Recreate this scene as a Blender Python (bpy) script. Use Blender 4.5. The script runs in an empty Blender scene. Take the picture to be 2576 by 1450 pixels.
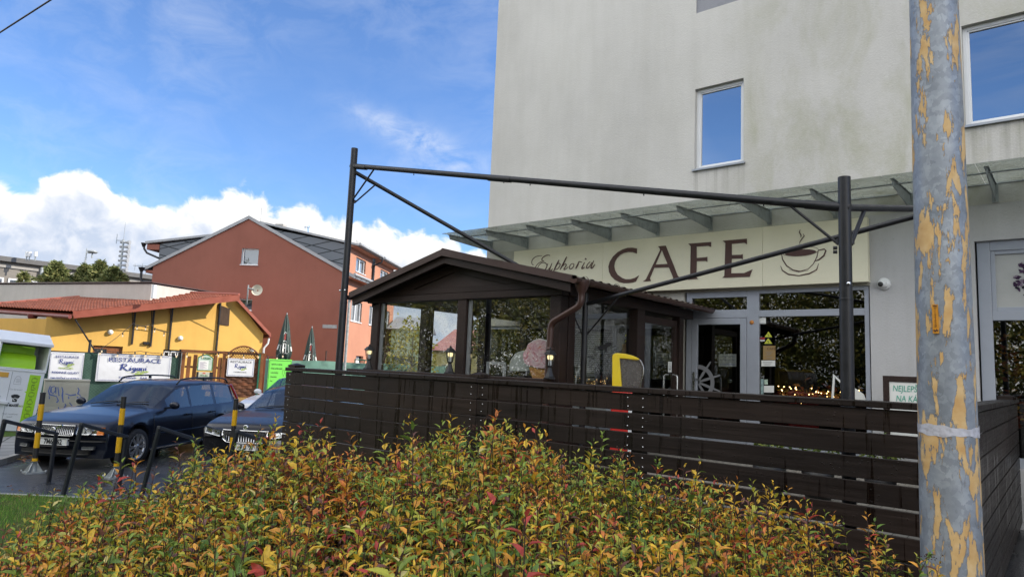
import bpy, math, random
import numpy as np
from mathutils import Vector, Matrix, noise as mnoise
R = math.radians
random.seed(7)
rng = np.random.default_rng(11)
sc = bpy.context.scene
COL = sc.collection
G = -0.35          # level of the road and the car park (the camera datum stands at z = 0)
T = 0.55           # level of the cafe terrace
# ------------------------------------------------------------------ camera model (solved from the vanishing points)
FPX, PITCH, ROLL, YAW, EYE = 1699.5, R(6.75), R(2.44), R(50.6), 1.65
def _basis():
    cp, sp, cr, sr = math.cos(PITCH), math.sin(PITCH), math.cos(ROLL), math.sin(ROLL)
    m0 = np.array([[1, 0, 0], [0, 0, -1], [0, 1, 0]], float)
    pm = np.array([[1, 0, 0], [0, cp, sp], [0, -sp, cp]])
    q = np.array([[cr, -sr, 0], [sr, cr, 0], [0, 0, 1]])
    a = math.pi - YAW
    w = np.array([[math.sin(a), -math.cos(a), 0], [math.cos(a), math.sin(a), 0], [0, 0, 1]])
    return q @ pm @ m0 @ w
BAS = _basis()
CAM = np.array([0, 0, EYE])
def ray(x, y):
    return BAS.T @ np.array([(x - 1287.5) / FPX, (y - 725) / FPX, 1.0])
def on(x, y, ax, val):
    """survey: the point of the axis plane ax = val seen at a place in the photograph"""
    d = ray(x, y); i = 'xyz'.index(ax)
    return CAM + d * ((val - CAM[i]) / d[i])
def dep(x, y, t):
    return CAM + ray(x, y) * t
def project(p):
    c = BAS @ (np.array(p, float) - CAM); return c[0] / c[2] * FPX + 1287.5, c[1] / c[2] * FPX + 725
def gz(x, y):
    """height of the ground: the car park lies lower than the cafe side"""
    s = min(1.0, max(0.0, (x + 7.5) / 6.0)); s = s * s * (3 - 2 * s)
    return G + (-G - 0.02) * s
# ------------------------------------------------------------------ mesh builder
WM = {}
class MB:
    def __init__(s): s.v = []; s.f = []; s.m = []; s.sm = []
    def add(s, vs, fs, mi=0, smooth=False):
        o = len(s.v); s.v += [tuple(map(float, p)) for p in vs]
        for f in fs: s.f.append(tuple(i + o for i in f)); s.m.append(mi); s.sm.append(smooth)
        return s
    def box(s, c, d, rz=0, mi=0, rx=0, ry=0):
        m = Matrix.Rotation(rz, 3, 'Z') @ Matrix.Rotation(ry, 3, 'Y') @ Matrix.Rotation(rx, 3, 'X')
        vs = [Vector(c) + m @ Vector((d[0] * i / 2, d[1] * j / 2, d[2] * k / 2)) for k in (-1, 1) for j in (-1, 1) for i in (-1, 1)]
        return s.add(vs, [(0, 2, 3, 1), (4, 5, 7, 6), (0, 1, 5, 4), (2, 6, 7, 3), (0, 4, 6, 2), (1, 3, 7, 5)], mi)
    def b2(s, x0, x1, y0, y1, z0, z1, mi=0):
        return s.box(((x0 + x1) / 2, (y0 + y1) / 2, (z0 + z1) / 2), (abs(x1 - x0), abs(y1 - y0), abs(z1 - z0)), 0, mi)
    def beam(s, p, q, w, h, mi=0, up=(0, 0, 1)):
        p, q = Vector(p), Vector(q); d = (q - p).normalized(); a = d.cross(Vector(up))
        if a.length < 1e-4: a = d.cross(Vector((1, 0, 0)))
        a.normalize(); b = a.cross(d)
        vs = [c + a * (i * w / 2) + b * (j * h / 2) for c in (p, q) for i, j in ((-1, -1), (1, -1), (1, 1), (-1, 1))]
        return s.add(vs, [(0, 1, 2, 3), (7, 6, 5, 4), (0, 4, 5, 1), (1, 5, 6, 2), (2, 6, 7, 3), (3, 7, 4, 0)], mi)
    def quad(s, a, b, c, d, mi=0): return s.add([a, b, c, d], [(0, 1, 2, 3)], mi)
    def prism(s, poly, vec, mi=0):
        n = len(poly); vec = Vector(vec); vs = [Vector(p) for p in poly]; vs += [p + vec for p in vs]
        fs = [tuple(range(n)), tuple(range(2 * n - 1, n - 1, -1))] + [(i, i + n, (i + 1) % n + n, (i + 1) % n) for i in range(n)]
        return s.add(vs, fs, mi)
    def tube(s, pts, r, n=10, mi=0, caps=True):
        pts = [Vector(p) for p in pts]; k = len(pts); rs = r if isinstance(r, (list, tuple)) else [r] * k
        vs = []; prev = None
        for i, p in enumerate(pts):
            d = (pts[min(i + 1, k - 1)] - pts[max(i - 1, 0)]).normalized()
            if prev is None:
                a = d.cross(Vector((0, 0, 1)))
                if a.length < 1e-3: a = d.cross(Vector((1, 0, 0)))
            else: a = prev - d * prev.dot(d)
            a.normalize(); prev = a; b = d.cross(a)
            for j in range(n):
                t = 2 * math.pi * j / n; vs.append(p + (a * math.cos(t) + b * math.sin(t)) * rs[i])
        fs = [(i * n + j, i * n + (j + 1) % n, (i + 1) * n + (j + 1) % n, (i + 1) * n + j) for i in range(k - 1) for j in range(n)]
        s.add(vs, fs, mi, True)
        if caps: s.add(vs[:n], [tuple(range(n - 1, -1, -1))], mi); s.add(vs[-n:], [tuple(range(n))], mi)
        return s
    def lathe(s, prof, c, n=20, mi=0, axis='Z', smooth=True):
        vs = []
        for r, z in prof:
            for j in range(n):
                t = 2 * math.pi * j / n; x, y = r * math.cos(t), r * math.sin(t)
                q = (x, y, z) if axis == 'Z' else ((x, z, y) if axis == 'Y' else (z, x, y))
                vs.append((c[0] + q[0], c[1] + q[1], c[2] + q[2]))
        k = len(prof)
        return s.add(vs, [(i * n + j, i * n + (j + 1) % n, (i + 1) * n + (j + 1) % n, (i + 1) * n + j) for i in range(k - 1) for j in range(n)], mi, smooth)
    def ball(s, c, r, nu=14, nv=9, sc_=(1, 1, 1), mi=0):
        vs = []; 
        for i in range(nv + 1):
            t = math.pi * i / nv
            for j in range(nu):
                p = 2 * math.pi * j / nu
                vs.append((c[0] + r * sc_[0] * math.sin(t) * math.cos(p), c[1] + r * sc_[1] * math.sin(t) * math.sin(p), c[2] + r * sc_[2] * math.cos(t)))
        return s.add(vs, [(i * nu + j, (i + 1) * nu + j, (i + 1) * nu + (j + 1) % nu, i * nu + (j + 1) % nu) for i in range(nv) for j in range(nu)], mi, True)
    def grid(s, fn, nu, nv, mi=0, smooth=False):
        vs = [fn(i / nu, j / nv) for j in range(nv + 1) for i in range(nu + 1)]
        return s.add(vs, [(j * (nu + 1) + i, j * (nu + 1) + i + 1, (j + 1) * (nu + 1) + i + 1, (j + 1) * (nu + 1) + i) for j in range(nv) for i in range(nu)], mi, smooth)
    def ribbon(s, pts, w, fr, off=0.0, mi=0):
        """a painted stroke: pts are 2-D points in the plane of the frame fr(x, y, off)"""
        k = len(pts); ws = w if isinstance(w, (list, tuple)) else [w] * k
        L = []
        for i in range(k):
            a, b = pts[max(i - 1, 0)], pts[min(i + 1, k - 1)]
            dx, dy = b[0] - a[0], b[1] - a[1]; l = math.hypot(dx, dy) or 1
            nx, ny = -dy / l * ws[i] / 2, dx / l * ws[i] / 2
            L += [fr(pts[i][0] + nx, pts[i][1] + ny, off), fr(pts[i][0] - nx, pts[i][1] - ny, off)]
        return s.add(L, [(2 * i, 2 * i + 1, 2 * i + 3, 2 * i + 2) for i in range(k - 1)], mi)
    def build(s, name, mats, parent=None, world=True, bevel=0, seg=2, auto=False):
        me = bpy.data.meshes.new(name)
        vs = s.v
        if parent is not None and world:
            iv = WM[parent.name].inverted(); vs = [tuple(iv @ Vector(p)) for p in s.v]
        me.from_pydata(vs, [], s.f)
        mats = mats if isinstance(mats, (list, tuple)) else [mats]
        for m in mats: me.materials.append(m)
        me.polygons.foreach_set('material_index', s.m)
        me.polygons.foreach_set('use_smooth', s.sm)
        me.update()
        o = bpy.data.objects.new(name, me); COL.objects.link(o)
        WM[o.name] = Matrix.Identity(4)
        if parent is not None:
            o.parent = parent; WM[o.name] = WM[parent.name].copy()
        if bevel:
            b = o.modifiers.new('bevel', 'BEVEL'); b.width = bevel; b.segments = seg; b.limit_method = 'ANGLE'; b.angle_limit = R(40)
            b.harden_normals = False
        return o
def tag(o, label=None, cat=None, group=None, kind=None):
    if label: o['label'] = label
    if cat: o['category'] = cat
    if group: o['group'] = group
    if kind: o['kind'] = kind
    return o
def thing(name, label, cat, loc=(0, 0, 0), rz=0, group=None):
    o = bpy.data.objects.new(name, None); COL.objects.link(o); o.empty_display_size = 0.1
    o.location = loc; o.rotation_euler = (0, 0, rz)
    WM[o.name] = Matrix.Translation(Vector(loc)) @ Matrix.Rotation(rz, 4, 'Z')
    return tag(o, label, cat, group)
def copy_tree(o, parent=None):
    c = o.copy(); COL.objects.link(c)
    if parent is not None: c.parent = parent
    for ch in list(o.children): copy_tree(ch, c)
    return c
_dg = None
def text(s, size, fr, parent, m, name, bold=0.0, sx=1.0, align='CENTER', ext=0.0, shear=0.0):
    """lettering as a mesh; fr is a 4x4 matrix whose x,y plane carries the text"""
    cu = bpy.data.curves.new(name, 'FONT'); cu.body = s; cu.size = size; cu.align_x = align; cu.offset = bold; cu.shear = shear
    cu.extrude = ext; cu.resolution_u = 3
    t = bpy.data.objects.new(name, cu); COL.objects.link(t)
    dg = bpy.context.evaluated_depsgraph_get(); me = bpy.data.meshes.new_from_object(t.evaluated_get(dg))
    COL.objects.unlink(t); bpy.data.objects.remove(t); bpy.data.curves.remove(cu)
    me.materials.clear(); me.materials.append(m)
    mt = fr @ Matrix.Diagonal((sx, 1, 1, 1))
    if parent is not None: mt = WM[parent.name].inverted() @ mt
    me.transform(mt)
    o = bpy.data.objects.new(name, me); COL.objects.link(o); WM[o.name] = Matrix.Identity(4)
    if parent is not None: o.parent = parent; WM[o.name] = WM[parent.name].copy()
    return o
def frame(o, xd, zd=(0, 0, 1)):
    x = Vector(xd).normalized(); y = Vector(zd).normalized(); z = x.cross(y)
    m = Matrix((x, y, z)).transposed().to_4x4(); m.translation = Vector(o); return m
# ------------------------------------------------------------------ materials
class NT:
    def __init__(s, m): s.t = m.node_tree; s.n = s.t.nodes; s.l = s.t.links; s.n.clear()
    def __call__(s, typ, **k):
        n = s.n.new('ShaderNode' + typ)
        for a, b in k.items():
            if a.startswith('_'): setattr(n, a[1:], b)
            else:
                key = int(a[1:]) if a[0] == 'i' and a[1:].isdigit() else a.replace('__', ' ')
                if isinstance(b, bpy.types.NodeSocket): s.l.new(b, n.inputs[key])
                else: n.inputs[key].default_value = b
        return n
def rgb(h):
    h = h.lstrip('#'); c = [int(h[i:i + 2], 16) / 255 for i in (0, 2, 4)]
    return tuple(x / 12.92 if x <= .04045 else ((x + .055) / 1.055) ** 2.4 for x in c) + (1,)
def c4(c): return tuple(c) + (1,) if len(c) == 3 else tuple(c)
def ramp(t, fac, stops, interp='LINEAR'):
    n = t('ValToRGB', Fac=fac); e = n.color_ramp.elements; n.color_ramp.interpolation = interp
    while len(e) < len(stops): e.new(0.5)
    for a, (p, c) in zip(e, stops): a.position = p; a.color = c4(c) if not isinstance(c, (int, float)) else (c, c, c, 1)
    return n.outputs[0]
def newmat(name):
    m = bpy.data.materials.new(name); m.use_nodes = True; return m, NT(m)
def pos(t, scale=(1, 1, 1), obj=False):
    if obj: g = t('TexCoord').outputs['Object']
    else: g = t('NewGeometry').outputs['Position']
    return t('Mapping', Vector=g, Scale=scale).outputs[0]
def pm(name, col, rough=.6, metal=0., var=.12, vs=3.0, bump=0.0, bs=60.0, coat=0.0, spec=.5, st=(1, 1, 1), rv=.1, obj=False, col2=None, dirt=0.0, sub=0.0):
    """painted or natural surface: a base colour with broken tone, uneven gloss and fine relief"""
    m, t = newmat(name); p = pos(t, st, obj)
    n1 = t('TexNoise', Vector=p, Scale=vs, Detail=6.0, Roughness=.62).outputs[0]
    col = c4(col); c2 = c4(col2) if col2 else tuple(x * (1 - var * 1.6) for x in col[:3]) + (1,)
    hi = tuple(min(1, x * (1 + var)) for x in col[:3]) + (1,)
    base = ramp(t, n1, [(.3, c2), (.5, col), (.72, hi)])
    if dirt:
        n2 = t('TexNoise', Vector=p, Scale=vs * 4.3, Detail=8.0, Roughness=.7).outputs[0]
        k = ramp(t, n2, [(.55, 0.0), (.75, 1.0)])
        base = t('MixRGB', Fac=t('Math', _operation='MULTIPLY', i0=k, i1=dirt).outputs[0], Color1=base, Color2=(.06, .055, .045, 1)).outputs[0]
    b = t('BsdfPrincipled', Base__Color=base, Metallic=metal)
    r = t('MapRange', Value=n1, i1=.3, i2=.7, i3=max(.02, rough - rv), i4=min(1, rough + rv)).outputs[0]
    t.l.new(r, b.inputs['Roughness']); b.inputs['Specular IOR Level'].default_value = spec
    b.inputs['Coat Weight'].default_value = coat; b.inputs['Coat Roughness'].default_value = .04
    if bump:
        n3 = t('TexNoise', Vector=p, Scale=bs, Detail=5.0, Roughness=.65).outputs[0]
        bp = t('Bump', Strength=min(1, bump), Distance=.02, Height=n3); t.l.new(bp.outputs[0], b.inputs['Normal'])
    o = t('OutputMaterial', Surface=b.outputs[0]); return m
def emit(name, col, s):
    m, t = newmat(name); t('OutputMaterial', Surface=t('Emission', Color=c4(col), Strength=s).outputs[0]); return m
def schlick(t, f0=.04):
    """mirror share of a thin pane, the same from either side"""
    g = t('NewGeometry'); c = t('Math', _operation='ABSOLUTE', i0=t('VectorMath', _operation='DOT_PRODUCT', i0=g.outputs['Incoming'], i1=g.outputs['Normal']).outputs['Value']).outputs[0]
    p = t('Math', _operation='POWER', i0=t('Math', _operation='SUBTRACT', _use_clamp=True, i0=1.0, i1=c).outputs[0], i1=5.0).outputs[0]
    return t('Math', _operation='MULTIPLY_ADD', i0=p, i1=1 - f0, i2=f0).outputs[0]
def glassm(name, tint=(.75, .8, .8), refl=.12, rough=.0, k=1.0, wav=0.0, dirt=0.0):
    """window glass: clear towards the inside, mirroring more the flatter one looks"""
    m, t = newmat(name)
    fr = schlick(t)
    f = t('Math', _operation='MULTIPLY_ADD', _use_clamp=True, i0=fr, i1=k, i2=refl).outputs[0]
    gl = t('BsdfGlossy', Color=(.92, .95, .97, 1), Roughness=rough)
    if wav:
        nz = t('TexNoise', Vector=pos(t), Scale=1.3, Detail=1.0).outputs[0]
        t.l.new(t('Bump', Strength=wav, Distance=.02, Height=nz).outputs[0], gl.inputs['Normal'])
    tr = t('BsdfTransparent', Color=c4(tint))
    mx = t('MixShader', Fac=f, i1=tr.outputs[0], i2=gl.outputs[0]).outputs[0]
    if dirt:
        sp = t('TexNoise', Vector=pos(t), Scale=70.0, Detail=2.0).outputs[0]; lg = t('TexNoise', Vector=pos(t), Scale=1.6, Detail=2.0).outputs[0]
        q = t('Math', _operation='MULTIPLY', i0=ramp(t, sp, [(.63, 0.0), (.66, 1.0)]), i1=ramp(t, lg, [(.5, 0.0), (.62, dirt)])).outputs[0]
        mx = t('MixShader', Fac=q, i1=mx, i2=t('BsdfDiffuse', Color=(.6, .62, .64, 1)).outputs[0]).outputs[0]
    t('OutputMaterial', Surface=mx); return m
M = {}
def plaster(name, c, algae=.0, streak=.5):
    m, t = newmat(name); p = pos(t)
    big = t('TexNoise', Vector=p, Scale=.55, Detail=5.0, Roughness=.6).outputs[0]
    stv = t('TexNoise', Vector=pos(t, (3.2, 3.2, .35)), Scale=1.3, Detail=7.0, Roughness=.68).outputs[0]
    fine = t('TexNoise', Vector=p, Scale=26.0, Detail=7.0, Roughness=.75).outputs[0]
    base = ramp(t, big, [(.32, [x * .9 for x in c]), (.55, c), (.75, [min(1, x * 1.06) for x in c])])
    d = ramp(t, stv, [(.42, 0.0), (.72, 1.0)])
    base = t('MixRGB', _blend_type='MULTIPLY', Fac=t('Math', _operation='MULTIPLY', i0=d, i1=streak).outputs[0], Color1=base, Color2=(.74, .74, .7, 1)).outputs[0]
    speck = ramp(t, fine, [(.30, 1.0), (.42, 0.0)])
    base = t('MixRGB', _blend_type='MULTIPLY', Fac=t('Math', _operation='MULTIPLY', i0=speck, i1=.55).outputs[0], Color1=base, Color2=(.62, .62, .58, 1)).outputs[0]
    if algae:
        x = t('SeparateXYZ', Vector=t('NewGeometry').outputs['Position'])
        # rain-washed algae beside the window and towards the right-hand end of the wall
        reg = t('Math', _operation='MULTIPLY', i0=t('MapRange', Value=x.outputs[0], i1=-4.3, i2=-3.4, i3=.12, i4=1.0).outputs[0], i1=t('MapRange', Value=x.outputs[2], i1=9.5, i2=4.2, i3=.35, i4=1.0).outputs[0]).outputs[0]
        an = t('TexNoise', Vector=pos(t, (1.6, 1.6, .8)), Scale=.9, Detail=8.0, Roughness=.72, Distortion=.4).outputs[0]
        k = t('Math', _operation='MULTIPLY', i0=ramp(t, an, [(.44, 0.0), (.66, 1.0)]), i1=reg).outputs[0]
        # a tongue of moss by the window's right edge
        dx = t('MapRange', Value=t('Math', _operation='ABSOLUTE', i0=t('Math', _operation='ADD', i0=x.outputs[0], i1=3.72).outputs[0]).outputs[0], i1=0.0, i2=.34, i3=1.0, i4=0.0).outputs[0]
        dz = t('MapRange', Value=t('Math', _operation='ABSOLUTE', i0=t('Math', _operation='ADD', i0=x.outputs[2], i1=-5.9).outputs[0]).outputs[0], i1=.3, i2=1.3, i3=1.0, i4=0.0).outputs[0]
        kk = t('Math', _operation='MULTIPLY', i0=t('Math', _operation='MULTIPLY', i0=dx, i1=dz).outputs[0], i1=ramp(t, an, [(.34, 0.0), (.6, 1.0)])).outputs[0]
        k = t('Math', _operation='MAXIMUM', i0=k, i1=kk).outputs[0]
        # rain runs below the two window sills
        for xa, xb, zs in ((-4.76, -3.88, 5.09), (-.93, .77, 5.09)):
            ins = t('Math', _operation='MULTIPLY', i0=t('Math', _operation='GREATER_THAN', i0=x.outputs[0], i1=xa).outputs[0], i1=t('Math', _operation='LESS_THAN', i0=x.outputs[0], i1=xb).outputs[0]).outputs[0]
            fall = t('Math', _operation='MULTIPLY', i0=t('MapRange', Value=x.outputs[2], i1=zs - .95, i2=zs, i3=0.0, i4=1.0).outputs[0], i1=t('Math', _operation='LESS_THAN', i0=x.outputs[2], i1=zs).outputs[0]).outputs[0]
            rn = t('TexNoise', Vector=pos(t, (14, 14, .5)), Scale=1.0, Detail=3.0).outputs[0]
            q = t('Math', _operation='MULTIPLY', i0=t('Math', _operation='MULTIPLY', i0=ins, i1=fall).outputs[0], i1=ramp(t, rn, [(.46, 0.0), (.66, .55)])).outputs[0]
            base = t('MixRGB', Fac=q, Color1=base, Color2=(.26, .255, .23, 1)).outputs[0]
        base = t('MixRGB', Fac=t('Math', _operation='MULTIPLY', i0=k, i1=algae).outputs[0], Color1=base, Color2=(.27, .28, .13, 1)).outputs[0]
    b = t('BsdfPrincipled', Base__Color=base, Roughness=.92)
    b.inputs['Specular IOR Level'].default_value = .2
    n3 = t('TexNoise', Vector=p, Scale=45.0, Detail=4.0, Roughness=.7).outputs[0]
    t.l.new(t('Bump', Strength=.55, Distance=.012, Height=n3).outputs[0], b.inputs['Normal'])
    t('OutputMaterial', Surface=b.outputs[0]); return m
def woodm(name, c, rough=.45, ax=(.35, 9, 9), spec=.5, drip=0.0):
    m, t = newmat(name)
    g = t('TexNoise', Vector=pos(t, ax), Scale=4.0, Detail=7.0, Roughness=.7, Distortion=.3).outputs[0]
    big = t('TexNoise', Vector=pos(t), Scale=1.4, Detail=4.0).outputs[0]
    base = ramp(t, g, [(.3, [x * .55 for x in c]), (.55, c), (.75, [min(1, x * 1.5) for x in c])])
    base = t('MixRGB', _blend_type='MULTIPLY', Fac=.6, Color1=base, Color2=ramp(t, big, [(.35, (.62, .6, .6)), (.65, (1.25, 1.15, 1.05))])).outputs[0]
    isl = t('NewGeometry').outputs['Random Per Island']
    base = t('MixRGB', _blend_type='MULTIPLY', Fac=1.0, Color1=base, Color2=ramp(t, isl, [(0, (.74, .74, .76)), (.5, (1.0, .98, .96)), (1, (1.32, 1.22, 1.14))])).outputs[0]
    rg = t('MapRange', Value=g, i1=.3, i2=.7, i3=rough - .12, i4=rough + .15).outputs[0]
    if drip:
        # rain: darker soaked runs and small standing drops
        dn = t('TexNoise', Vector=pos(t, (22, 22, .8)), Scale=1.0, Detail=4.0, Roughness=.6).outputs[0]; dk = ramp(t, dn, [(.56, 0.0), (.62, 1.0)])
        base = t('MixRGB', _blend_type='MULTIPLY', Fac=t('Math', _operation='MULTIPLY', i0=dk, i1=drip).outputs[0], Color1=base, Color2=(.42, .4, .4, 1)).outputs[0]
        rg = t('MixRGB', Fac=dk, Color1=rg, Color2=(.16, .16, .16, 1)).outputs[0]
    b = t('BsdfPrincipled', Base__Color=base); t.l.new(rg, b.inputs['Roughness'])
    b.inputs['Specular IOR Level'].default_value = spec
    h = g
    if drip:
        v = t('TexVoronoi', Vector=pos(t), Scale=38.0, Randomness=1.0); dd = ramp(t, v.outputs['Distance'], [(.10, 1.0), (.22, 0.0)])
        vm = t('TexNoise', Vector=pos(t), Scale=9.0).outputs[0]
        dd = t('Math', _operation='MULTIPLY', i0=dd, i1=ramp(t, vm, [(.52, 0.0), (.6, 1.0)])).outputs[0]
        h = t('Math', _operation='MULTIPLY_ADD', i0=dd, i1=.9, i2=t('Math', _operation='MULTIPLY', i0=g, i1=.45).outputs[0]).outputs[0]
        t.l.new(t('MixRGB', Fac=dd, Color1=rg, Color2=(.05, .05, .05, 1)).outputs[0], b.inputs['Roughness'])
    t.l.new(t('Bump', Strength=.35, Distance=.008, Height=h).outputs[0], b.inputs['Normal'])
    t('OutputMaterial', Surface=b.outputs[0]); return m
def carpaint(name, c, drops=0.0):
    m, t = newmat(name)
    b = t('BsdfPrincipled', Base__Color=c4(c), Metallic=.35, Roughness=.32); b.inputs['Coat Weight'].default_value = .45; b.inputs['Coat Roughness'].default_value = .03; b.inputs['Specular IOR Level'].default_value = .3
    fl = t('TexNoise', Vector=pos(t), Scale=900.0).outputs[0]
    du = t('TexNoise', Vector=pos(t), Scale=7.0, Detail=6.0).outputs[0]
    t.l.new(ramp(t, fl, [(.35, [x * .7 for x in c]), (.7, [x * 1.5 for x in c])]), b.inputs['Base Color'])
    t.l.new(t('MapRange', Value=du, i1=.3, i2=.75, i3=.02, i4=.1).outputs[0], b.inputs['Coat Roughness'])
    if drops:
        v = t('TexVoronoi', Vector=pos(t), Scale=34.0); dd = ramp(t, v.outputs['Distance'], [(.16, 1.0), (.34, 0.0)])
        msk = t('MapRange', Value=t('TexNoise', Vector=pos(t), Scale=3.0, Detail=3.0).outputs[0], i1=.4, i2=.6).outputs[0]
        h = t('Math', _operation='MULTIPLY', i0=dd, i1=msk).outputs[0]
        bp = t('Bump', Strength=drops, Distance=.01, Height=h); t.l.new(bp.outputs[0], b.inputs['Normal']); t.l.new(bp.outputs[0], b.inputs['Coat Normal'])
    t('OutputMaterial', Surface=b.outputs[0]); return m
M['facade'] = plaster('facade_plaster', (.572, .568, .545), .45, .24)
M['facade_low'] = plaster('base_plaster', (.515, .52, .535), 0, .35)
M['facade_beige'] = plaster('beige_plaster', (.50, .49, .45), .35, .4)
M['graypanel'] = pm('grey_render', (.26, .27, .30), .85, bump=.3, bs=40)
M['alu'] = pm('grey_aluminium', (.33, .36, .42), .42, .0, var=.05, rv=.06)
M['white_pvc'] = pm('white_window_frame', (.72, .74, .76), .35, var=.03, rv=.05)
M['sill'] = pm('sill_sheet', (.36, .38, .40), .4, .6, var=.06)
M['zinc'] = pm('galvanised_plate', (.33, .36, .37), .5, .35, var=.2, vs=9, bump=.1, bs=120, dirt=.35)
def dirtyglass():
    m, t = newmat('dirty_canopy_glass'); n = t('TexNoise', Vector=pos(t, (1.5, 1.0, 1.0)), Scale=2.2, Detail=8.0, Roughness=.7).outputs[0]
    k = ramp(t, n, [(.32, .22), (.68, .72)]); c = ramp(t, n, [(.3, (.56, .57, .54)), (.6, (.46, .47, .41)), (.75, (.30, .31, .22))])
    dif = t('MixShader', Fac=.75, i1=t('BsdfDiffuse', Color=c).outputs[0], i2=t('BsdfTranslucent', Color=c).outputs[0]).outputs[0]
    a = t('MixShader', Fac=k, i1=t('BsdfTransparent', Color=(.82, .86, .82, 1)).outputs[0], i2=dif).outputs[0]
    f = t('Math', _operation='MULTIPLY', i0=schlick(t), i1=.7).outputs[0]
    t('OutputMaterial', Surface=t('MixShader', Fac=f, i1=a, i2=t('BsdfGlossy', Roughness=.12).outputs[0]).outputs[0]); return m
M['canopy_glass'] = dirtyglass()
M['signboard'] = pm('cream_signboard', (.80, .77, .60), .5, var=.03, vs=1.2, dirt=.04)
M['brown_letter'] = pm('brown_lettering', (.085, .038, .028), .4, var=.08)
M['dark_wood'] = woodm('dark_stained_wood', (.034, .022, .0195), .5, (9, .5, 9), .3)
M['fence_wood'] = woodm('wet_fence_wood', (.0215, .0150, .0130), .50, (.35, 9, 9), .30, .8)
M['fence_wood_y'] = woodm('wet_fence_wood_side', (.020, .017, .016), .5, (9, .35, 9), .25, .25)
M['brown_roof'] = pm('brown_sheet_roof', (.062, .038, .034), .42, .2, var=.12)
M['brown_pipe'] = pm('brown_gutter', (.060, .029, .023), .38, .1, var=.1, coat=.15)
M['gable_board'] = pm('brown_gable_board', (.040, .025, .021), .6, var=.14, bump=.15, bs=30)
M['pav_glass'] = glassm('pavilion_glass', (.93, .95, .94), .135, .0, 1.1, .05, .5)
M['shop_glass'] = glassm('shop_glass', (.50, .52, .52), .085, .0, 1.1, .04)
M['upper_glass'] = glassm('upper_window_glass', (.10, .11, .14), .44, .0, .8, .03)
M['steel_black'] = pm('black_painted_steel', (.016, .017, .021), .42, .1, var=.3, vs=8, bump=.12, bs=90, dirt=.1)
M['rack_steel'] = pm('anthracite_steel', (.028, .032, .040), .42, .25, var=.15)
M['asphalt'] = None
M['paver'] = None
M['black'] = pm('black_plastic', (.012, .012, .013), .45, var=.1)
M['rubber'] = pm('tyre_rubber', (.014, .014, .015), .75, var=.15, bump=.1, bs=90)
M['chrome'] = pm('chrome', (.72, .73, .75), .12, 1.0, var=.04, rv=.05)
M['rim'] = pm('silver_rim', (.52, .53, .55), .3, .8, var=.06)
M['white_paint'] = pm('white_painted_sheet', (.70, .72, .74), .4, var=.04, dirt=.05)
M['lime'] = pm('lime_green_sheet', (.33, .62, .02), .4, var=.05)
M['lamp_on'] = emit('lamp_glow', (1, .80, .42), .95)
M['fairy'] = emit('fairy_bulb', (1, .62, .22), 9.0)
M['bulb'] = emit('string_bulb', (1, .80, .55), .55)
M['stainless'] = pm('brushed_stainless', (.60, .61, .62), .25, 1.0, var=.06)
M['paper'] = pm('paper', (.72, .74, .72), .7, var=.03)
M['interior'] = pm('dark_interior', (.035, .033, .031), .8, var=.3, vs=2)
M['interior_mid'] = pm('interior_wall', (.10, .095, .088), .8, var=.25, vs=2)
M['ink_blue'] = pm('blue_print', (.035, .055, .22), .5, var=.05)
M['ink_dark'] = pm('black_print', (.02, .022, .025), .5, var=.05)
M['ink_grey'] = pm('grey_print', (.22, .23, .25), .5, var=.05)
M['banner'] = pm('white_banner', (.66, .68, .72), .5, var=.05, vs=3, bump=.25, bs=5)
M['leaf_green'] = pm('olive_print', (.34, .45, .12), .5, var=.1)
M['orange_wood'] = woodm('orange_stained_wood', (.19, .075, .026), .55, (9, 9, .5), .4)
M['brown_plank'] = woodm('brown_plank', (.115, .045, .02), .55, (.5, .5, 12), .4)
M['yellow_wall'] = plaster('yellow_plaster', (.66, .405, .11), 0, .2)
M['red_wall'] = plaster('brick_red_plaster', (.285, .115, .085), 0, .16)
M['salmon'] = plaster('salmon_plaster', (.47, .228, .15), 0, .12)
M['grey_sheet'] = pm('grey_sheet_metal', (.34, .355, .37), .6, .0, var=.1)
M['gable_glass'] = glassm('gable_window_glass', (.22, .28, .36), .16, .0, .6, .03)
M['red_sheet'] = pm('red_sheet_metal', (.30, .085, .055), .5, .1, var=.08)
M['red_gutter'] = pm('red_gutter', (.16, .035, .028), .4, .1, var=.1)
M['black_pipe'] = pm('black_downpipe', (.015, .016, .019), .35, .2, var=.1)
M['win_glass'] = glassm('house_window_glass', (.62, .64, .66), .16, .0, .9, .05)
M['reveal'] = pm('white_reveal', (.66, .66, .64), .8, var=.05)
M['curtain'] = pm('curtain', (.62, .62, .60), .9, var=.15)
M['green_net'] = None
M['concrete'] = pm('concrete', (.33, .32, .30), .85, var=.15, bump=.3, bs=60, dirt=.2)
M['bark'] = pm('bark', (.075, .055, .04), .9, var=.3, vs=6, bump=.6, bs=25)
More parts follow.
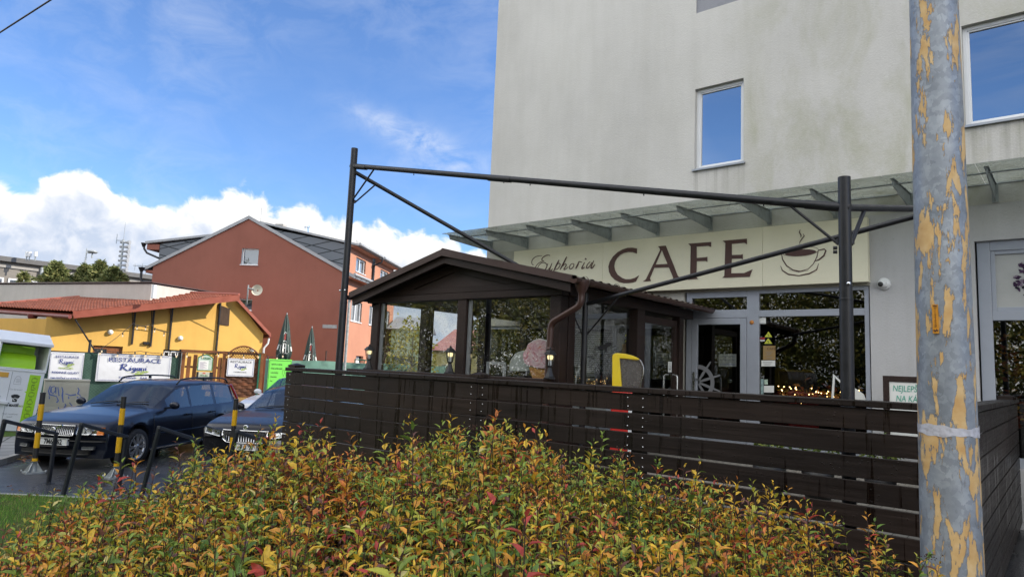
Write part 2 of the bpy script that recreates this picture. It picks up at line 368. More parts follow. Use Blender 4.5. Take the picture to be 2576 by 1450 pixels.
# ------------------------------------------------------------------ ground materials
def asphaltm():
    m, t = newmat('wet_asphalt'); p = pos(t)
    ag = t('TexVoronoi', Vector=p, Scale=95.0).outputs['Color']
    agv = t('SeparateColor', Color=ag).outputs[0]
    big = t('TexNoise', Vector=p, Scale=.45, Detail=5.0, Roughness=.6).outputs[0]
    fine = t('TexNoise', Vector=p, Scale=60.0, Detail=4.0).outputs[0]
    base = ramp(t, agv, [(.0, (.022, .023, .026)), (.6, (.045, .046, .05)), (1.0, (.12, .12, .125))])
    base = t('MixRGB', _blend_type='MULTIPLY', Fac=.8, Color1=base, Color2=ramp(t, big, [(.35, (.6, .6, .62)), (.65, (1.15, 1.15, 1.15))])).outputs[0]
    b = t('BsdfPrincipled', Base__Color=base)
    wet = ramp(t, t('TexNoise', Vector=p, Scale=.7, Detail=4.0, Roughness=.55).outputs[0], [(.36, .12), (.58, .42)])
    t.l.new(wet, b.inputs['Roughness']); b.inputs['Specular IOR Level'].default_value = .55
    h = t('Math', _operation='ADD', i0=agv, i1=fine).outputs[0]
    t.l.new(t('Bump', Strength=.30, Distance=.006, Height=h).outputs[0], b.inputs['Normal'])
    t('OutputMaterial', Surface=b.outputs[0]); return m
M['asphalt'] = asphaltm()
def paverm(name, c, s, rot=0.0, w=.5, h=.5):
    m, t = newmat(name)
    mp = t('Mapping', Vector=t('NewGeometry').outputs['Position'], Rotation=(0, 0, rot)).outputs[0]
    br = t('TexBrick', Vector=mp, Color1=c4([x * .85 for x in c]), Color2=c4([x * 1.12 for x in c]), Mortar=(.05, .048, .042, 1), Scale=s)
    br.inputs['Mortar Size'].default_value = .018; br.inputs['Brick Width'].default_value = w; br.inputs['Row Height'].default_value = h
    n = t('TexNoise', Vector=t('NewGeometry').outputs['Position'], Scale=3.0, Detail=6.0).outputs[0]
    col = t('MixRGB', _blend_type='MULTIPLY', Fac=.6, Color1=br.outputs[0], Color2=ramp(t, n, [(.3, (.7, .7, .68)), (.7, (1.15, 1.14, 1.1))])).outputs[0]
    b = t('BsdfPrincipled', Base__Color=col, Roughness=.6)
    t.l.new(t('Bump', Strength=.5, Distance=.01, Height=t('Math', _operation='SUBTRACT', i0=1.0, i1=br.outputs[1]).outputs[0]).outputs[0], b.inputs['Normal'])
    t('OutputMaterial', Surface=b.outputs[0]); return m
M['paver'] = paverm('pavement_slabs', (.25, .245, .235), 1.0, .4)
M['terrace_paver'] = paverm('terrace_pavers', (.27, .25, .22), 5.0, 0)
def soilm(name, a, b_, s):
    m, t = newmat(name); p = pos(t)
    n = t('TexNoise', Vector=p, Scale=s, Detail=9.0, Roughness=.75).outputs[0]
    n2 = t('TexNoise', Vector=p, Scale=s * .12, Detail=4.0).outputs[0]
    base = t('MixRGB', Fac=ramp(t, n2, [(.4, 0.0), (.62, 1.0)]), Color1=ramp(t, n, [(.3, [x * .5 for x in a]), (.7, a)]), Color2=ramp(t, n, [(.3, [x * .5 for x in b_]), (.7, b_)])).outputs[0]
    b = t('BsdfPrincipled', Base__Color=base, Roughness=.95); b.inputs['Specular IOR Level'].default_value = .1
    t.l.new(t('Bump', Strength=.8, Distance=.03, Height=n).outputs[0], b.inputs['Normal'])
    t('OutputMaterial', Surface=b.outputs[0]); return m
M['turf'] = soilm('turf', (.09, .16, .032), (.12, .13, .045), 30)
M['soil'] = soilm('bed_soil', (.035, .026, .019), (.05, .038, .026), 25)
def attrm(name, rough=.5, trans=.35, var=.35, spec=.4):
    """leaves: each carries its own colour, broken by a fine mottling, and lets some light through"""
    m, t = newmat(name); a = t('Attribute', _attribute_name='leafcol').outputs[0]
    n = t('TexNoise', Vector=pos(t), Scale=90.0, Detail=3.0).outputs[0]
    col = t('MixRGB', _blend_type='MULTIPLY', Fac=var, Color1=a, Color2=ramp(t, n, [(.35, (.5, .45, .45)), (.6, (1.2, 1.2, 1.1))])).outputs[0]
    b = t('BsdfPrincipled', Base__Color=col, Roughness=rough); b.inputs['Specular IOR Level'].default_value = spec
    tr = t('BsdfTranslucent', Color=col)
    t('OutputMaterial', Surface=t('MixShader', Fac=trans, i1=b.outputs[0], i2=tr.outputs[0]).outputs[0]); return m
M['leaf'] = attrm('hedge_leaf', .42, .30)
M['needle'] = attrm('tree_leaf', .6, .25, .2, .25)
def polem():
    """galvanised lamp post: spangled zinc showing where the ochre paint has flaked off in long tongues"""
    m, t = newmat('flaking_post'); g = t('TexCoord').outputs['Object']
    wob = t('TexNoise', Vector=t('Mapping', Vector=g, Scale=(9, 9, 5)).outputs[0], Scale=1.6, Detail=4.0, Roughness=.6).outputs[1]
    wv = t('MixRGB', _blend_type='ADD', Fac=.10, Color1=g, Color2=wob).outputs[0]
    v = t('TexVoronoi', Vector=wv, Scale=34.0).outputs['Color']
    sp = t('SeparateColor', Color=v).outputs[0]
    zn = t('TexNoise', Vector=g, Scale=5.0, Detail=6.0, Roughness=.6).outputs[0]
    zinc = t('MixRGB', _blend_type='MULTIPLY', Fac=.85, Color1=ramp(t, sp, [(0, (.24, .27, .31)), (.55, (.29, .325, .372)), (1, (.345, .385, .435))]), Color2=ramp(t, zn, [(.35, (.72, .74, .76)), (.65, (1.12, 1.1, 1.08))])).outputs[0]
    a1 = t('TexNoise', Vector=t('Mapping', Vector=g, Location=(3.1, 1.7, .45), Scale=(13, 13, 3.1)).outputs[0], Scale=1.05, Detail=10.0, Roughness=.64, Distortion=.2).outputs[0]
    z = t('SeparateXYZ', Vector=g).outputs[2]
    more = t('MapRange', Value=z, i1=3.8, i2=1.5, i3=-.035, i4=.022).outputs[0]
    mk = t('Math', _operation='ADD', i0=a1, i1=more).outputs[0]
    edge = ramp(t, mk, [(.535, 0.0), (.542, 1.0)])
    pn = t('TexNoise', Vector=g, Scale=14.0, Detail=4.0).outputs[0]
    paint = ramp(t, pn, [(.3, (.56, .33, .12)), (.55, (.64, .43, .19)), (.75, (.70, .51, .27))])
    rim = ramp(t, mk, [(.515, 0.0), (.533, 1.0), (.545, 0.0)])
    zinc = t('MixRGB', Fac=t('Math', _operation='MULTIPLY', i0=rim, i1=.55).outputs[0], Color1=zinc, Color2=(.11, .10, .10, 1)).outputs[0]
    col = t('MixRGB', Fac=edge, Color1=zinc, Color2=paint).outputs[0]
    b = t('BsdfPrincipled', Base__Color=col)
    t.l.new(t('MapRange', Value=edge, i3=.25, i4=0.0).outputs[0], b.inputs['Metallic'])
    t.l.new(t('MapRange', Value=edge, i3=.48, i4=.62).outputs[0], b.inputs['Roughness'])
    h = t('Math', _operation='MULTIPLY_ADD', i0=zn, i1=.25, i2=edge).outputs[0]
    t.l.new(t('Bump', Strength=.8, Distance=.0035, Height=h).outputs[0], b.inputs['Normal'])
    t('OutputMaterial', Surface=b.outputs[0]); return m
M['pole'] = polem()
def netm():
    """dark green shade net tied behind wire mesh: a soft weave with the diamond wire showing"""
    m, t = newmat('green_shade_net'); p = pos(t, (1, 1, 1))
    x = t('SeparateXYZ', Vector=p)
    u = t('Math', _operation='ADD', i0=x.outputs[1], i1=x.outputs[2]).outputs[0]; w = t('Math', _operation='SUBTRACT', i0=x.outputs[1], i1=x.outputs[2]).outputs[0]
    def line(q): return t('Math', _operation='LESS_THAN', i0=t('Math', _operation='ABSOLUTE', i0=t('Math', _operation='WRAP', i0=q, i1=.055, i2=-.055).outputs[0]).outputs[0], i1=.006).outputs[0]
    k = t('Math', _operation='MAXIMUM', i0=line(u), i1=line(w)).outputs[0]
    n = t('TexNoise', Vector=p, Scale=3.0, Detail=5.0).outputs[0]
    col = t('MixRGB', Fac=k, Color1=ramp(t, n, [(.3, (.010, .035, .026)), (.7, (.03, .075, .055))]), Color2=(.04, .10, .075, 1)).outputs[0]
    b = t('BsdfPrincipled', Base__Color=col, Roughness=.7)
    t('OutputMaterial', Surface=b.outputs[0]); return m
M['green_net'] = netm()
M['pale_net'] = pm('pale_green_fabric', (.13, .26, .21), .7, var=.25, vs=2.5, bump=.2, bs=6)
# ------------------------------------------------------------------ sky, sun, camera
SUN_AZ, SUN_EL = 40.0, 31.0
def world():
    w = bpy.data.worlds.new('World'); sc.world = w; w.use_nodes = True
    t = NT(w); d = t('TexCoord').outputs['Generated']
    sky = t('TexSky', _sky_type='NISHITA', _sun_disc=False, _sun_elevation=R(SUN_EL), _sun_rotation=R(90 - SUN_AZ), _altitude=300.0, _air_density=1.0, _dust_density=.35, _ozone_density=2.6)
    x = t('SeparateXYZ', Vector=d)
    deg = 180 / math.pi
    az = t('Math', _operation='MULTIPLY', i0=t('Math', _operation='ARCTAN2', i0=x.outputs[1], i1=x.outputs[0]).outputs[0], i1=deg).outputs[0]
    el = t('Math', _operation='MULTIPLY', i0=t('Math', _operation='ARCSINE', i0=x.outputs[2]).outputs[0], i1=deg).outputs[0]
    azn = t('MapRange', Value=az, i1=120.0, i2=172.0).outputs[0]
    fc = t('FloatCurve', Value=azn); c = fc.mapping.curves[0]
    prof = [(120, 7.0), (128, 8.6), (132.5, 9.8), (136, 10.6), (137.7, 11.3), (139.4, 10.7), (140.7, 11.5), (143.7, 11.6), (145, 11.7), (147, 12.5), (149.7, 11.9), (150.4, 12.9), (152.2, 13.1), (153.6, 12.4), (156.6, 11.3), (159.5, 11.2), (160.6, 11.6), (161.4, 12.7), (162.6, 12.9), (163.9, 12.5), (164.8, 12.0), (166.1, 11.0), (168, 11.6), (172, 10.5)]
    pts = [((a - 120) / 52, e / 20) for a, e in prof]
    c.points[0].location = pts[0]; c.points[1].location = pts[-1]
    for q in pts[1:-1]: c.points.new(*q)
    fc.mapping.update()
    top = t('Math', _operation='MULTIPLY', i0=fc.outputs[0], i1=20.0).outputs[0]
    def nz(vec, s, det, ro=.55, dist=0.0): return t('TexNoise', Vector=vec, Scale=s, Detail=det, Roughness=ro, Distortion=dist).outputs[0]
    st = t('Mapping', Vector=d, Scale=(1, 1, 1.15)).outputs[0]
    n1 = nz(st, 26.0, 7.0, .56, .35); n0 = nz(st, 7.0, 3.0, .5)
    off = t('Mapping', Vector=st, Location=(.006, .007, .010)).outputs[0]
    n1b = nz(off, 26.0, 7.0, .56, .35)
    e1 = t('Math', _operation='MULTIPLY_ADD', i0=t('Math', _operation='SUBTRACT', i0=n1, i1=.5).outputs[0], i1=3.6, i2=top).outputs[0]
    e1 = t('Math', _operation='MULTIPLY_ADD', i0=t('Math', _operation='SUBTRACT', i0=n0, i1=.5).outputs[0], i1=1.2, i2=e1).outputs[0]
    depth = t('Math', _operation='SUBTRACT', i0=e1, i1=el).outputs[0]
    mask = t('MapRange', _interpolation_type='SMOOTHSTEP', Value=depth, i1=-.26, i2=.60).outputs[0]
    # modelling of the billows: the side turned to the sun is brighter; the base is in the cloud's own shadow
    lit = t('Math', _operation='MULTIPLY_ADD', _use_clamp=True, i0=t('Math', _operation='SUBTRACT', i0=n1, i1=n1b).outputs[0], i1=3.0, i2=.62).outputs[0]
    base = t('MapRange', _interpolation_type='SMOOTHSTEP', Value=t('Math', _operation='MULTIPLY_ADD', i0=n0, i1=4.0, i2=t('Math', _operation='MULTIPLY', i0=depth, i1=t('MapRange', Value=az, i1=146.0, i2=158.0, i3=.75, i4=1.25).outputs[0]).outputs[0]).outputs[0], i1=2.6, i2=6.4, i3=1.0, i4=.0).outputs[0]
    k = t('Math', _operation='MULTIPLY_ADD', _use_clamp=True, i0=base, i1=.66, i2=t('Math', _operation='MULTIPLY', i0=lit, i1=.50).outputs[0]).outputs[0]
    ccol = ramp(t, k, [(.15, (.56, .645, .80)), (.45, (.74, .79, .89)), (.74, (.98, .985, .99)), (1.0, (1.10, 1.08, 1.03))])
    # thin high cloud
    ci = t('Mapping', Vector=d, Rotation=(0, .35, .5), Scale=(3.0, 9.0, 16.0)).outputs[0]
    cn = nz(ci, 1.5, 8.0, .62, .5); cn2 = nz(d, 2.4, 3.0, .5); puff = nz(t('Mapping', Vector=d, Scale=(1, 1, 1.6)).outputs[0], 17.0, 7.0, .62, .6)
    def gauss(a0, sa, e0, se):
        qa = t('Math', _operation='DIVIDE', i0=t('Math', _operation='SUBTRACT', i0=az, i1=a0).outputs[0], i1=sa).outputs[0]
        qe = t('Math', _operation='DIVIDE', i0=t('Math', _operation='SUBTRACT', i0=el, i1=e0).outputs[0], i1=se).outputs[0]
        s = t('Math', _operation='ADD', i0=t('Math', _operation='POWER', i0=qa, i1=2.0).outputs[0], i1=t('Math', _operation='POWER', i0=qe, i1=2.0).outputs[0]).outputs[0]
        return t('Math', _operation='EXPONENT', i0=t('Math', _operation='MULTIPLY', i0=s, i1=-1.0).outputs[0]).outputs[0]
    # the ragged strip left of the tall building slants down to the right
    slant = t('Math', _operation='MULTIPLY_ADD', i0=t('Math', _operation='SUBTRACT', i0=az, i1=139.0).outputs[0], i1=-.28, i2=el).outputs[0]
    el_keep = el; el = slant
    g1 = gauss(138.5, 5.2, 18.9, 1.15); el = el_keep
    g2 = gauss(137.0, 3.4, 16.4, .7)
    pk = t('Math', _operation='MULTIPLY', i0=t('Math', _operation='ADD', i0=g1, i1=t('Math', _operation='MULTIPLY', i0=g2, i1=.7).outputs[0]).outputs[0], i1=ramp(t, puff, [(.36, 0.0), (.66, 1.0)])).outputs[0]
    wisp = t('Math', _operation='MULTIPLY', i0=ramp(t, cn, [(.42, 0.0), (.78, .36)]), i1=ramp(t, cn2, [(.38, 0.15), (.62, 1.0)])).outputs[0]
    high = t('Math', _operation='MULTIPLY', i0=t('MapRange', _interpolation_type='SMOOTHSTEP', Value=el, i1=34.0, i2=58.0, i3=0.0, i4=.62).outputs[0], i1=ramp(t, nz(d, 3.6, 7.0, .6, .4), [(.36, .25), (.60, 1.0)])).outputs[0]
    thin = t('Math', _operation='ADD', _use_clamp=True, i0=t('Math', _operation='MULTIPLY', i0=pk, i1=.72).outputs[0], i1=t('Math', _operation='ADD', i0=wisp, i1=high).outputs[0]).outputs[0]
    skc = t('MixRGB', _blend_type='MULTIPLY', Fac=1.0, Color1=sky.outputs[0], Color2=SKY_TINT).outputs[0]
    skc = t('MixRGB', _blend_type='MULTIPLY', Fac=1.0, Color1=skc, Color2=(SKY_K, SKY_K, SKY_K, 1)).outputs[0]
    cs = lambda v: (v * CLOUD_K, v * CLOUD_K, v * CLOUD_K, 1)
    thc = t('MixRGB', Fac=thin, Color1=skc, Color2=(.80 * CLOUD_K, .85 * CLOUD_K, .95 * CLOUD_K, 1)).outputs[0]
    cc = t('MixRGB', _blend_type='MULTIPLY', Fac=1.0, Color1=ccol, Color2=cs(1.0)).outputs[0]
    fin = t('MixRGB', Fac=mask, Color1=thc, Color2=cc).outputs[0]
    # unseen cloud masses added to brighten the shaded facade, with a blue gap
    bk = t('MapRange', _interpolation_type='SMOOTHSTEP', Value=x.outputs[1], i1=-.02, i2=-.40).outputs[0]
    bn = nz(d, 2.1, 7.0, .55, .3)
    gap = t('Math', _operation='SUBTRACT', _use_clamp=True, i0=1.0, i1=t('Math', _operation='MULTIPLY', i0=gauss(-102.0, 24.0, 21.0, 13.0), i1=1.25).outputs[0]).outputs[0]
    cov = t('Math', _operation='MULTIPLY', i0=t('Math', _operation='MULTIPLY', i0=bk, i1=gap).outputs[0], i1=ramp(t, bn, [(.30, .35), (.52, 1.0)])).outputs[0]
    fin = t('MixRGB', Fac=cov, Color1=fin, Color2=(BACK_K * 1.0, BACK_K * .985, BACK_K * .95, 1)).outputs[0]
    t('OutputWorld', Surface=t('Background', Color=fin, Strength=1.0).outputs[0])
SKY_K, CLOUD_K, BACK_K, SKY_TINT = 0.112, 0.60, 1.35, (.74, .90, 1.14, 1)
EXPOSURE = 0.9
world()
su = bpy.data.lights.new('sun', 'SUN'); su.energy = 3.6; su.angle = R(.53); su.color = (1, .90, .76)
so = bpy.data.objects.new('sun', su); COL.objects.link(so)
sd = Vector((math.cos(R(SUN_AZ)) * math.cos(R(SUN_EL)), math.sin(R(SUN_AZ)) * math.cos(R(SUN_EL)), math.sin(R(SUN_EL))))
so.rotation_euler = sd.to_track_quat('Z', 'Y').to_euler(); so.location = (20, 20, 40)
cd = bpy.data.cameras.new('camera'); cd.sensor_width = 36; cd.lens = 36 * FPX / 2575; cd.clip_start = .05; cd.clip_end = 3000
co = bpy.data.objects.new('camera', cd); COL.objects.link(co)
cm = Matrix([[BAS[0][i], -BAS[1][i], -BAS[2][i]] for i in range(3)]).to_4x4(); cm.translation = Vector(CAM); co.matrix_world = cm
sc.camera = co
sc.view_settings.view_transform = 'Standard'; sc.view_settings.look = 'None'; sc.view_settings.gamma = 1; sc.view_settings.exposure = EXPOSURE
sc.view_settings.use_curve_mapping = False
sc.cycles.use_denoising = True; sc.cycles.max_bounces = 8; sc.cycles.transparent_max_bounces = 12; sc.cycles.glossy_bounces = 4; sc.cycles.diffuse_bounces = 3
sc.cycles.caustics_reflective = False; sc.cycles.caustics_refractive = False; sc.cycles.sample_clamp_indirect = 6
# ------------------------------------------------------------------ ground
def ground():
    xs = [-900, -300, -120, -70, -40, -25, -16] + [-12 + .5 * i for i in range(27)] + [3, 8, 16, 40, 120, 300, 900]
    ys = [-900, -300, -100, -40, -15, -5, 0, 3, 5, 8, 12, 20, 40, 80, 160, 300, 900]
    b = MB(); b.add([(x, y, gz(x, y)) for y in ys for x in xs], [(j * len(xs) + i, j * len(xs) + i + 1, (j + 1) * len(xs) + i + 1, (j + 1) * len(xs) + i) for j in range(len(ys) - 1) for i in range(len(xs) - 1)])
    tag(b.build('ground', M['asphalt']), kind='structure')
    z = G + .10
    P = [on(x, y, 'z', z) for x, y in ((-420, 1290), (-200, 1200), (0, 1150), (70, 1130), (112, 1106), (60, 1093), (0, 1099), (-200, 1125), (-420, 1160))]
    b = MB(); b.prism([(p[0], p[1], z) for p in P], (0, 0, -.4)); tag(b.build('pavement', M['paver'], bevel=.012), kind='structure')
    b = MB()
    for i in range(4):
        a, c = P[i], P[i + 1]; d = np.array([c[0] - a[0], c[1] - a[1], 0]); d /= np.linalg.norm(d); nn = np.array([-d[1], d[0], 0])
        if nn @ (np.array([0, 0, 0]) - np.array([a[0], a[1], 0])) < 0: nn = -nn
        o = nn * .055; b.beam((a[0] + o[0], a[1] + o[1], z - .15), (c[0] + o[0], c[1] + o[1], z - .15), .10, .306)
    tag(b.build('kerb', M['concrete'], bevel=.01), kind='structure')
    Q = [on(x, y, 'z', z - .01) for x, y in ((-420, 1160), (-200, 1125), (0, 1099), (60, 1093), (112, 1106), (215, 1072), (215, 1052), (-420, 1052))]
    b = MB(); b.prism([(p[0], p[1], z - .012) for p in Q], (0, 0, -.3)); tag(b.build('verge', M['turf']), kind='structure')
    # lawn edge line
    a, c = np.array([-11.22, 2.97]), np.array([-9.92, 3.98]); d = (c - a) / np.linalg.norm(c - a); nn = np.array([d[1], -d[0]])
    if nn @ (-a) < 0: nn = -nn
    L0, L1 = a - d * 9, c + d * 4.2
    P = [L0, L1, L1 + nn * 4.0, np.array([-1.0, 2.9]), np.array([0.6, 1.6]), np.array([1.5, -.5]), np.array([-3, -5]), L0 + nn * 8]
    b = MB(); b.add([(p[0], p[1], gz(*p) + .02) for p in P], [tuple(range(len(P)))]); tag(b.build('lawn', M['turf']), kind='structure')
    b = MB(); o = -nn * .04; b.beam((*(L0 + o), G - .06), (*(L1 + o), G - .06), .08, .19); tag(b.build('lawn_edging', M['concrete'], bevel=.008), kind='structure')
    return a, d, nn
EDGE = ground()
def scatter_mesh(name, V, F, mats, cols=None, parent=None, per=None):
    me = bpy.data.meshes.new(name); n = len(V); F = np.asarray(F); k = F.shape[1]
    me.vertices.add(n); me.vertices.foreach_set('co', np.asarray(V, np.float32).ravel())
    me.loops.add(F.size); me.loops.foreach_set('vertex_index', F.ravel().astype(np.int32))
    me.polygons.add(len(F)); me.polygons.foreach_set('loop_start', np.arange(0, F.size, k, dtype=np.int32)); me.polygons.foreach_set('loop_total', np.full(len(F), k, np.int32))
    for m in (mats if isinstance(mats, list) else [mats]): me.materials.append(m)
    if cols is not None:
        at = me.attributes.new('leafcol', 'FLOAT_COLOR', 'POINT'); at.data.foreach_set('color', np.asarray(cols, np.float32).ravel())
    me.update(); me.validate()
    o = bpy.data.objects.new(name, me); COL.objects.link(o); WM[o.name] = Matrix.Identity(4)
    if parent is not None:
        iv = np.array(WM[parent.name].inverted()); me.transform(Matrix(iv.tolist())); o.parent = parent
    return o
def leaves(P, D, N, L, W, fold=.25, droop=.3):
    """leaf blades, eight-vertex lenses folded on the midrib: P base, D direction, N face normal, L length, W width"""
    n = len(P); S = np.cross(D, N); S /= np.linalg.norm(S, axis=1, keepdims=True) + 1e-9; N = np.cross(S, D)
    L = L[:, None]; W = W[:, None]
    mid = lambda f, dz: P + D * (L * f) - N * (L * droop * f * f) * dz
    b0, m1, m2, tp = P, mid(.36, 1), mid(.7, 1), mid(1.0, 1)
    up = N * (W * fold)
    V = np.stack([b0, m1, m2, tp, m1 + S * W * .5 + up, m2 + S * W * .38 + up * .8, m1 - S * W * .5 + up, m2 - S * W * .38 + up * .8], 1)
    f = np.array([[0, 1, 4, 4], [1, 2, 5, 4], [2, 3, 5, 5], [0, 6, 1, 1], [1, 6, 7, 2], [2, 7, 3, 3]])
    tri = np.array([[0, 1, 4], [1, 2, 5], [1, 5, 4], [2, 3, 5], [0, 6, 1], [1, 6, 7], [1, 7, 2], [2, 7, 3]])
    F = (tri[None] + (np.arange(n) * 8)[:, None, None]).reshape(-1, 3)
    return V.reshape(-1, 3), F
def unit(a): return a / (np.linalg.norm(a, axis=1, keepdims=True) + 1e-9)
def grass():
    a, d, nn = EDGE; n = 26000
    s = rng.uniform(-3.2, 3.2, n); q = rng.uniform(.02, 2.9, n) ** 1.0
    B = np.zeros((n, 3)); B[:, :2] = a + d * (s[:, None] + 1.0) + nn * q[:, None]; B[:, 2] = [gz(x, y) + .02 for x, y in B[:, :2]]
    h = rng.uniform(.03, .075, n) * (1 + .5 * np.sin(B[:, 0] * 3.1) * np.cos(B[:, 1] * 2.7)); an = rng.uniform(0, 2 * np.pi, n)
    w = np.stack([np.cos(an), np.sin(an), 0 * an], 1) * .004; ln = np.stack([np.cos(an + 1.3), np.sin(an + 1.3), 0 * an], 1) * (h * rng.uniform(.2, .8, n))[:, None]
    tip = B + ln + np.array([0, 0, 1]) * h[:, None]
    V = np.stack([B - w, B + w, tip], 1).reshape(-1, 3); F = np.arange(3 * n).reshape(-1, 3)
    c0 = np.array([[.16, .34, .04, 1], [.21, .38, .06, 1], [.32, .35, .10, 1], [.11, .25, .035, 1]])[rng.integers(0, 4, n)]
    o = scatter_mesh('grass', V, F, M['needle'], np.repeat(c0, 3, 0)); tag(o, kind='stuff')
    m = 90; s = rng.uniform(-2.6, 2.6, m); q = rng.uniform(-.5, 2.6, m)
    P = np.zeros((m, 3)); P[:, :2] = a + d * (s[:, None] + .8) + nn * q[:, None]; P[:, 2] = G + rng.uniform(.03, .08, m)
    # a drift of leaves along the far kerb too
    k = 130; K = np.array([on(x, y, 'z', G + .012) for x, y in zip(rng.uniform(-60, 95, k), 1148 + rng.normal(4, 5, k))]); K[:, 2] += rng.uniform(0, .05, k)
    P = np.vstack([P, K]); m = len(P)
    an = rng.uniform(0, 6.28, m); D = unit(np.stack([np.cos(an), np.sin(an), rng.uniform(-.3, .3, m)], 1)); N = unit(np.stack([rng.normal(0, .35, m), rng.normal(0, .35, m), np.ones(m)], 1))
    V, F = leaves(P, D, N, rng.uniform(.05, .10, m), rng.uniform(.03, .055, m))
    c = np.array([[.36, .17, .04, 1], [.28, .09, .03, 1], [.42, .28, .09, 1], [.16, .07, .03, 1]])[rng.integers(0, 4, m)]
    o = scatter_mesh('fallen_leaves', V, F, M['leaf'], np.repeat(c, 8, 0)); tag(o, kind='stuff')
grass()
# ------------------------------------------------------------------ the cafe building
YF = 10.5
def wall_holes(b, x0, x1, z0, z1, holes, y, th, mi=0):
    xs = sorted({x0, x1, *[h[0] for h in holes], *[h[1] for h in holes]}); zs = sorted({z0, z1, *[h[2] for h in holes], *[h[3] for h in holes]})
    xs = [x for x in xs if x0 <= x <= x1]; zs = [z for z in zs if z0 <= z <= z1]
    for i in range(len(xs) - 1):
        for j in range(len(zs) - 1):
            cx, cz = (xs[i] + xs[i + 1]) / 2, (zs[j] + zs[j + 1]) / 2
            if any(h[0] < cx < h[1] and h[2] < cz < h[3] for h in holes): continue
            b.quad((xs[i], y, zs[j]), (xs[i + 1], y, zs[j]), (xs[i + 1], y, zs[j + 1]), (xs[i], y, zs[j + 1]), mi)
    for a, c, d, e in holes:
        for p, q in (((a, d), (a, e)), ((c, e), (c, d)), ((a, e), (c, e)), ((c, d), (a, d))):
            b.quad((p[0], y, p[1]), (p[0], y + th, p[1]), (q[0], y + th, q[1]), (q[0], y, q[1]), mi)
def rect_frame(b, x0, x1, z0, z1, y0, y1, w, mi=0):
    b.b2(x0, x0 + w, y0, y1, z0, z1, mi); b.b2(x1 - w, x1, y0, y1, z0, z1, mi)
    b.b2(x0 + w, x1 - w, y0, y1, z0, z0 + w, mi); b.b2(x0 + w, x1 - w, y0, y1, z1 - w, z1, mi)
def cafe():
    B = thing('cafe_building', 'tall pale plastered corner building with a cafe and a shop on its ground floor', 'building', (-9.35, YF, 0))
    W1, W2, PN = (-4.74, -3.90, 5.10, 6.54), (-.91, .75, 5.10, 6.53), (-4.74, -3.2, 7.92, 9.5)
    DO, SH, BL = (-4.90, -2.11, T, 3.03), (-.86, 2.2, .70, 3.55), (-9.25, -5.05, T + .1, 2.5)
    b = MB(); wall_holes(b, -9.35, 24, 4.03, 13, [W1, W2, PN], YF, .16)
    b.quad((-9.35, YF, -.6), (-9.35, YF + 13, -.6), (-9.35, YF + 13, 13), (-9.35, YF, 13)); b.quad((24, YF, -.6), (24, YF + 13, -.6), (24, YF + 13, 13), (24, YF, 13))
    b.quad((-9.35, YF + 13, -.6), (24, YF + 13, -.6), (24, YF + 13, 13), (-9.35, YF + 13, 13)); b.quad((-9.35, YF, 13), (24, YF, 13), (24, YF + 13, 13), (-9.35, YF + 13, 13))
    b.build('upper_wall', M['facade'], B)
    b = MB(); wall_holes(b, -2.1, 24, -.6, 4.03, [SH], YF + .002, .16); b.build('lower_wall', M['facade_low'], B)
    b = MB(); wall_holes(b, -9.35, -2.1, -.6, 4.03, [(-4.90, -2.1, T, 3.03), BL], YF, .10); b.build('lower_wall', M['facade_beige'], B)
    b = MB(); b.b2(PN[0], PN[1], YF + .03, YF + .1, PN[2], PN[3]); b.build('grey_panel', M['graypanel'], B)
    for (x0, x1, z0, z1) in (W1, W2):
        f = MB(); rect_frame(f, x0, x1, z0 + .02, z1, YF + .075, YF + .14, .055); rect_frame(f, x0 + .05, x1 - .05, z0 + .07, z1 - .05, YF + .09, YF + .15, .028); fr = f.build('window', M['white_pvc'], B, bevel=.006)
        g = MB(); g.quad((x0 + .07, YF + .115, z0 + .09), (x1 - .07, YF + .115, z0 + .09), (x1 - .07, YF + .115, z1 - .07), (x0 + .07, YF + .115, z1 - .07)); g.build('pane', M['upper_glass'], fr)
        s = MB(); s.b2(x0 - .03, x1 + .03, YF - .045, YF + .08, z0 - .012, z0 + .018); s.build('sill', M['sill'], fr)
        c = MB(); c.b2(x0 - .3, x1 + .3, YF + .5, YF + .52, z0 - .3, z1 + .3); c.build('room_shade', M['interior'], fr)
    # ---- shop rooms behind the glass
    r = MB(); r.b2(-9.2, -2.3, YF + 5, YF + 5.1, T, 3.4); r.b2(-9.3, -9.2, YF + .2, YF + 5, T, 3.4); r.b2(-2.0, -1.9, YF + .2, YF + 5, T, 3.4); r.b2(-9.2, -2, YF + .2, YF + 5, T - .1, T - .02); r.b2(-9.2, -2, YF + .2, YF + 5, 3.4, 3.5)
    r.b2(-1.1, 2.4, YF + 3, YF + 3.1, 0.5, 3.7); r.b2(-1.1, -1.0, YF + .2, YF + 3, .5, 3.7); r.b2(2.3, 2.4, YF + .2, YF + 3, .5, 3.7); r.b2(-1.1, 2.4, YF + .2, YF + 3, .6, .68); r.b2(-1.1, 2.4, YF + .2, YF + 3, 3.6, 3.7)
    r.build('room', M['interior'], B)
    f = MB(); x0, xm0, xm1, x1 = -4.86, -3.85, -3.66, -2.115; y0, y1 = YF + .02, YF + .09
    f.b2(x0, x0 + .09, y0, y1, T, 3.03); f.b2(xm0, xm1, y0, y1, T, 3.03); f.b2(x1 - .06, x1, y0, y1, T, 3.03)
    f.b2(x0 + .09, xm0, y0, y1, 2.60, 2.73); f.b2(xm1, x1 - .06, y0, y1, 2.61, 2.71); f.b2(x0 + .09, xm0, y0, y1, 2.93, 3.03); f.b2(xm1, x1 - .06, y0, y1, 2.97, 3.03)
    f.b2(xm1, x1 - .06, y0, y1, T, T + .12)
    f.build('shopfront_frame', M['alu'], B, bevel=.005)
    g = MB()
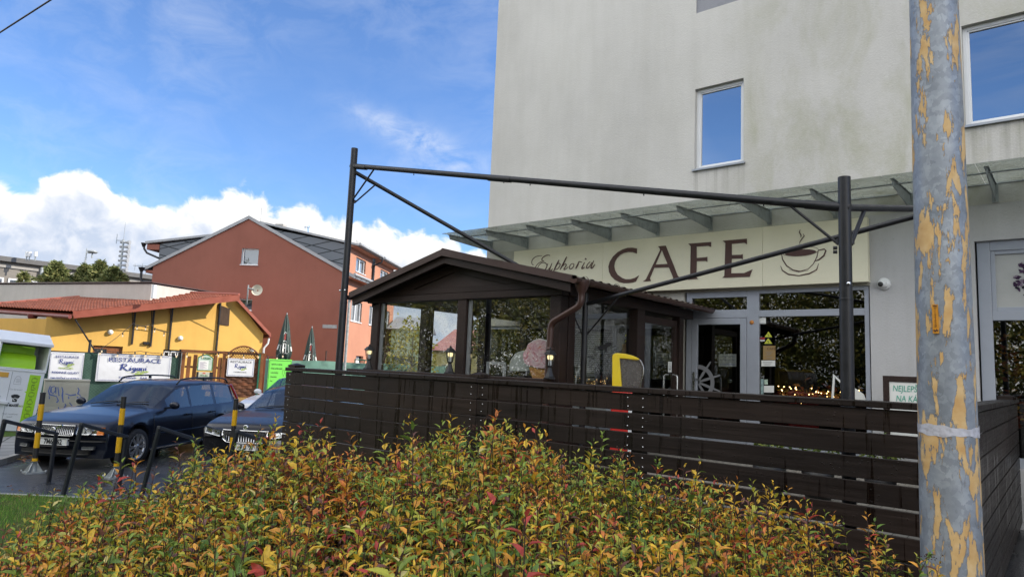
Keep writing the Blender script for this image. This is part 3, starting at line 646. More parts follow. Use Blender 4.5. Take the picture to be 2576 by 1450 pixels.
    for a, c, d, e in ((x0 + .09, xm0, 2.73, 2.93), (xm1, x1 - .06, 2.71, 2.97), (xm1, x1 - .06, T + .12, 2.61)): g.quad((a, YF + .055, d), (c, YF + .055, d), (c, YF + .055, e), (a, YF + .055, e))
    g.build('display_window', M['shop_glass'], B)
    dr = MB(); rect_frame(dr, -4.765, -3.855, T + .02, 2.595, YF + .015, YF + .075, .10); dr.b2(-4.665, -3.955, YF + .016, YF + .074, T + .12, T + .34); D = dr.build('door', M['alu'], B, bevel=.006)
    g = MB(); g.quad((-4.665, YF + .045, T + .34), (-3.955, YF + .045, T + .34), (-3.955, YF + .045, 2.495), (-4.665, YF + .045, 2.495)); g.build('door_pane', M['shop_glass'], D)
    h = MB(); h.b2(-4.735, -4.695, YF - .0, YF + .014, 1.42, 1.72); h.tube([(-4.715, YF + .01, 1.60), (-4.715, YF - .05, 1.60), (-4.58, YF - .055, 1.60)], .011, 8); h.build('handle', M['stainless'], D, bevel=.004)
    # a ship's wheel cut from matt film on the door glass
    w = MB(); yy = YF + .041; cx, cz = -4.66, 1.56; fr = lambda x, z, o=0: (cx + x, yy - o, cz + z)
    w.ribbon([(.25 * math.cos(t), .25 * math.sin(t)) for t in np.linspace(-1.57, 1.57, 22)], .065, fr)
    for k, a in enumerate((1.0, .33, -.33, -1.0)):
        a = a * 1.0; w.ribbon([(.03 * math.cos(a), .03 * math.sin(a)), (.16 * math.cos(a), .16 * math.sin(a)), (.40 * math.cos(a), .40 * math.sin(a))], [.03, .045, .022], fr, .002 + .0005 * k)
    w.build('helm_decal', M['ink_grey'], D)
    # sail decal on the display window
    w = MB(); pts = [on(x, y, 'y', YF + .05) for x, y in ((2096, 940), (2112, 960), (2126, 1010))]
    z = lambda p: (p[0], YF + .05, p[2])
    w.prism([on(x, y, 'y', YF + .05) for x, y in ((2095, 939), (2100, 944), (2096, 1010), (2090, 1010))], (0, -.003, 0))
    w.prism([on(x, y, 'y', YF + .05) for x, y in ((2100, 944), (2124, 965), (2128, 1010), (2121, 1010), (2118, 968), (2101, 950))], (0, -.003, 0))
    w.prism([on(x, y, 'y', YF + .05) for x, y in ((2150, 975), (2172, 990), (2182, 1012), (2150, 1012))], (0, -.003, 0))
    w.build('sail_decal', M['paper'], B)
    # the shop to the right
    f = MB(); f.b2(-.84, -.70, YF + .06, YF + .12, .70, 3.55); f.b2(-.70, 2.2, YF + .06, YF + .12, 3.42, 3.55); f.b2(-.70, 2.2, YF + .06, YF + .12, 2.52, 2.64); f.b2(-.70, 2.2, YF + .06, YF + .12, .70, .82); rect_frame(f, -.70, 2.2, 2.64, 3.42, YF + .075, YF + .13, .05); f.build('shopfront_frame', M['alu'], B, bevel=.006)
    g = MB(); g.quad((-.70, YF + .1, .82), (2.2, YF + .1, .82), (2.2, YF + .1, 2.52), (-.70, YF + .1, 2.52)); g.build('display_window', M['shop_glass'], B)
    g = MB(); g.b2(-.65, 2.15, YF + .10, YF + .11, 2.69, 3.37); P = g.build('printed_panel', pm('pale_print', (.42, .43, .42), .35, var=.06), B)
    n = 150; an = rng.uniform(0, 6.28, n); rr = np.sqrt(rng.uniform(0, 1, n)); c = np.stack([-.20 + .26 * rr * np.cos(an), np.full(n, YF + .097) - np.arange(n) * .00002, 3.03 + .27 * rr * np.sin(an)], 1)
    a2 = rng.uniform(0, 6.28, n); Dv = np.stack([np.cos(a2), 0 * a2, np.sin(a2)], 1); V, F = leaves(c, Dv, np.tile([0, -1.0, 0], (n, 1)), rng.uniform(.05, .10, n), rng.uniform(.025, .045, n), .0, .0)
    cc = np.array([[.045, .02, .06, 1], [.09, .05, .11, 1], [.02, .02, .03, 1], [.25, .2, .27, 1]])[rng.integers(0, 4, n)]
    tag(scatter_mesh('purple_tree_print', V, F, M['needle'], np.repeat(cc, 8, 0), P), kind='stuff')
    # ---- steel and glass canopy
    C = MB(); C.b2(-9.32, 14.5, YF - .012, YF - .002, 4.285, 4.31); can = C.build('canopy', M['zinc'], B)
    for k in range(-1, 20):
        x = -8.27 + .957 * k; m = MB()
        m.prism([(x - .006, YF - .02, 4.265), (x - .006, YF - .02, 4.055), (x - .006, 9.26, 4.10), (x - .006, 9.23, 4.175)], (.012, 0, 0))
        m.b2(x - .035, x + .035, YF - .018, YF - .004, 4.04, 4.28); m.b2(x - .03, x + .03, 9.20, YF - .03, 4.262, 4.270) if False else None
        m.beam((x, 9.22, 4.182), (x, YF - .03, 4.268), .05, .008)
        m.build('bracket', M['zinc'], can)
    for k in range(-1, 13):
        x = -9.32 + .957 * (k + 1) * 1.0; x1 = x + .957 - .008
        g = MB(); vs = [(x, 9.12, 4.195), (x1, 9.12, 4.195), (x1, YF - .02, 4.293), (x, YF - .02, 4.293)]
        g.prism(vs, (0, 0, .010)); g.build('glass_panel', M['canopy_glass'], can)
    rd = MB(); rd.tube([(-9.3, 9.45, 4.165), (14.5, 9.45, 4.165)], .012, 8); rd.build('rod', M['zinc'], can)
    b = MB(); b.b2(-7.28, -6.32, YF + .12, YF + .14, 1.0, 2.38); rect_frame(b, -9.25, -5.05, T + .1, 2.5, YF + .04, YF + .09, .06, 1); b.b2(-7.36, -7.30, YF + .04, YF + .09, T + .16, 2.44, 1); b.b2(-6.28, -6.22, YF + .04, YF + .09, T + .16, 2.44, 1)
    for a, c in ((-9.19, -7.36), (-7.30, -6.28), (-6.22, -5.11)): g = MB(); g.quad((a, YF + .07, T + .16), (c, YF + .07, T + .16), (c, YF + .07, 2.44), (a, YF + .07, 2.44)); g.build('pane', M['shop_glass'], B)
    m, t = newmat('window_blind'); x = t('SeparateXYZ', Vector=t('NewGeometry').outputs['Position'])
    wv = t('Math', _operation='SINE', i0=t('Math', _operation='MULTIPLY', i0=x.outputs[2], i1=180.0).outputs[0]).outputs[0]
    t('OutputMaterial', Surface=t('BsdfPrincipled', Base__Color=ramp(t, t('MapRange', Value=wv, i1=-1.0).outputs[0], [(.2, (.10, .14, .13)), (.7, (.55, .62, .58))]), Roughness=.6).outputs[0])
    b.build('blind_window', [m, M['alu']], B)
cafe()
# ------------------------------------------------------------------ the cafe sign
def zoomf(ox, oy, s, y):
    def f(a, c, off=0.0):
        p = on((ox + a / s) * .64375, (oy + c / s) * .64375, 'y', y); return (p[0], y - off, p[2])
    return f
def sign():
    y = 10.36; S = thing('cafe_sign', 'long cream sign board with brown lettering and a steaming cup under the glass canopy', 'sign', (-5.3, y, 3.07))
    x0, x1, z0, z1 = -8.50, -2.085, 3.065, 3.985
    cuts = [x0, zoomf(2000, 850, 2.0717, y)(735, 350)[0], zoomf(2000, 850, 2.0717, y)(2028, 300)[0], x1]
    for a, c in zip(cuts, cuts[1:]):
        b = MB(); b.b2(a + .0015, c - .0015, y, YF - .015, z0, z1); b.build('panel', M['signboard'], S, bevel=.003)
    b = MB(); f4 = zoomf(2000, 850, 2.0717, y); f5 = zoomf(1980, 880, 4.155, y)
    Cp = [(2115, 375), (2040, 362), (1960, 365), (1880, 390), (1800, 435), (1725, 505), (1672, 590), (1650, 670), (1660, 755), (1695, 825), (1755, 885), (1830, 922), (1900, 937), (1980, 935), (2050, 925), (2097, 908), (2148, 808), (2085, 850), (2010, 872), (1930, 873), (1870, 850), (1800, 800), (1758, 730), (1745, 660), (1758, 590), (1790, 530), (1840, 480), (1900, 447), (1970, 432), (2040, 435), (2113, 458)]
    def letter(polys, f):
        m = MB()
        for i, pl in enumerate(polys): m.prism([f(p[0], p[1], .002) for p in pl], (0, -.006 - .001 * i, 0))
        m.build('letter', M['brown_letter'], S)
    letter([Cp], f5)
    letter([[(1182, 232), (1228, 228), (1117, 490), (1126, 512), (1060, 517), (1085, 498), (1200, 262), (1195, 245)], [(1206, 229), (1246, 226), (1343, 470), (1377, 500), (1292, 506), (1307, 488), (1215, 265)], [(1160, 380), (1272, 373), (1283, 400), (1148, 406)]], f4)
    letter([[(1428, 210), (1613, 197), (1613, 238), (1588, 228), (1495, 234), (1496, 326), (1570, 320), (1582, 316), (1582, 358), (1570, 350), (1497, 352), (1492, 480), (1508, 495), (1425, 502), (1442, 485), (1448, 232)]], f4)
    letter([[(1705, 187), (1902, 170), (1902, 215), (1882, 203), (1780, 212), (1780, 302), (1855, 300), (1869, 295), (1869, 338), (1855, 330), (1780, 333), (1775, 450), (1880, 448), (1948, 418), (1925, 478), (1703, 487), (1720, 470), (1728, 205)]], f4)
    def smooth(pts, n=6):
        out = []
        P = [pts[0]] + list(pts) + [pts[-1]]
        for i in range(1, len(P) - 2):
            for k in range(n):
                t = k / n; a, c, d, e = P[i - 1], P[i], P[i + 1], P[i + 2]
                out.append(tuple(.5 * (2 * c[q] + (d[q] - a[q]) * t + (2 * a[q] - 5 * c[q] + 4 * d[q] - e[q]) * t * t + (3 * c[q] - a[q] - 3 * d[q] + e[q]) * t ** 3) for q in (0, 1)))
        return out + [pts[-1]]
    m = MB()
    for k, (w, pts) in enumerate(((9, [(440, 635), (418, 640), (405, 600), (418, 555), (460, 515), (520, 495), (575, 492)]), (11, [(700, 497), (690, 485), (645, 487), (600, 510), (572, 540), (570, 562), (605, 577)]), (11, [(605, 577), (540, 598), (490, 640), (462, 690), (455, 740), (490, 775), (560, 770), (620, 720), (650, 670), (648, 635), (615, 605), (560, 612), (515, 660), (500, 700)]),
        (13, [(668, 620), (640, 690), (632, 725), (650, 738), (690, 700), (718, 655)]), (14, [(735, 612), (705, 690), (698, 725), (715, 735), (745, 705)]), (17, [(850, 560), (800, 660), (750, 770)]), (10, [(790, 680), (830, 625), (860, 618), (865, 650), (830, 700), (790, 718), (768, 705)]),
        (17, [(975, 505), (920, 620), (865, 720)]), (11, [(885, 690), (930, 640), (960, 628), (965, 650), (930, 705), (938, 718), (970, 700), (1000, 670)]), (11, [(1085, 620), (1045, 630), (1020, 670), (1025, 705), (1055, 700), (1085, 665), (1090, 630), (1085, 620)]),
        (10, [(1150, 640), (1168, 595), (1190, 590), (1225, 600)]), (18, [(1170, 610), (1145, 655), (1120, 705)]), (14, [(1265, 600), (1220, 690), (1235, 698), (1265, 675)]), (22, [(1290, 535), (1283, 545), (1276, 556)]), (11, [(1355, 590), (1315, 630), (1295, 680), (1310, 695), (1350, 660), (1385, 600)]), (14, [(1415, 570), (1370, 680), (1390, 690), (1435, 630)]))):
        q = smooth(pts); n = len(q); ws = [1.45 * w * (.55 + .45 * math.sin(math.pi * i / (n - 1))) for i in range(n)]
        m.ribbon(q, ws, f5, .003 + .0004 * k)
    m.build('script_lettering', M['brown_letter'], S)
    fz = zoomf(2900, 0, 1.318, y); m = MB()
    el = lambda cx, cy, rx, ry, a0, a1, n=30, tl=-.07: [(cx + rx * math.cos(a), cy + ry * math.sin(a) + tl * rx * math.cos(a)) for a in np.linspace(a0, a1, n)]
    k = [0]
    def rb(pts, w): k[0] += 1; m.ribbon(pts, w, fz, .003 + .0004 * k[0])
    rb(el(296, 1293, 96, 23, 0, 6.283, 48), 2.2)
    rb([(201, 1302), (207, 1335), (228, 1368), (262, 1390), (298, 1396), (338, 1385), (366, 1358), (384, 1322), (391, 1290)], [3, 6, 6, 5, 4, 3, 4, 5, 3])
    rb([(240, 1388), (290, 1399), (340, 1391)], [1, 4, 1])
    rb([(197, 1368), (206, 1392), (238, 1412), (292, 1419), (345, 1408), (383, 1388), (393, 1356)], [2, 6, 7, 5, 7, 6, 2])
    rb([(391, 1288), (422, 1282), (430, 1290), (420, 1316), (394, 1337), (372, 1344)], [4, 7, 8, 8, 7, 3])
    rb([(298, 1182), (294, 1196), (303, 1212), (300, 1222)], [2, 6, 6, 2]); rb([(313, 1203), (319, 1214), (304, 1234), (296, 1246), (296, 1257)], [2, 6, 5, 4, 2])
    q = el(300, 1301, 80, 17, 0, 6.283, 30)[:-1]; m.prism([fz(p[0], p[1], .002) for p in q], (0, -.006, 0))
    m.build('cup_emblem', M['brown_letter'], S)
    tag(S)
sign()
def leafy(name, label, cat, c, n, rad, cols, lw=(.04, .02), group=None, stem=True, zsc=1.0):
    o = thing(name, label, cat, (c[0], c[1], c[2]), 0, group)
    d = unit(rng.normal(0, 1, (n, 3))); r_ = rng.uniform(.25, 1, (n, 1)) ** .6
    P = np.array(c) + [0, 0, rad * zsc] + d * r_ * rad * [1, 1, zsc]; a = unit(d + rng.normal(0, .6, (n, 3)))
    V, F = leaves(P, a, unit(rng.normal(0, 1, (n, 3)) + [0, 0, 1.2]), rng.uniform(.7, 1.3, n) * lw[0], rng.uniform(.7, 1.3, n) * lw[1])
    k = np.array(cols)[rng.integers(0, len(cols), n)]; scatter_mesh('foliage', V, F, M['leaf'], np.repeat(np.c_[k, np.ones(n)], 8, 0), o)
    return o
# ------------------------------------------------------------------ small things on the shopfront
def notices():
    y = YF + .05
    def sheet(name, label, cat, px, mat_, marks=None, group=None):
        a, b_, c, d = [on(*p, 'y', y) for p in px]; m = MB(); m.prism([(p[0], y, p[2]) for p in (a, b_, c, d)], (0, -.003, 0))
        o = m.build(name, mat_); tag(o, label, cat, group)
        if marks:
            k = MB(); u = np.array(b_) - np.array(a); v = np.array(d) - np.array(a)
            f = lambda x, z, off=0: tuple(np.array(a) + u * x + v * z + np.array([0, -.0045 - off, 0]))
            for i, (pts, w) in enumerate(marks): k.ribbon(pts, w, f, .0003 * i)
            k.build('print', marks_mat, o)
        return o
    def lines(zs, x0=.12, x1=.88, w=.03): return [([(x0 + .05 * ((i * 7) % 3), z), (x1 - .07 * ((i * 5) % 4), z)], w) for i, z in enumerate(zs)]
    def scrib(zs, w=.03): 
        out = []
        for z in zs: out.append(([(.1 + .8 * i / 26, z + (.05 if i % 2 else -.05) * (.6 + .4 * math.sin(i * 2.3))) for i in range(27)], w))
        return out
    global marks_mat
    marks_mat = M['ink_blue']
    s = 2.416; Z = lambda a, c: ((2650 + a / s) * .64375, (1050 + c / s) * .64375)
    q = lambda a, b_, c, d: (Z(a, b_), Z(c, b_), Z(c, d), Z(a, d))
    sheet('paper_notice', 'handwritten white paper notice taped inside the grey cafe door', 'notice', q(380, 802, 547, 920), M['paper'], scrib((.2, .45, .82), .025))
    marks_mat = M['ink_dark']
    sheet('paper_notice', 'small square white notice in the top left corner of the big cafe window', 'notice', q(754, 448, 826, 516), M['paper'], [([(.1, .14), (.5, .14)], .1), ([(.25, .6), (.45, .4), (.75, .5)], .02), ([(.1, .88), (.9, .88)], .03)])
    marks_mat = M['ink_grey']
    sheet('paper_notice', 'white opening hours slip below the tan cafe sticker on the window', 'notice', q(784, 862, 914, 917), M['paper'], lines((.3, .55, .75), .1, .8, .06))
    sheet('paper_notice', 'blank white card low in the cafe window beside the small stickers', 'notice', q(808, 1100, 902, 1164), M['paper'])
    tan = pm('tan_card', (.30, .20, .08), .5, var=.05)
    o = sheet('cafe_sticker', 'tan cafe sticker with brown print on the window glass', 'sticker', q(800, 724, 916, 857), tan, lines((.42, .5, .58, .66, .8, .88), .2, .8, .018))
    a = on(*Z(876, 762), 'y', y - .006); text('CAFE', .05, frame(a, (1, 0, 0)), o, M['brown_letter'], 'lettering', .0, 1.1)
    yel = pm('yellow_warning', (.55, .58, .06), .5, var=.03)
    for lab, (x0, z0, x1, z1) in (('upper yellow warning triangle sticker on the cafe window', (814, 590, 886, 642)), ('lower yellow warning triangle sticker on the cafe window', (810, 652, 886, 704))):
        m = MB(); tri = [on(*Z(*p), 'y', y) for p in (((x0 + x1) / 2, z0), (x1, z1), (x0, z1))]; m.prism([(p[0], y, p[2]) for p in tri], (0, -.003, 0)); o = tag(m.build('warning_sticker', yel), lab, 'sticker')
        k = MB(); c = on(*Z((x0 + x1) / 2, z0 + (z1 - z0) * .62), 'y', y - .005); f = lambda x, z, off=0: (c[0] + x, y - .005 - off, c[2] + z)
        k.ribbon([(-.012, .012), (.004, .0), (-.004, -.006), (.012, -.022)], .008, f); k.ribbon([(-.05, -.045), (.05, -.045)], .012, f, .0005); k.build('symbol', M['ink_dark'], o)
    for lab, (x0, z0, x1, z1), c in (('red strip sticker left of the yellow warning triangles', (770, 646, 816, 663), (.35, .02, .03)), ('white strip sticker left of the lower warning triangle', (770, 667, 816, 681), (.6, .6, .62)), ('pale green payment sticker low on the left of the cafe window', (812, 1042, 844, 1090), (.45, .58, .48)), ('narrow column of card logos at the bottom left of the cafe window', (778, 1036, 804, 1180), (.25, .36, .36))):
        sheet('window_sticker', lab, 'sticker', q(x0, z0, x1, z1), pm('sticker_film', c, .5, var=.3, vs=30))
    c = on(*Z(692, 503), 'y', YF + .012); m = MB(); m.lathe([(0, -.004), (.032, -.004), (.032, .004), (0, .004)], (c[0], YF + .015, c[2]), 18, axis='Y'); tag(m.build('round_sticker', pm('orange_film', (.55, .22, .05), .5)), 'small round orange sticker on the grey post between door and window', 'sticker')
    # autumn garland with fairy lights along the window ledge
    def garland(label, x0, x1, z, n, nb, yy, hh=.10):
        o = thing('garland', label, 'garland', ((x0 + x1) / 2, yy, z))
        P = np.stack([rng.uniform(x0, x1, n), rng.uniform(yy - .08, yy + .12, n), z + np.abs(rng.normal(0, hh, n))], 1); a = rng.uniform(0, 6.28, n); e = rng.uniform(-.3, 1, n)
        V, F = leaves(P, unit(np.stack([np.cos(a), np.sin(a), e], 1)), unit(rng.normal(0, 1, (n, 3)) + [0, -1, .5]), rng.uniform(.05, .12, n), rng.uniform(.03, .06, n))
        c = np.array([[.45, .20, .03, 1], [.30, .09, .03, 1], [.10, .11, .03, 1], [.5, .32, .06, 1], [.2, .05, .03, 1]])[rng.integers(0, 5, n)]
        scatter_mesh('foliage', V, F, M['leaf'], np.repeat(c, 8, 0), o)
        for k in range(nb):
            m = MB(); m.ball((rng.uniform(x0, x1), yy - .1 + rng.uniform(0, .1), z + rng.uniform(-.02, .22)), .0085, 6, 4); m.build('bulb', M['fairy'], o)
    garland('autumn leaf garland with fairy lights behind the big cafe window', -3.45, -2.2, 1.34, 420, 44, YF + .32)
    garland('dense autumn leaf garland hanging in the flower shop window', -.68, .8, 1.75, 650, 0, YF + .3, .32)
    garland('lower autumn leaf arrangement on the flower shop window ledge', -.68, .8, 1.15, 380, 0, YF + .35, .22)
    for k, (dx, dz, lab) in enumerate(((-.22, 1.62, 'white fabric flower behind the shop window glass, next to the fence end'), (-.02, 1.58, 'second white flower at the right edge of the shop window'))):
        m = MB(); c = Vector((dx, YF + .25, dz))
        for i in range(14):
            a = i * 2.4; r_ = .03 + .03 * (i / 14); m.ball(c + Vector((r_ * math.cos(a), -.02 * (i % 3), r_ * .8 * math.sin(a))), .034, 8, 5, (1, .4, .8))
        m.tube([c, c - Vector((.02, 0, .4)), c - Vector((0, 0, .9))], .006, 5, 1)
        tag(m.build('flower', [M['paper'], M['needle']]), lab, 'flower')
    for x, y, h, lab in ((.12, 8.9, .75, 'low potted heather on the pavement by the flower shop'), (-.1, 9.7, 1.15, 'taller leafy plant by the flower shop, just behind the end of the side fence')):
        o = leafy('shop_plant', lab, 'potted plant', (x, y, h - .25), 240, .24, [(.16, .05, .10), (.30, .20, .22), (.07, .11, .03)], (.06, .03)); g_ = gz(x, y); m = MB(); m.lathe([(0, g_), (.12, g_), (.17, h - .2), (.15, h - .2), (0, h - .25)], (x, y, 0), 20); m.build('pot', M['concrete'], o)
    # camera
    c = on(2223, 714, 'y', YF); C = thing('security_camera', 'white dome security camera on the grey wall right of the cafe sign', 'camera', (c[0], YF, c[2]))
    m = MB(); m.lathe([(0, -.03), (.075, -.03), (.085, -.015), (.085, .0)], (c[0], YF, c[2]), 24, axis='Y'); m.build('base', M['white_paint'], C)
    m = MB(); m.ball((c[0] - .01, YF - .05, c[2] - .005), .058, 18, 12); m.build('dome', M['white_paint'], C)
    m = MB(); m.lathe([(0, -.02), (.032, -.018), (.034, 0)], (c[0] - .025, YF - .095, c[2] - .012), 16, axis='Y'); m.build('lens', M['black'], C)
notices()
# ------------------------------------------------------------------ terrace
b = MB(); b.b2(-8.32, -.62, 5.13, YF + .1, G - .3, T); tag(b.build('terrace', M['terrace_paver'], bevel=.01), kind='structure')
def whiteboard():
    o = thing('menu_board', 'brown framed white board with green handwriting standing on the terrace', 'board', (-1.5, 9.5, T))
    c0, c1 = -1.77, -1.12; y = 9.5
    m = MB(); rect_frame(m, c0, c1, T + .25, 1.76, y - .02, y + .02, .07); m.b2(c0, c0 + .06, y + .02, y + .3, T, 1.0); m.b2(c1 - .06, c1, y + .02, y + .3, T, 1.0); m.b2(c0, c0 + .07, y - .02, y + .02, T, T + .25); m.b2(c1 - .07, c1, y - .02, y + .02, T, T + .25); m.build('frame', M['dark_wood'], o, bevel=.004)
    m = MB(); m.b2(c0 + .07, c1 - .07, y - .008, y + .01, T + .32, 1.69); bd = m.build('board', M['paper'], o)
    ink = pm('green_marker', (.05, .36, .26), .5)
    text('NEJLEPŠÍ ČAS', .105, frame((-1.445, y - .012, 1.575), (1, 0, 0)), bd, ink, 'handwriting', 0, .72, shear=.15)
    text('NA KÁVU ?', .105, frame((-1.445, y - .012, 1.455), (1, 0, 0)), bd, ink, 'handwriting', 0, .72, shear=.15)
whiteboard()
GR = [(.10, .16, .03), (.22, .26, .05), (.06, .10, .02)]
for k, (x, y, lab) in enumerate(((-2.2, 6.6, 'yellow green potted shrub on the terrace behind the fence, in the leftmost gap'), (-1.85, 6.9, 'leafy green shrub in a dark pot behind the fence beside the steel post'), (-1.4, 7.3, 'small dark pot with sparse green leaves near the menu board'))):
    o = leafy('potted_shrub', lab, 'potted plant', (x, y, T + .28), 260, .17, GR, (.05, .025))
    m = MB(); m.lathe([(.0, T), (.11, T), (.15, T + .3), (.135, T + .3), (.12, T + .26), (0, T + .26)], (x, y, 0), 20); m.build('pot', M['black'], o)
# ------------------------------------------------------------------ slatted fence
def fence():
    o = thing('slatted_fence', 'dark brown wet plank fence running along the front and side of the terrace', 'fence', (-4.2, 5.0, G))
    xl, xr = -7.78, -.50; joints = [-7.78, -4.47, -2.72, -.52]
    m = MB(); s = MB()
    for k in range(9):
        zt = 1.490 - .157 * k
        for a, c in ((xl, -4.475), (-4.470, xr)):
            j = random.uniform(-.003, .003); m.b2(a + random.uniform(-.004, .004) * (a == xl) * 3, c, 4.975 + j, 4.998 + j, zt - (.151 if a == xl else .1405), zt)
        for x in (-4.55, -4.40, -2.80, -2.66, -7.70):
            for dz in (.035, .105): s.lathe([(0, -.0025), (.0055, -.0018), (.006, 0)], (x + random.uniform(-.006, .006), 4.974, zt - dz), 8, axis='Y')
    p = m.build('slat_panel', M['fence_wood'], o, bevel=.004); s.build('screws', M['stainless'], p)
    m = MB(); m.b2(xl - .01, -4.465, 4.955, 5.10, 1.500, 1.545); m.build('top_rail', M['fence_wood'], o, bevel=.006)
    m = MB(); m.b2(-4.462, xr - .01, 4.953, 5.10, 1.497, 1.541); m.build('top_rail', M['fence_wood'], o, bevel=.006)
    for i, x in enumerate((-7.66, -4.50, -2.73, -.60)):
        m = MB(); m.b2(x - .05, x + .05, 5.0, 5.10, gz(x, 5) - .2, 1.498); q = m.build('post', M['fence_wood'], o, bevel=.004)
        if i < 2:
            m = MB(); w = .075; z = 1.547; m.b2(x - w, x + w, 4.965, 5.115, z, z + .032)
            m.add([(x - w, 4.965, z + .033), (x + w, 4.965, z + .033), (x + w, 5.115, z + .033), (x - w, 5.115, z + .033), (x, 5.04, z + .058)], [(0, 1, 4), (1, 2, 4), (2, 3, 4), (3, 0, 4)]); m.build('post_cap', M['fence_wood'], q, bevel=.003)
    m = MB()
    for k in range(9):
        zt = 1.485 - .157 * k; m.b2(-.498, -.476, 4.99, 10.36, zt - .143, zt)
    m.build('slat_panel', M['fence_wood_y'], o, bevel=.004)
    m = MB(); m.b2(-.60, -.455, 5.105, 10.37, 1.497, 1.540); m.build('top_rail', M['fence_wood_y'], o, bevel=.006)
    for y in (7.6, 9.5, 10.3):
        m = MB(); m.b2(-.6, -.5, y - .05, y + .05, gz(-.5, y) - .2, 1.496); q = m.build('post', M['fence_wood'], o)
        if y == 9.5: m = MB(); m.b2(-.61, -.44, y - .08, y + .08, 1.542, 1.575); m.add([(-.61, y - .08, 1.576), (-.44, y - .08, 1.576), (-.44, y + .08, 1.576), (-.61, y + .08, 1.576), (-.525, y, 1.60)], [(0, 1, 4), (1, 2, 4), (2, 3, 4), (3, 0, 4)]); m.build('post_cap', M['fence_wood'], q)
fence()
# ------------------------------------------------------------------ the bare awning frame
def awning():
    o = thing('awning_frame', 'bare black steel tube frame of an awning standing behind the fence', 'frame', (-4, 6, T))
    Lp, Rp, Bp, Dp = (-7.13, 5.3), (-1.215, 5.3), (-4.60, 7.05), (-.80, 7.0)
    Lz, Rz, Bz, Dz = 4.19, 2.93, 2.48, 3.23
    for (x, y), zt, r_ in ((Lp, 4.43, .044), (Rp, 3.16, .044), (Bp, 2.62, .036), (Dp, 3.45, .04)):
        m = MB(); zj = 1.55 + .52 * (zt - 1.5) if r_ > .04 else 1.9
        zj = {4.43: 2.42, 3.16: 2.28, 2.62: 1.95}.get(zt, 2.2)
        m.tube([(x, y, gz(x, y) - .3), (x, y, zj)], r_ * 1.06, 20); m.tube([(x, y, zj - .01), (x, y, zt)], r_, 20)
        m.lathe([(r_ * 1.07, -.008), (r_ * 1.12, 0), (r_ * 1.07, .008)], (x, y, zj - .03), 20); m.build('post', M['steel_black'], o)
    rail = MB(); rail.tube([(Lp[0] + .03, 5.3, Lz), (Rp[0], 5.3, Rz)], .031, 14)
    P0, P1 = Vector((*Lp, Lz)), Vector((*Rp, Rz))
    for f in (.02, .43, .98):
        c = P0.lerp(P1, f); d = (P1 - P0).normalized() * .16; rail.tube([c - d, c + d], .035, 14)
    for f in (.2, .44, .5, .72, .9): c = P0.lerp(P1, f); rail.tube([c - Vector((0, 0, .03)), c - Vector((0, 0, .046))], .006, 6)
    rail.build('rail', M['steel_black'], o)
    m = MB(); m.tube([(*Rp, Rz), (*Dp, Dz)], .028, 14); m.build('rail', M['steel_black'], o)
    m = MB(); m.tube([(Lp[0] + .02, Lp[1] + .03, Lz - .08), (*Bp, Bz)], .026, 14); m.build('rail', M['steel_black'], o)
    m = MB(); m.tube([(*Bp, Bz), (*Dp, Dz)], .026, 14); m.build('rail', M['steel_black'], o)
    def br(a, c, r_=.011): m = MB(); m.tube([a, c], r_, 8); m.tube([c, Vector(c) + Vector((0, 0, .04))], r_ * 1.5, 8); m.build('brace', M['steel_black'], o)
    def lp(p, q, f): return tuple(Vector(p).lerp(Vector(q), f))
    br(lp((*Lp, Lz), (*Rp, Rz), .075), (Lp[0] + .04, Lp[1], 3.74)); br(lp((*Lp, Lz - .08), (*Bp, Bz), .10), (Lp[0] + .035, Lp[1] + .03, 3.70))
    br(lp((*Lp, Lz), (*Rp, Rz), .93), (Rp[0] - .045, Rp[1], 2.66)); br(lp((*Rp, Rz), (*Dp, Dz), .18), (Rp[0] + .03, Rp[1] + .04, 2.66), .016)
    br(lp((*Bp, Bz), (*Lp, Lz), .09), (Bp[0] - .03, Bp[1], 2.1)); br(lp((*Bp, Bz), (*Dp, Dz), .13), (Bp[0] + .03, Bp[1], 2.1))
    m = MB()
    for z in (2.60, 2.63): m.tube([(Rp[0] - .05, Rp[1] - .02, z), (Rp[0] - .075, Rp[1] - .03, z)], .013, 8)
    m.build('bolt', M['steel_black'], o)
    m = MB(); m.ball((Rp[0] + .028, Rp[1] - .042, 2.36), .016, 10, 6); m.ball((Lp[0] + .05, Lp[1] - .03, 2.55), .014, 10, 6); m.ball((Lp[0] - .05, Lp[1] - .03, 2.55), .014, 10, 6); m.build('bolt', M['chrome'], o)
awning()
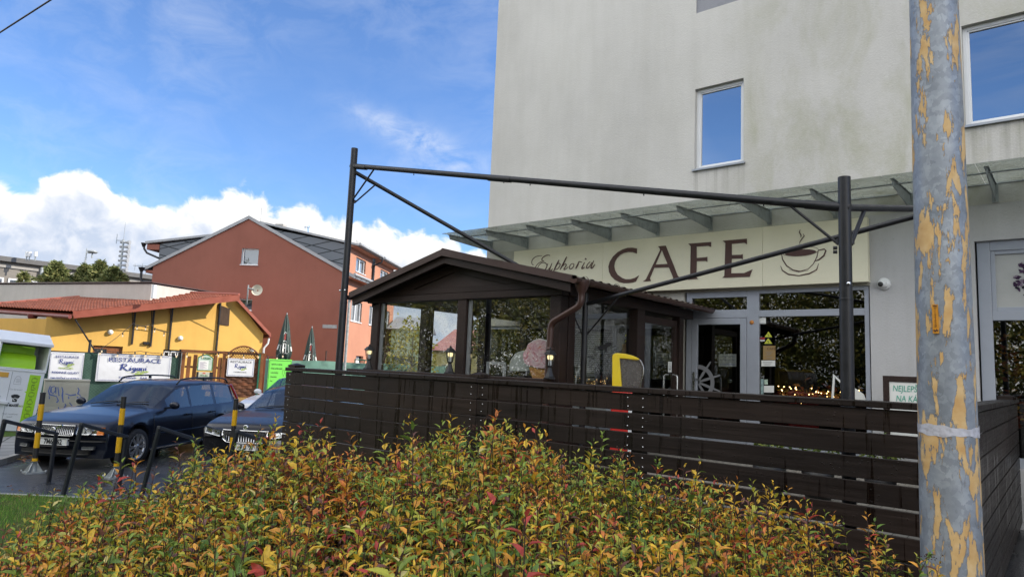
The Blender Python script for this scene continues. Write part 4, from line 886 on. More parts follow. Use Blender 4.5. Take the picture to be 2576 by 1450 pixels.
# ------------------------------------------------------------------ lamp post in the foreground
def lamppost():
    x, y, z0 = -.49, 4.21, gz(-.49, 4.21) - .05
    o = thing('lamp_post', 'thick galvanised lamp post with flaking ochre paint in the foreground', 'post', (x, y, z0))
    rr = lambda z: .1395 - .0068 * (z - .55)
    m = MB(); m.tube([(0, 0, z - z0) for z in np.linspace(z0, 5.2, 24)], [rr(z) for z in np.linspace(z0, 5.2, 24)], 56)
    m.build('shaft', M['pole'], o, world=False)
    to = Vector((-x, -y, 0)).normalized(); sx = Vector((0, 0, 1)).cross(to).normalized() # right hand side as seen
    a, c = on(2377, 765, 'y', y - .13), on(2384, 838, 'y', y - .13)
    zt, zb = a[2], c[2]; r_ = rr((zt + zb) / 2) + .004
    off = -.012
    cen = Vector((x, y, 0)) + to * r_
    px = MB(); fr = frame(cen + sx * 0 + Vector((0, 0, zb)), sx)
    wv = lambda u, v, d=0: tuple(fr @ Vector((u, v, d)))
    plx = -.037; w = .027; h = zt - zb
    L = [wv(plx - w / 2, 0, -.004), wv(plx + w / 2, 0, -.001), wv(plx + w / 2, h, -.001), wv(plx - w / 2, h, -.004)]
    px.prism(L, tuple(to * .003)); pl = px.build('number_plate', pm('orange_plate', (.62, .27, .02), .45, var=.15, dirt=.4, vs=12)); tag(pl, 'narrow orange number plate fixed upright to the lamp post', 'plate')
    for i, ch in enumerate('T|2258'):
        text(ch, .021, frame(Vector(wv(plx, h * (.80 - .118 * i), .0045)), sx), pl, M['brown_letter'], 'character', .0, .95)
    k = MB(); k.ribbon([(plx - .008, h * .95), (plx + .008, h * .95)], .006, wv, .0035); k.build('character', M['brown_letter'], pl); k = MB(); k.ribbon([(plx - .009, h * .12), (plx - .002, h * .07), (plx + .004, h * .13), (plx + .009, h * .08)], .008, wv, .0036); k.build('character', M['brown_letter'], pl)
    # strip of clear tape wound round the post
    zc = on(2385, 1082, 'y', y - .13)[2]; n = 60; m = MB(); V = []
    for i in range(n + 1):
        t = 2 * math.pi * i / n; R_ = rr(zc) + .0025 + .0015 * math.sin(7 * t) + .001 * math.sin(17 * t)
        zz = zc + .006 * math.sin(t - .6); hw = .024 + .006 * math.sin(3 * t + 1) + .003 * math.sin(11 * t)
        V += [(x + R_ * math.cos(t), y + R_ * math.sin(t), zz - hw), (x + R_ * math.cos(t), y + R_ * math.sin(t), zz + hw)]
    m.add(V, [(2 * i, 2 * i + 2, 2 * i + 3, 2 * i + 1) for i in range(n)], 0, True)
    mt, t = newmat('clear_tape'); nz = t('TexNoise', Vector=pos(t), Scale=38.0, Detail=3.0).outputs[0]
    bs = t('BsdfPrincipled', Base__Color=(.56, .57, .64, 1), Roughness=.3); t.l.new(t('Bump', Strength=.6, Distance=.01, Height=nz).outputs[0], bs.inputs['Normal'])
    t('OutputMaterial', Surface=t('MixShader', Fac=ramp(t, nz, [(.3, .72), (.5, .95)]), i1=t('BsdfTransparent').outputs[0], i2=bs.outputs[0]).outputs[0])
    tag(m.build('adhesive_tape', mt), 'crumpled strip of clear whitish tape wound round the lamp post', 'tape')
lamppost()
# ------------------------------------------------------------------ working planes
def onp(x, y, p0, ang):
    n = np.array([-math.sin(ang), math.cos(ang), 0]); d = ray(x, y); return CAM + d * ((n @ np.array([p0[0], p0[1], 0])) / (n @ d))
class Fr:
    """a vertical working frame: u along the wall, v into it, z above the car park"""
    def __init__(s, o, ang): s.o = Vector((o[0], o[1], G)); s.a = ang; s.u = Vector((math.cos(ang), math.sin(ang), 0)); s.n = Vector((-math.sin(ang), math.cos(ang), 0))
    def __call__(s, u, v, z): return s.o + s.u * u + s.n * v + Vector((0, 0, z))
    def px(s, x, y, v=0): 
        p = s.o + s.n * v; q = onp(x, y, p, s.a); d = Vector(q) - s.o; return d.dot(s.u), q[2] - G
    def box(s, m, u0, u1, v0, v1, z0, z1, mi=0):
        return m.box(s((u0 + u1) / 2, (v0 + v1) / 2, (z0 + z1) / 2), (abs(u1 - u0), abs(v1 - v0), abs(z1 - z0)), s.a, mi)
# ------------------------------------------------------------------ timber pavilion in front of the cafe
def pavilion():
    o = thing('pavilion', 'dark timber pavilion with glass sides and a shallow brown gabled roof', 'pavilion', (-6.5, 8.5, T))
    yf, yb, xl, xr = 6.65, 10.48, -8.22, -4.74; W = M['dark_wood']
    def post(x0, x1, y0, y1, z1=2.56): m = MB(); m.b2(x0, x1, y0, y1, T - .02, z1); m.build('post', W, o, bevel=.006)
    post(-8.22, -8.06, yf, yf + .16); post(-6.41, -6.25, yf, yf + .16); post(-4.85, -4.69, yf, yf + .16); post(-4.80, -4.70, yf + .2, yf + .34)
    post(-4.80, -4.66, 8.50, 8.72); post(-4.80, -4.66, 9.86, 10.0); post(-8.22, -8.06, 7.66, 7.82); post(-8.22, -8.06, 9.10, 9.26); post(-8.22, -8.06, 10.3, 10.46)
    def bm(x0, x1, y0, y1, z0, z1): m = MB(); m.b2(x0, x1, y0, y1, z0, z1); m.build('beam', W, o, bevel=.006)
    bm(-8.32, -4.66, yf - .02, yf + .12, 2.555, 2.645); bm(-8.30, -4.66, yf - .005, yf + .10, 2.649, 2.735); bm(-4.80, -4.64, yf + .125, 10.30, 2.56, 2.70); bm(-8.24, -8.08, yf + .125, 10.47, 2.56, 2.70)
    # roof: profiled sheet with tile steps, boards and flashings along the gable
    xc, zr, ye, ze, xe = -6.52, 3.185, 6.40, 2.70, 2.06
    for sgn in (-1, 1):
        xe, ze = (2.00, 2.665) if sgn < 0 else (2.16, 2.715)
        def fn(u, v):
            x = xc + sgn * xe * u; y = ye + .02 + (10.47 - ye - .02) * v; ph = ((y - ye) / .19) % 1.0
            rib = .020 * max(0, math.sin(2 * math.pi * ph)) ** .6 - .004; st = .012 * (1 - (u * 7) % 1.0)
            return (x, y, zr - (zr - ze) * u + rib + st + .012)
        m = MB(); m.grid(fn, 42, 164, 0, True)
        m.prism([(xc, ye + .03, zr - .035), (xc + sgn * xe, ye + .03, ze - .035), (xc + sgn * xe, ye + .03, ze - .012), (xc, ye + .03, zr - .012)], (0, 10.47 - ye - .05, 0))
        m.build('roof', M['brown_roof'], o)
        m = MB(); a, c = Vector((xc, ye, zr + .035)), Vector((xc + sgn * (xe - .02), ye, ze + .035)); q = Vector((0, 0, -.085))
        m.prism([a, c, c + q, a + q], (0, .022, 0)); m.prism([a + Vector((0, 0, .002)), c + Vector((0, 0, .002)), c + Vector((0, .13, .004)), a + Vector((0, .13, .004))], (0, 0, .004)); m.build('verge_flashing', M['brown_roof'], o)
        m = MB(); a, c = Vector((xc, ye + .05, zr - .04)), Vector((xc + sgn * (xe - .06), ye + .05, ze - .045)); q = Vector((0, 0, -.11)); m.prism([a, c, c + q, a + q], (0, .05, 0)); m.build('barge_board', W, o, bevel=.004)
        m = MB(); a, c = Vector((xc, yf - .0, zr - .145)), Vector((xc + sgn * 1.72, yf, ze - .065)); q = Vector((0, 0, -.10)); m.prism([a, c, c + q, a + q], (0, .06, 0)); m.build('rafter', W, o, bevel=.004)
    m = MB(); m.tube([(xc, ye + .01, zr + .02), (xc, 10.47, zr + .02)], .035, 12); m.build('ridge_cap', M['brown_roof'], o)
    m = MB(); m.prism([(-8.05, yf + .03, 2.737), (-4.95, yf + .03, 2.737), (xc, yf + .03, 3.07)], (0, .02, 0)); m.build('gable_board', M['gable_board'], o)
    xe, ze = 2.16, 2.715
    def gutter(x, s, ze=ze):
        m = MB(); R_ = .052; ys = (ye - .03, 10.28); V = []
        arc = [math.pi * (1 + i / 10) for i in range(11)]
        for y in ys:
            for a in arc: V.append((x + R_ * math.cos(a), y, ze - .015 + R_ * math.sin(a)))
        m.add(V, [(i, i + 1, i + 12, i + 11) for i in range(10)], 0, True)
        for y in ys: m.add([(x + R_ * math.cos(a), y, ze - .015 + R_ * math.sin(a)) for a in arc], [tuple(range(11))])
        for e in (-R_, R_): m.tube([(x + e, ys[0], ze - .012), (x + e, ys[1], ze - .012)], .008, 8)
        for y in np.arange(6.6, 10.2, .72): m.lathe([(R_ + .002, -.012), (R_ + .006, 0), (R_ + .002, .012)], (x, y, ze - .013), 14, axis='Y')
        return m.build('gutter', M['brown_pipe'], o)
    gutter(xc - 2.0 - .035, -1, 2.665); g = gutter(xc + xe + .035, 1)
    # spout and cranked downpipe
    gx = xc + xe + .035; m = MB(); m.lathe([(.095, ze - .02), (.09, ze - .07), (.043, ze - .16), (.040, ze - .20)], (gx, ye + .14, 0), 18)
    def arc(pts, r=.09, n=6):
        out = [Vector(pts[0])]
        for i in range(1, len(pts) - 1):
            p, a, c = Vector(pts[i]), Vector(pts[i - 1]), Vector(pts[i + 1]); d0, d1 = (a - p).normalized(), (c - p).normalized()
            for k in range(n + 1): f = k / n; out.append((p + d0 * r).lerp(p, f).lerp(p.lerp(p + d1 * r, f), f))
        return out + [Vector(pts[-1])]
    m.tube(arc([(gx, ye + .14, ze - .18), (gx, ye + .14, ze - .30), (-4.76, ye + .16, 2.215), (-4.82, ye + .16, T)], .075), .040, 14)
    for z in (2.3, 1.9): m.lathe([(.041, -.02), (.045, -.018), (.045, .018), (.041, .02)], (gx - .30 if z == 2.3 else -4.765, ye + .16 if z == 1.9 else ye + .148, z), 14) if z == 1.9 else None
    m.build('downpipe', M['brown_pipe'], o)
    # base panel and lantern ledge
    m = MB(); m.b2(-8.30, -4.76, yf + .02, yf + .09, T, 1.50); m.b2(-8.18, -8.10, yf + .1, 10.46, T, 1.46); m.build('base_panel', W, o)
    m = MB(); m.b2(-8.42, -4.735, 6.40, yf + .0, 1.502, 1.548); m.build('ledge', W, o, bevel=.005)
    m = MB(); m.b2(-4.775, -4.725, yf + .36, 8.48, T, .80); m.build('base_panel', W, o)
    # glass
    def pane(pts, name='pane'): m = MB(); m.quad(*pts); m.build(name, M['pav_glass'], o)
    y = yf + .06
    for a, c in ((-8.05, -6.42), (-6.24, -4.86)): pane([(a, y, 1.55), (c, y, 1.55), (c, y, 2.55), (a, y, 2.55)])
    for a, c in ((-8.05, -6.42), (-6.24, -4.86)):
        m = MB(); m.b2(a, a + .035, y - .02, y + .02, 1.55, 2.55); m.build('glazing_bead', M['sill'], o)
    pane([(-4.75, yf + .36, .80), (-4.75, 8.49, .80), (-4.75, 8.49, 2.555), (-4.75, yf + .36, 2.555)])
    for a, c in ((yf + .17, 7.65), (7.83, 9.09), (9.27, 10.29)): pane([(-8.14, a, 1.47), (-8.14, c, 1.47), (-8.14, c, 2.555), (-8.14, a, 2.555)])
    D = MB(); x = -4.73
    for a, c, d, e in ((8.74, 8.80, T + .03, 2.50), (9.76, 9.85, T + .03, 2.50)): D.b2(x - .03, x + .03, a, c, d, e)
    D.b2(x - .03, x + .03, 8.80, 9.76, 2.40, 2.50); D.b2(x - .03, x + .03, 8.80, 9.76, T + .03, T + .16); d = D.build('door', W, o, bevel=.004)
    m = MB(); m.quad((x, 8.80, T + .16), (x, 9.76, T + .16), (x, 9.76, 2.40), (x, 8.80, 2.40)); m.build('door_pane', M['pav_glass'], d)
    m = MB()
    for s in (-1, 1): m.tube(arc([(x + s * .03, 9.70, 1.66), (x + s * .11, 9.70, 1.66), (x + s * .11, 9.70, .95), (x + s * .03, 9.70, .95)], .05, 5), .014, 10)
    m.build('handle', M['stainless'], d)
    m = MB(); m.prism([(x + .004, 9.60, 1.70), (x + .004, 9.72, 1.70), (x + .004, 9.72, 1.86), (x + .004, 9.60, 1.86)], (.002, 0, 0)); k = m.build('arrow_sticker', M['paper'], d)
    m = MB(); fr = lambda a, c, off=0: (x + .0075 + off, 9.66 + a, 1.78 + c)
    m.ribbon([(-.03, -.05), (0, .06), (.03, -.05)], .012, fr); m.ribbon([(-.025, -.04), (.025, -.04)], .010, fr, .0004); m.build('print', M['ink_dark'], k)
    # soaring bird silhouette on the side glass
    f = zoomf(2250, 1100, 3.222, 7)
    def fb(a, c): p = on((2250 + a / 3.222) * .64375, (1100 + c / 3.222) * .64375, 'x', -4.744); return (p[0], p[1], p[2])
    bird = [(272, 822), (300, 803), (330, 806), (350, 812), (346, 790), (352, 783), (362, 800), (380, 775), (405, 765), (440, 757), (452, 765), (446, 800), (425, 812), (400, 822), (385, 845), (395, 865), (385, 880), (372, 882), (364, 865), (368, 848), (340, 850), (300, 858), (290, 862), (285, 845)]
    m = MB(); m.prism([fb(*p) for p in bird], (-.0025, 0, 0)); m.build('bird_decal', M['black'], o)
    # dark ceiling inside
    m = MB(); m.b2(-8.06, -4.82, yf + .17, 10.45, 2.62, 2.65); m.build('ceiling', M['interior_mid'], o)
pavilion()
def lantern(x, y, z, first=[None], label=''):
    if first[0] is None:
        o = thing('lantern', label, 'lantern', (x, y, z), 0, 'small black lanterns on the pavilion ledge')
        m = MB(); m.lathe([(0, 0), (.075, 0), (.075, .012), (.055, .03), (.040, .07), (.027, .115), (.022, .135), (.030, .145), (.030, .155)], (0, 0, 0), 6, smooth=False); m.build('foot', M['black'], o, world=False)
        m = MB()
        for i in range(6):
            a = math.pi * i / 3; m.tube([(.034 * math.cos(a), .034 * math.sin(a), .150), (.062 * math.cos(a), .062 * math.sin(a), .285)], .0042, 5)
        for zz, rr in ((.153, .036), (.285, .064)): m.lathe([(rr - .006, zz - .004), (rr + .003, zz - .004), (rr + .003, zz + .004), (rr - .006, zz + .004)], (0, 0, 0), 6, smooth=False)
        m.build('cage', M['black'], o, world=False)
        m = MB(); m.lathe([(.085, .286), (.080, .296), (.058, .315), (.045, .332), (.024, .342), (.012, .350), (.016, .358), (.008, .37), (0, .375)], (0, 0, 0), 6, smooth=False); m.add([(.085 * math.cos(math.pi * i / 3), .085 * math.sin(math.pi * i / 3), .286) for i in range(6)], [tuple(range(6))]); m.build('cap', M['black'], o, world=False)
        m = MB(); m.lathe([(.032, .155), (.059, .283)], (0, 0, 0), 6, smooth=False); m.build('glass', glassm('lantern_glass', (.82, .84, .84), .06), o, world=False)
        m = MB(); m.lathe([(.020, .158), (.020, .215), (.017, .225)], (0, 0, 0), 12); m.build('socket', M['white_paint'], o, world=False)
        m = MB(); m.lathe([(.017, .225), (.032, .235), (.036, .262), (.030, .276), (0, .280)], (0, 0, 0), 12); m.build('bulb', M['lamp_on'], o, world=False)
        first[0] = o; return o
    c = copy_tree(first[0]); c.location = (x, y, z); c['label'] = label; return c
for px, py, lab in ((926, 925, 'small lit black lantern at the left end of the pavilion ledge'), (1130, 938, 'small black lantern on the ledge by the middle post of the pavilion'), (1382, 942, 'small black lantern on the ledge in front of the pink ice cream cutout')):
    p = on(px, py, 'y', 6.52); lantern(p[0], 6.52, 1.549, label=lab)
# ------------------------------------------------------------------ ice cream things
def icecream():
    y = 6.84; f = lambda a, c: on((1900 + a / 4.8325) * .64375, (1350 + c / 4.8325) * .64375, 'y', y)
    o = thing('ice_cream_cutout', 'big pink ice cream cone cutout standing inside the pavilion behind the glass', 'cutout', (-5.35, y, T))
    blob = [(750, 60), (790, -40), (900, -110), (1010, -140), (1130, -110), (1230, -40), (1290, 60), (1300, 200), (1270, 330), (1230, 400), (1150, 430), (1050, 440), (950, 420), (860, 390), (790, 375), (720, 330), (690, 240), (690, 150), (715, 100)]
    m = MB(); m.prism([tuple(f(*p)) for p in blob], (0, .012, 0)); w = m.build('outline', M['paper'], o)
    mt, t = newmat('ice_cream'); n = t('TexNoise', Vector=pos(t, (1, 1, 1.6)), Scale=7.0, Detail=5.0, Roughness=.6, Distortion=1.6).outputs[0]
    b = t('BsdfPrincipled', Base__Color=ramp(t, n, [(.36, (.62, .16, .22)), (.45, (.68, .36, .43)), (.56, (.74, .52, .57)), (.68, (.78, .66, .68))]), Roughness=.45)
    t.l.new(t('Bump', Strength=.5, Distance=.04, Height=n).outputs[0], b.inputs['Normal']); t('OutputMaterial', Surface=b.outputs[0])
    ce = np.mean([f(*p) for p in blob], 0); m = MB(); m.prism([tuple(ce + (np.array(f(*p)) - ce) * .94 + [0, -.004, 0]) for p in blob], (0, -.012, 0)); m.build('scoop', mt, o)
    co = [(800, 400), (1230, 410), (1120, 800), (930, 800)]; m = MB(); m.prism([tuple(f(*p)) for p in co], (0, .012, 0))
    mt, t = newmat('waffle'); br = t('TexBrick', Vector=t('Mapping', Vector=t('NewGeometry').outputs['Position'], Rotation=(1.57, .78, 0)).outputs[0], Scale=14.0, Color1=(.50, .24, .07, 1), Color2=(.58, .30, .10, 1), Mortar=(.25, .10, .03, 1)); t('OutputMaterial', Surface=t('BsdfPrincipled', Base__Color=br.outputs[0], Roughness=.6).outputs[0])
    m.build('cone', mt, o); m = MB(); m.b2(-5.45, -5.25, y, y + .3, T, T + .04); m.build('foot', M['white_paint'], o)
    q = [(430, 480), (425, 380), (445, 280), (500, 190), (580, 120), (680, 90), (790, 110), (880, 180), (930, 300), (930, 480)]; y2 = 6.95
    f2 = lambda a, c: on((1900 + a / 4.8325) * .64375, (1350 + c / 4.8325) * .64375, 'y', y2)
    c0 = f2(680, 480); s = thing('round_backed_chair', 'pale grey round backed chair inside the pavilion left of the pink cutout', 'chair', (c0[0], y2, T))
    m = MB(); m.prism([tuple(f2(*p)) for p in q], (0, .03, 0)); m.build('backrest', pm('pale_grey_shell', (.48, .52, .50), .4, var=.06), s, bevel=.01)
    m = MB(); m.b2(c0[0] - .25, c0[0] + .25, y2 + .03, y2 + .5, 1.0, 1.05); m.build('seat', M['white_paint'], s, bevel=.01)
    for a in (-.2, .2):
        for e in (.08, .45): m = MB(); m.tube([(c0[0] + a, y2 + e, T), (c0[0] + a, y2 + e, 1.0)], .014, 8); m.build('leg', M['black'], s)
icecream()
def freezer():
    c = on(1578, 950, 'y', 6.95); c[2] = T; an = math.atan2(-c[1], -c[0]) + R(90); F = Fr(c, an); dpt = .72
    Zf = lambda a, b_: F.px((2250 + a / 3.222) * .64375, (1100 + b_ / 3.222) * .64375)
    P3 = lambda q, v=0.0: F(q[0], v, q[1])
    o = thing('ice_cream_freezer', 'yellow topped ice cream freezer with a curved clear lid on the terrace', 'freezer', tuple(c), an)
    milky, t = newmat('acrylic_lid'); nn_ = t('TexNoise', Vector=pos(t), Scale=40.0, Detail=4.0).outputs[0]
    t('OutputMaterial', Surface=t('MixShader', Fac=t('MapRange', Value=nn_, i1=.3, i2=.7, i3=.35, i4=.6).outputs[0], i1=t('BsdfTransparent', Color=(.6, .58, .55, 1)).outputs[0], i2=t('BsdfPrincipled', Base__Color=(.20, .19, .18, 1), Roughness=.15).outputs[0]).outputs[0])
    yl = pm('yellow_shell', (.74, .55, .012), .35, var=.04, coat=.3); zb = 1.44 - G
    P = [Zf(*q) for q in [(456, 1300), (456, 940), (465, 915), (490, 900), (520, 896), (620, 905), (720, 930), (775, 955), (803, 975), (790, 980), (548, 962), (582, 1300)]]
    P[0] = (P[0][0], zb); P[-1] = (P[-1][0], zb)
    for v in (0, dpt - .05):
        m = MB(); m.prism([P3(p, v) for p in P], tuple(F.n * .05)); m.build('side_frame', yl, o, bevel=.006)
    m = MB(); F.box(m, P[0][0] + .004, P[0][0] + .06, .05, dpt - .05, zb, P[3][1] - .03); F.box(m, P[4][0] - .02, P[6][0] - .01, .05, dpt - .05, P[6][1] - .025, P[6][1] - .005); m.build('back_panel', yl, o)
    arcp = [Zf(*q) for q in ((800, 978), (830, 1020), (848, 1075), (850, 1140), (842, 1200), (825, 1255), (805, 1310))]; arcp[-1] = (arcp[-1][0], zb)
    m = MB(); m.add([P3(p, v) for v in (.01, dpt - .01) for p in arcp], [(i, i + 1, i + 8, i + 7) for i in range(6)], 0, True)
    sidep = [Zf(555, 965), Zf(795, 980)] + arcp[1:] + [(Zf(590, 1300)[0], zb)]
    for v in (.03, dpt - .03): m.add([P3(p, v) for p in sidep], [tuple(range(len(sidep)))])
    m.build('curved_lid', milky, o)
    m = MB(); m.tube([P3(p, .005) for p in arcp], .008, 8); m.build('lid_rim', glassm('lid_edge', (.7, .66, .64), .3), o)
    x0, x1 = P[0][0] - .01, arcp[3][0] + .02; zt = T - G
    m = MB(); F.box(m, x0, x1, -.02, dpt + .02, zt + .08, zb - .003); body = m.build('cabinet', pm('red_cabinet', (.55, .03, .025), .35, var=.05, coat=.3), o, bevel=.02)
    m = MB(); F.box(m, x0 + .2, x1 - .04, -.0245, -.0215, zt + .2, zt + .75); m.build('printed_panel', M['white_paint'], body)
    for dx in (.05, x1 - x0 - .05):
        for v in (.06, dpt - .06): m = MB(); m.lathe([(0, 0), (.03, 0), (.03, .079), (0, .079)], tuple(F(x0 + dx, v, zt)), 12); m.build('caster', M['rubber'], o)
    m = MB(); q = Zf(742, 1320); m.ball(tuple(F(q[0], .15, zb + .004)), .055, 14, 8, (1, 1, .6)); m.build('scoop_tub', pm('peach_tub', (.55, .22, .16), .5), o)
freezer()
def inside():
    """a few things one makes out behind the pavilion's side glass"""
    o = leafy('potted_plant', 'dark potted plant in a tall black vase inside the pavilion', 'potted plant', (-5.35, 8.75, 1.62), 130, .24, [(.03, .04, .03), (.06, .08, .05), (.10, .11, .09)], (.12, .03))
    m = MB(); m.lathe([(0, 1.15), (.10, 1.15), (.14, 1.4), (.12, 1.62), (.09, 1.66), (0, 1.62)], (-5.35, 8.75, 0), 18); m.build('vase', M['black'], o)
    t = thing('cafe_table', 'white topped cafe table under the potted plant inside the pavilion', 'table', (-5.4, 8.7, T))
    m = MB(); m.b2(-5.75, -5.05, 8.35, 9.05, 1.11, 1.15); m.build('tabletop', M['white_paint'], t, bevel=.006); m = MB(); m.tube([(-5.4, 8.7, T), (-5.4, 8.7, 1.11)], .03, 10); m.lathe([(.0, T), (.22, T), (.2, T + .03), (0, T + .04)], (-5.4, 8.7, 0), 20); m.build('leg', M['black'], t)
    m = MB(); m.b2(-5.75, -5.25, 7.75, 7.78, 1.0, 1.86); o = tag(m.build('yellow_screen', pm('yellow_film', (.40, .33, .06), .5, var=.1)), 'mustard yellow screen panel behind the pavilion corner glass', 'screen')
    for k, (x, y, lab) in enumerate(((-6.6, 7.7, 'white framed picture stand inside the pavilion by the middle post'), (-7.1, 9.6, 'white framed chair back deeper inside the pavilion'))):
        c = thing('white_frame', lab, 'frame', (x, y, T)); m = MB(); rect_frame(m, x - .16, x + .2, T, 1.74 + .08 * k, y, y + .03, .035); m.build('frame', M['white_paint'], c)
inside()
# ------------------------------------------------------------------ the autumn hedge
def hedge():
    prof = [(-700, 1500), (-300, 1400), (0, 1345), (120, 1290), (250, 1230), (330, 1200), (430, 1180), (500, 1155), (600, 1148), (700, 1122), (800, 1100), (900, 1120), (1000, 1112), (1100, 1090), (1180, 1070), (1300, 1072), (1350, 1100), (1430, 1150), (1520, 1158), (1620, 1162), (1700, 1195), (1800, 1215), (1900, 1268), (2000, 1295), (2080, 1345), (2160, 1400), (2260, 1450), (2330, 1520), (2420, 1640)]
    xs, ys = [p[0] for p in prof], [p[1] for p in prof]
    TB = 3.05
    def zback(px): 
        py = np.interp(px, xs, ys); d = np.array([ray(a, b_) for a, b_ in zip(px, py)]); return EYE + d[:, 2] * TB
    def place(px, t):
        d = np.array([ray(a, 900.0) for a in px]); return d[:, :2] * t[:, None]
    def ztop(px, t): 
        zb = zback(px); return zb - .085 * (TB - t) + .05 * np.sin(px * .011 + t * 2.3) * np.cos(px * .0047 - t * 3.1) - .10 * np.clip(t - 2.9, 0, 1)
    o = thing('hedge', 'low spirea hedge with green, yellow, orange and red autumn leaves in the foreground', 'hedge', (-1.9, 1.6, G))
    N = 5200
    px = rng.uniform(-620, 2330, N); t = np.sqrt(rng.uniform(1.12 ** 2, 3.25 ** 2, N))
    # bare corner by the lamp post
    xy = place(px, t); zt = ztop(px, t) + rng.normal(-.085, .055, N) + np.where(rng.uniform(0, 1, N) < .10, rng.uniform(.04, .15, N), 0)
    # taller shoots standing proud along the back
    ex = np.array([(690, 1095), (655, 1112), (805, 1064), (780, 1090), (830, 1085), (1000, 1100), (1040, 1110), (1135, 1050), (1150, 1075), (1250, 1034), (1240, 1060), (1228, 1075), (1275, 1058), (1285, 1075), (1345, 1072), (1310, 1085), (1200, 1080), (1560, 1136), (1545, 1150), (1585, 1140), (1655, 1152), (1745, 1184), (1752, 1195), (1855, 1205), (1890, 1208), (1945, 1212), (1935, 1228), (2025, 1255), (2030, 1280), (2010, 1262), (2095, 1290), (2120, 1300), (2180, 1292), (2200, 1305), (2225, 1355), (2250, 1390), (1165, 1065), (500, 1128), (520, 1140), (430, 1180), (590, 1118), (2340, 1385)], float)
    ex = np.vstack([ex] + [ex[rng.integers(0, len(ex), 90)] + np.c_[rng.normal(0, 22, 90), np.abs(rng.normal(0, 22, 90)) + 8]]); te = rng.uniform(2.7, 3.1, len(ex)); de = np.array([ray(a, b_) for a, b_ in ex]); Pe = CAM + de * te[:, None]
    base = np.vstack([np.c_[xy, zt], Pe]); n = len(base)
    gy = np.array([gz(x, y) for x, y in base[:, :2]])
    lean = rng.normal(0, .16, (n, 2)); H = rng.uniform(.27, .42, n)
    top = base.copy(); ax = unit(np.c_[lean, np.ones(n)])
    # colour of each shoot: patches of the hedge turn together
    pal = np.array([[.110, .195, .036], [.210, .300, .048], [.420, .420, .060], [.640, .420, .040], [.640, .310, .050], [.560, .190, .050], [.400, .060, .045], [.160, .070, .055], [.640, .560, .220]])
    nzv = np.array([mnoise.noise(Vector((x * 1.7, y * 1.7, 3.3))) for x, y in base[:, :2]]); nz2 = np.array([mnoise.noise(Vector((x * 2.6, y * 2.6, 9.1))) for x, y in base[:, :2]])
    pxall = np.concatenate([px, ex[:, 0]])
    warm = .5 + .9 * nzv + .3 * (pxall < 900) - .05
    w = np.zeros((n, 9))
    for i in range(n):
        a = warm[i]; b_ = nz2[i]
        w[i] = [1.55 - a * .9, 1.45 - a * .5, 1.15, 1.05 + a * .6, .45 + a * .6, .16 + a * .5 + b_ * .8, .03 + .30 * max(0, a) + 1.3 * max(0, b_ - .05), .14 + .3 * max(0, a), .14]
    w = np.clip(w, .02, None); w /= w.sum(1, keepdims=True); cum = w.cumsum(1)
    pick = lambda: (rng.uniform(0, 1, (n, 1)) > cum).sum(1).clip(0, 8)
    s0, s1 = pick(), pick()
    k = 15; Pl, Dl, Nl, Ll, Wl, Cl = [], [], [], [], [], []
    phase = rng.uniform(0, 6.28, n); u0 = unit(np.cross(ax, np.array([.3, .9, .1])[None] + rng.normal(0, .3, (n, 3)))); v0 = np.cross(ax, u0); vig = rng.uniform(.75, 1.25, n)
    for j in range(k):
        f = j / (k - 1) # 0 tip .. 1 lower
        a = phase + j * 2.4; rad = u0 * np.cos(a)[:, None] + v0 * np.sin(a)[:, None]
        p = top - ax * (f ** 1.15 * H * .80)[:, None] + rad * .004
        tilt = (.25 + .95 * f ** .6 + rng.normal(0, .18, n))[:, None]
        d = unit(ax * np.cos(tilt) + rad * np.sin(tilt) + np.array([0, 0, -.18 * f]))
        nn_ = unit(ax * np.sin(tilt) * 1.0 - rad * np.cos(tilt) * .9 + rng.normal(0, .22, (n, 3)))
        L = vig * (.017 + .027 * min(1, f * 3.2)) * rng.uniform(.75, 1.2, n)
        cidx = np.where(rng.uniform(0, 1, n) < .68 - .2 * f, s0, s1); cidx = np.where(rng.uniform(0, 1, n) < .10, rng.choice([0, 1, 2, 3, 4, 5, 7], n), cidx)
        c = pal[cidx] * rng.uniform(1.0, 1.6, (n, 1))
        keep = rng.uniform(0, 1, n) < (.97 - .25 * f)
        Pl.append(p[keep]); Dl.append(d[keep]); Nl.append(nn_[keep]); Ll.append(L[keep]); Wl.append((L * rng.uniform(.34, .46, n))[keep]); Cl.append(c[keep])
    P, D, Nn, L, W, C = map(np.concatenate, (Pl, Dl, Nl, Ll, Wl, Cl))
    V, F = leaves(P, D, Nn, L, W, .30, .45)
    # leaf tips and edges turn first: darker, redder towards the tip
    Cv = np.repeat(C[:, None], 8, 1); tipk = np.array([0, .0, .06, .22, .08, .12, .08, .12]) * 1.0
    Cv = Cv * (1 - tipk[None, :, None] * rng.uniform(0, 1.2, (len(C), 1, 1))) + np.array([.16, .04, .015]) * tipk[None, :, None] * .5
    o1 = scatter_mesh('foliage', V, F, M['leaf'], np.c_[Cv.reshape(-1, 3).clip(0, 1), np.ones(len(V))], o)
    # stems: three-sided twigs from the ground through each shoot
    foot = np.c_[base[:, 0] + rng.normal(0, .10, n), base[:, 1] + rng.normal(0, .10, n), gy]
    mid = top - ax * (H * 1.0)[:, None]
    rings = []; rad = [(.0055), (.0038), (.0022), (.0009)]
    pts = [foot, mid, top - ax * (H * .45)[:, None], top]
    for q, r_ in zip(pts, rad):
        for a in (0, 2.094, 4.189): rings.append(q + np.array([math.cos(a), math.sin(a), 0]) * r_)
    V = np.stack(rings, 1).reshape(-1, 3); tri = []
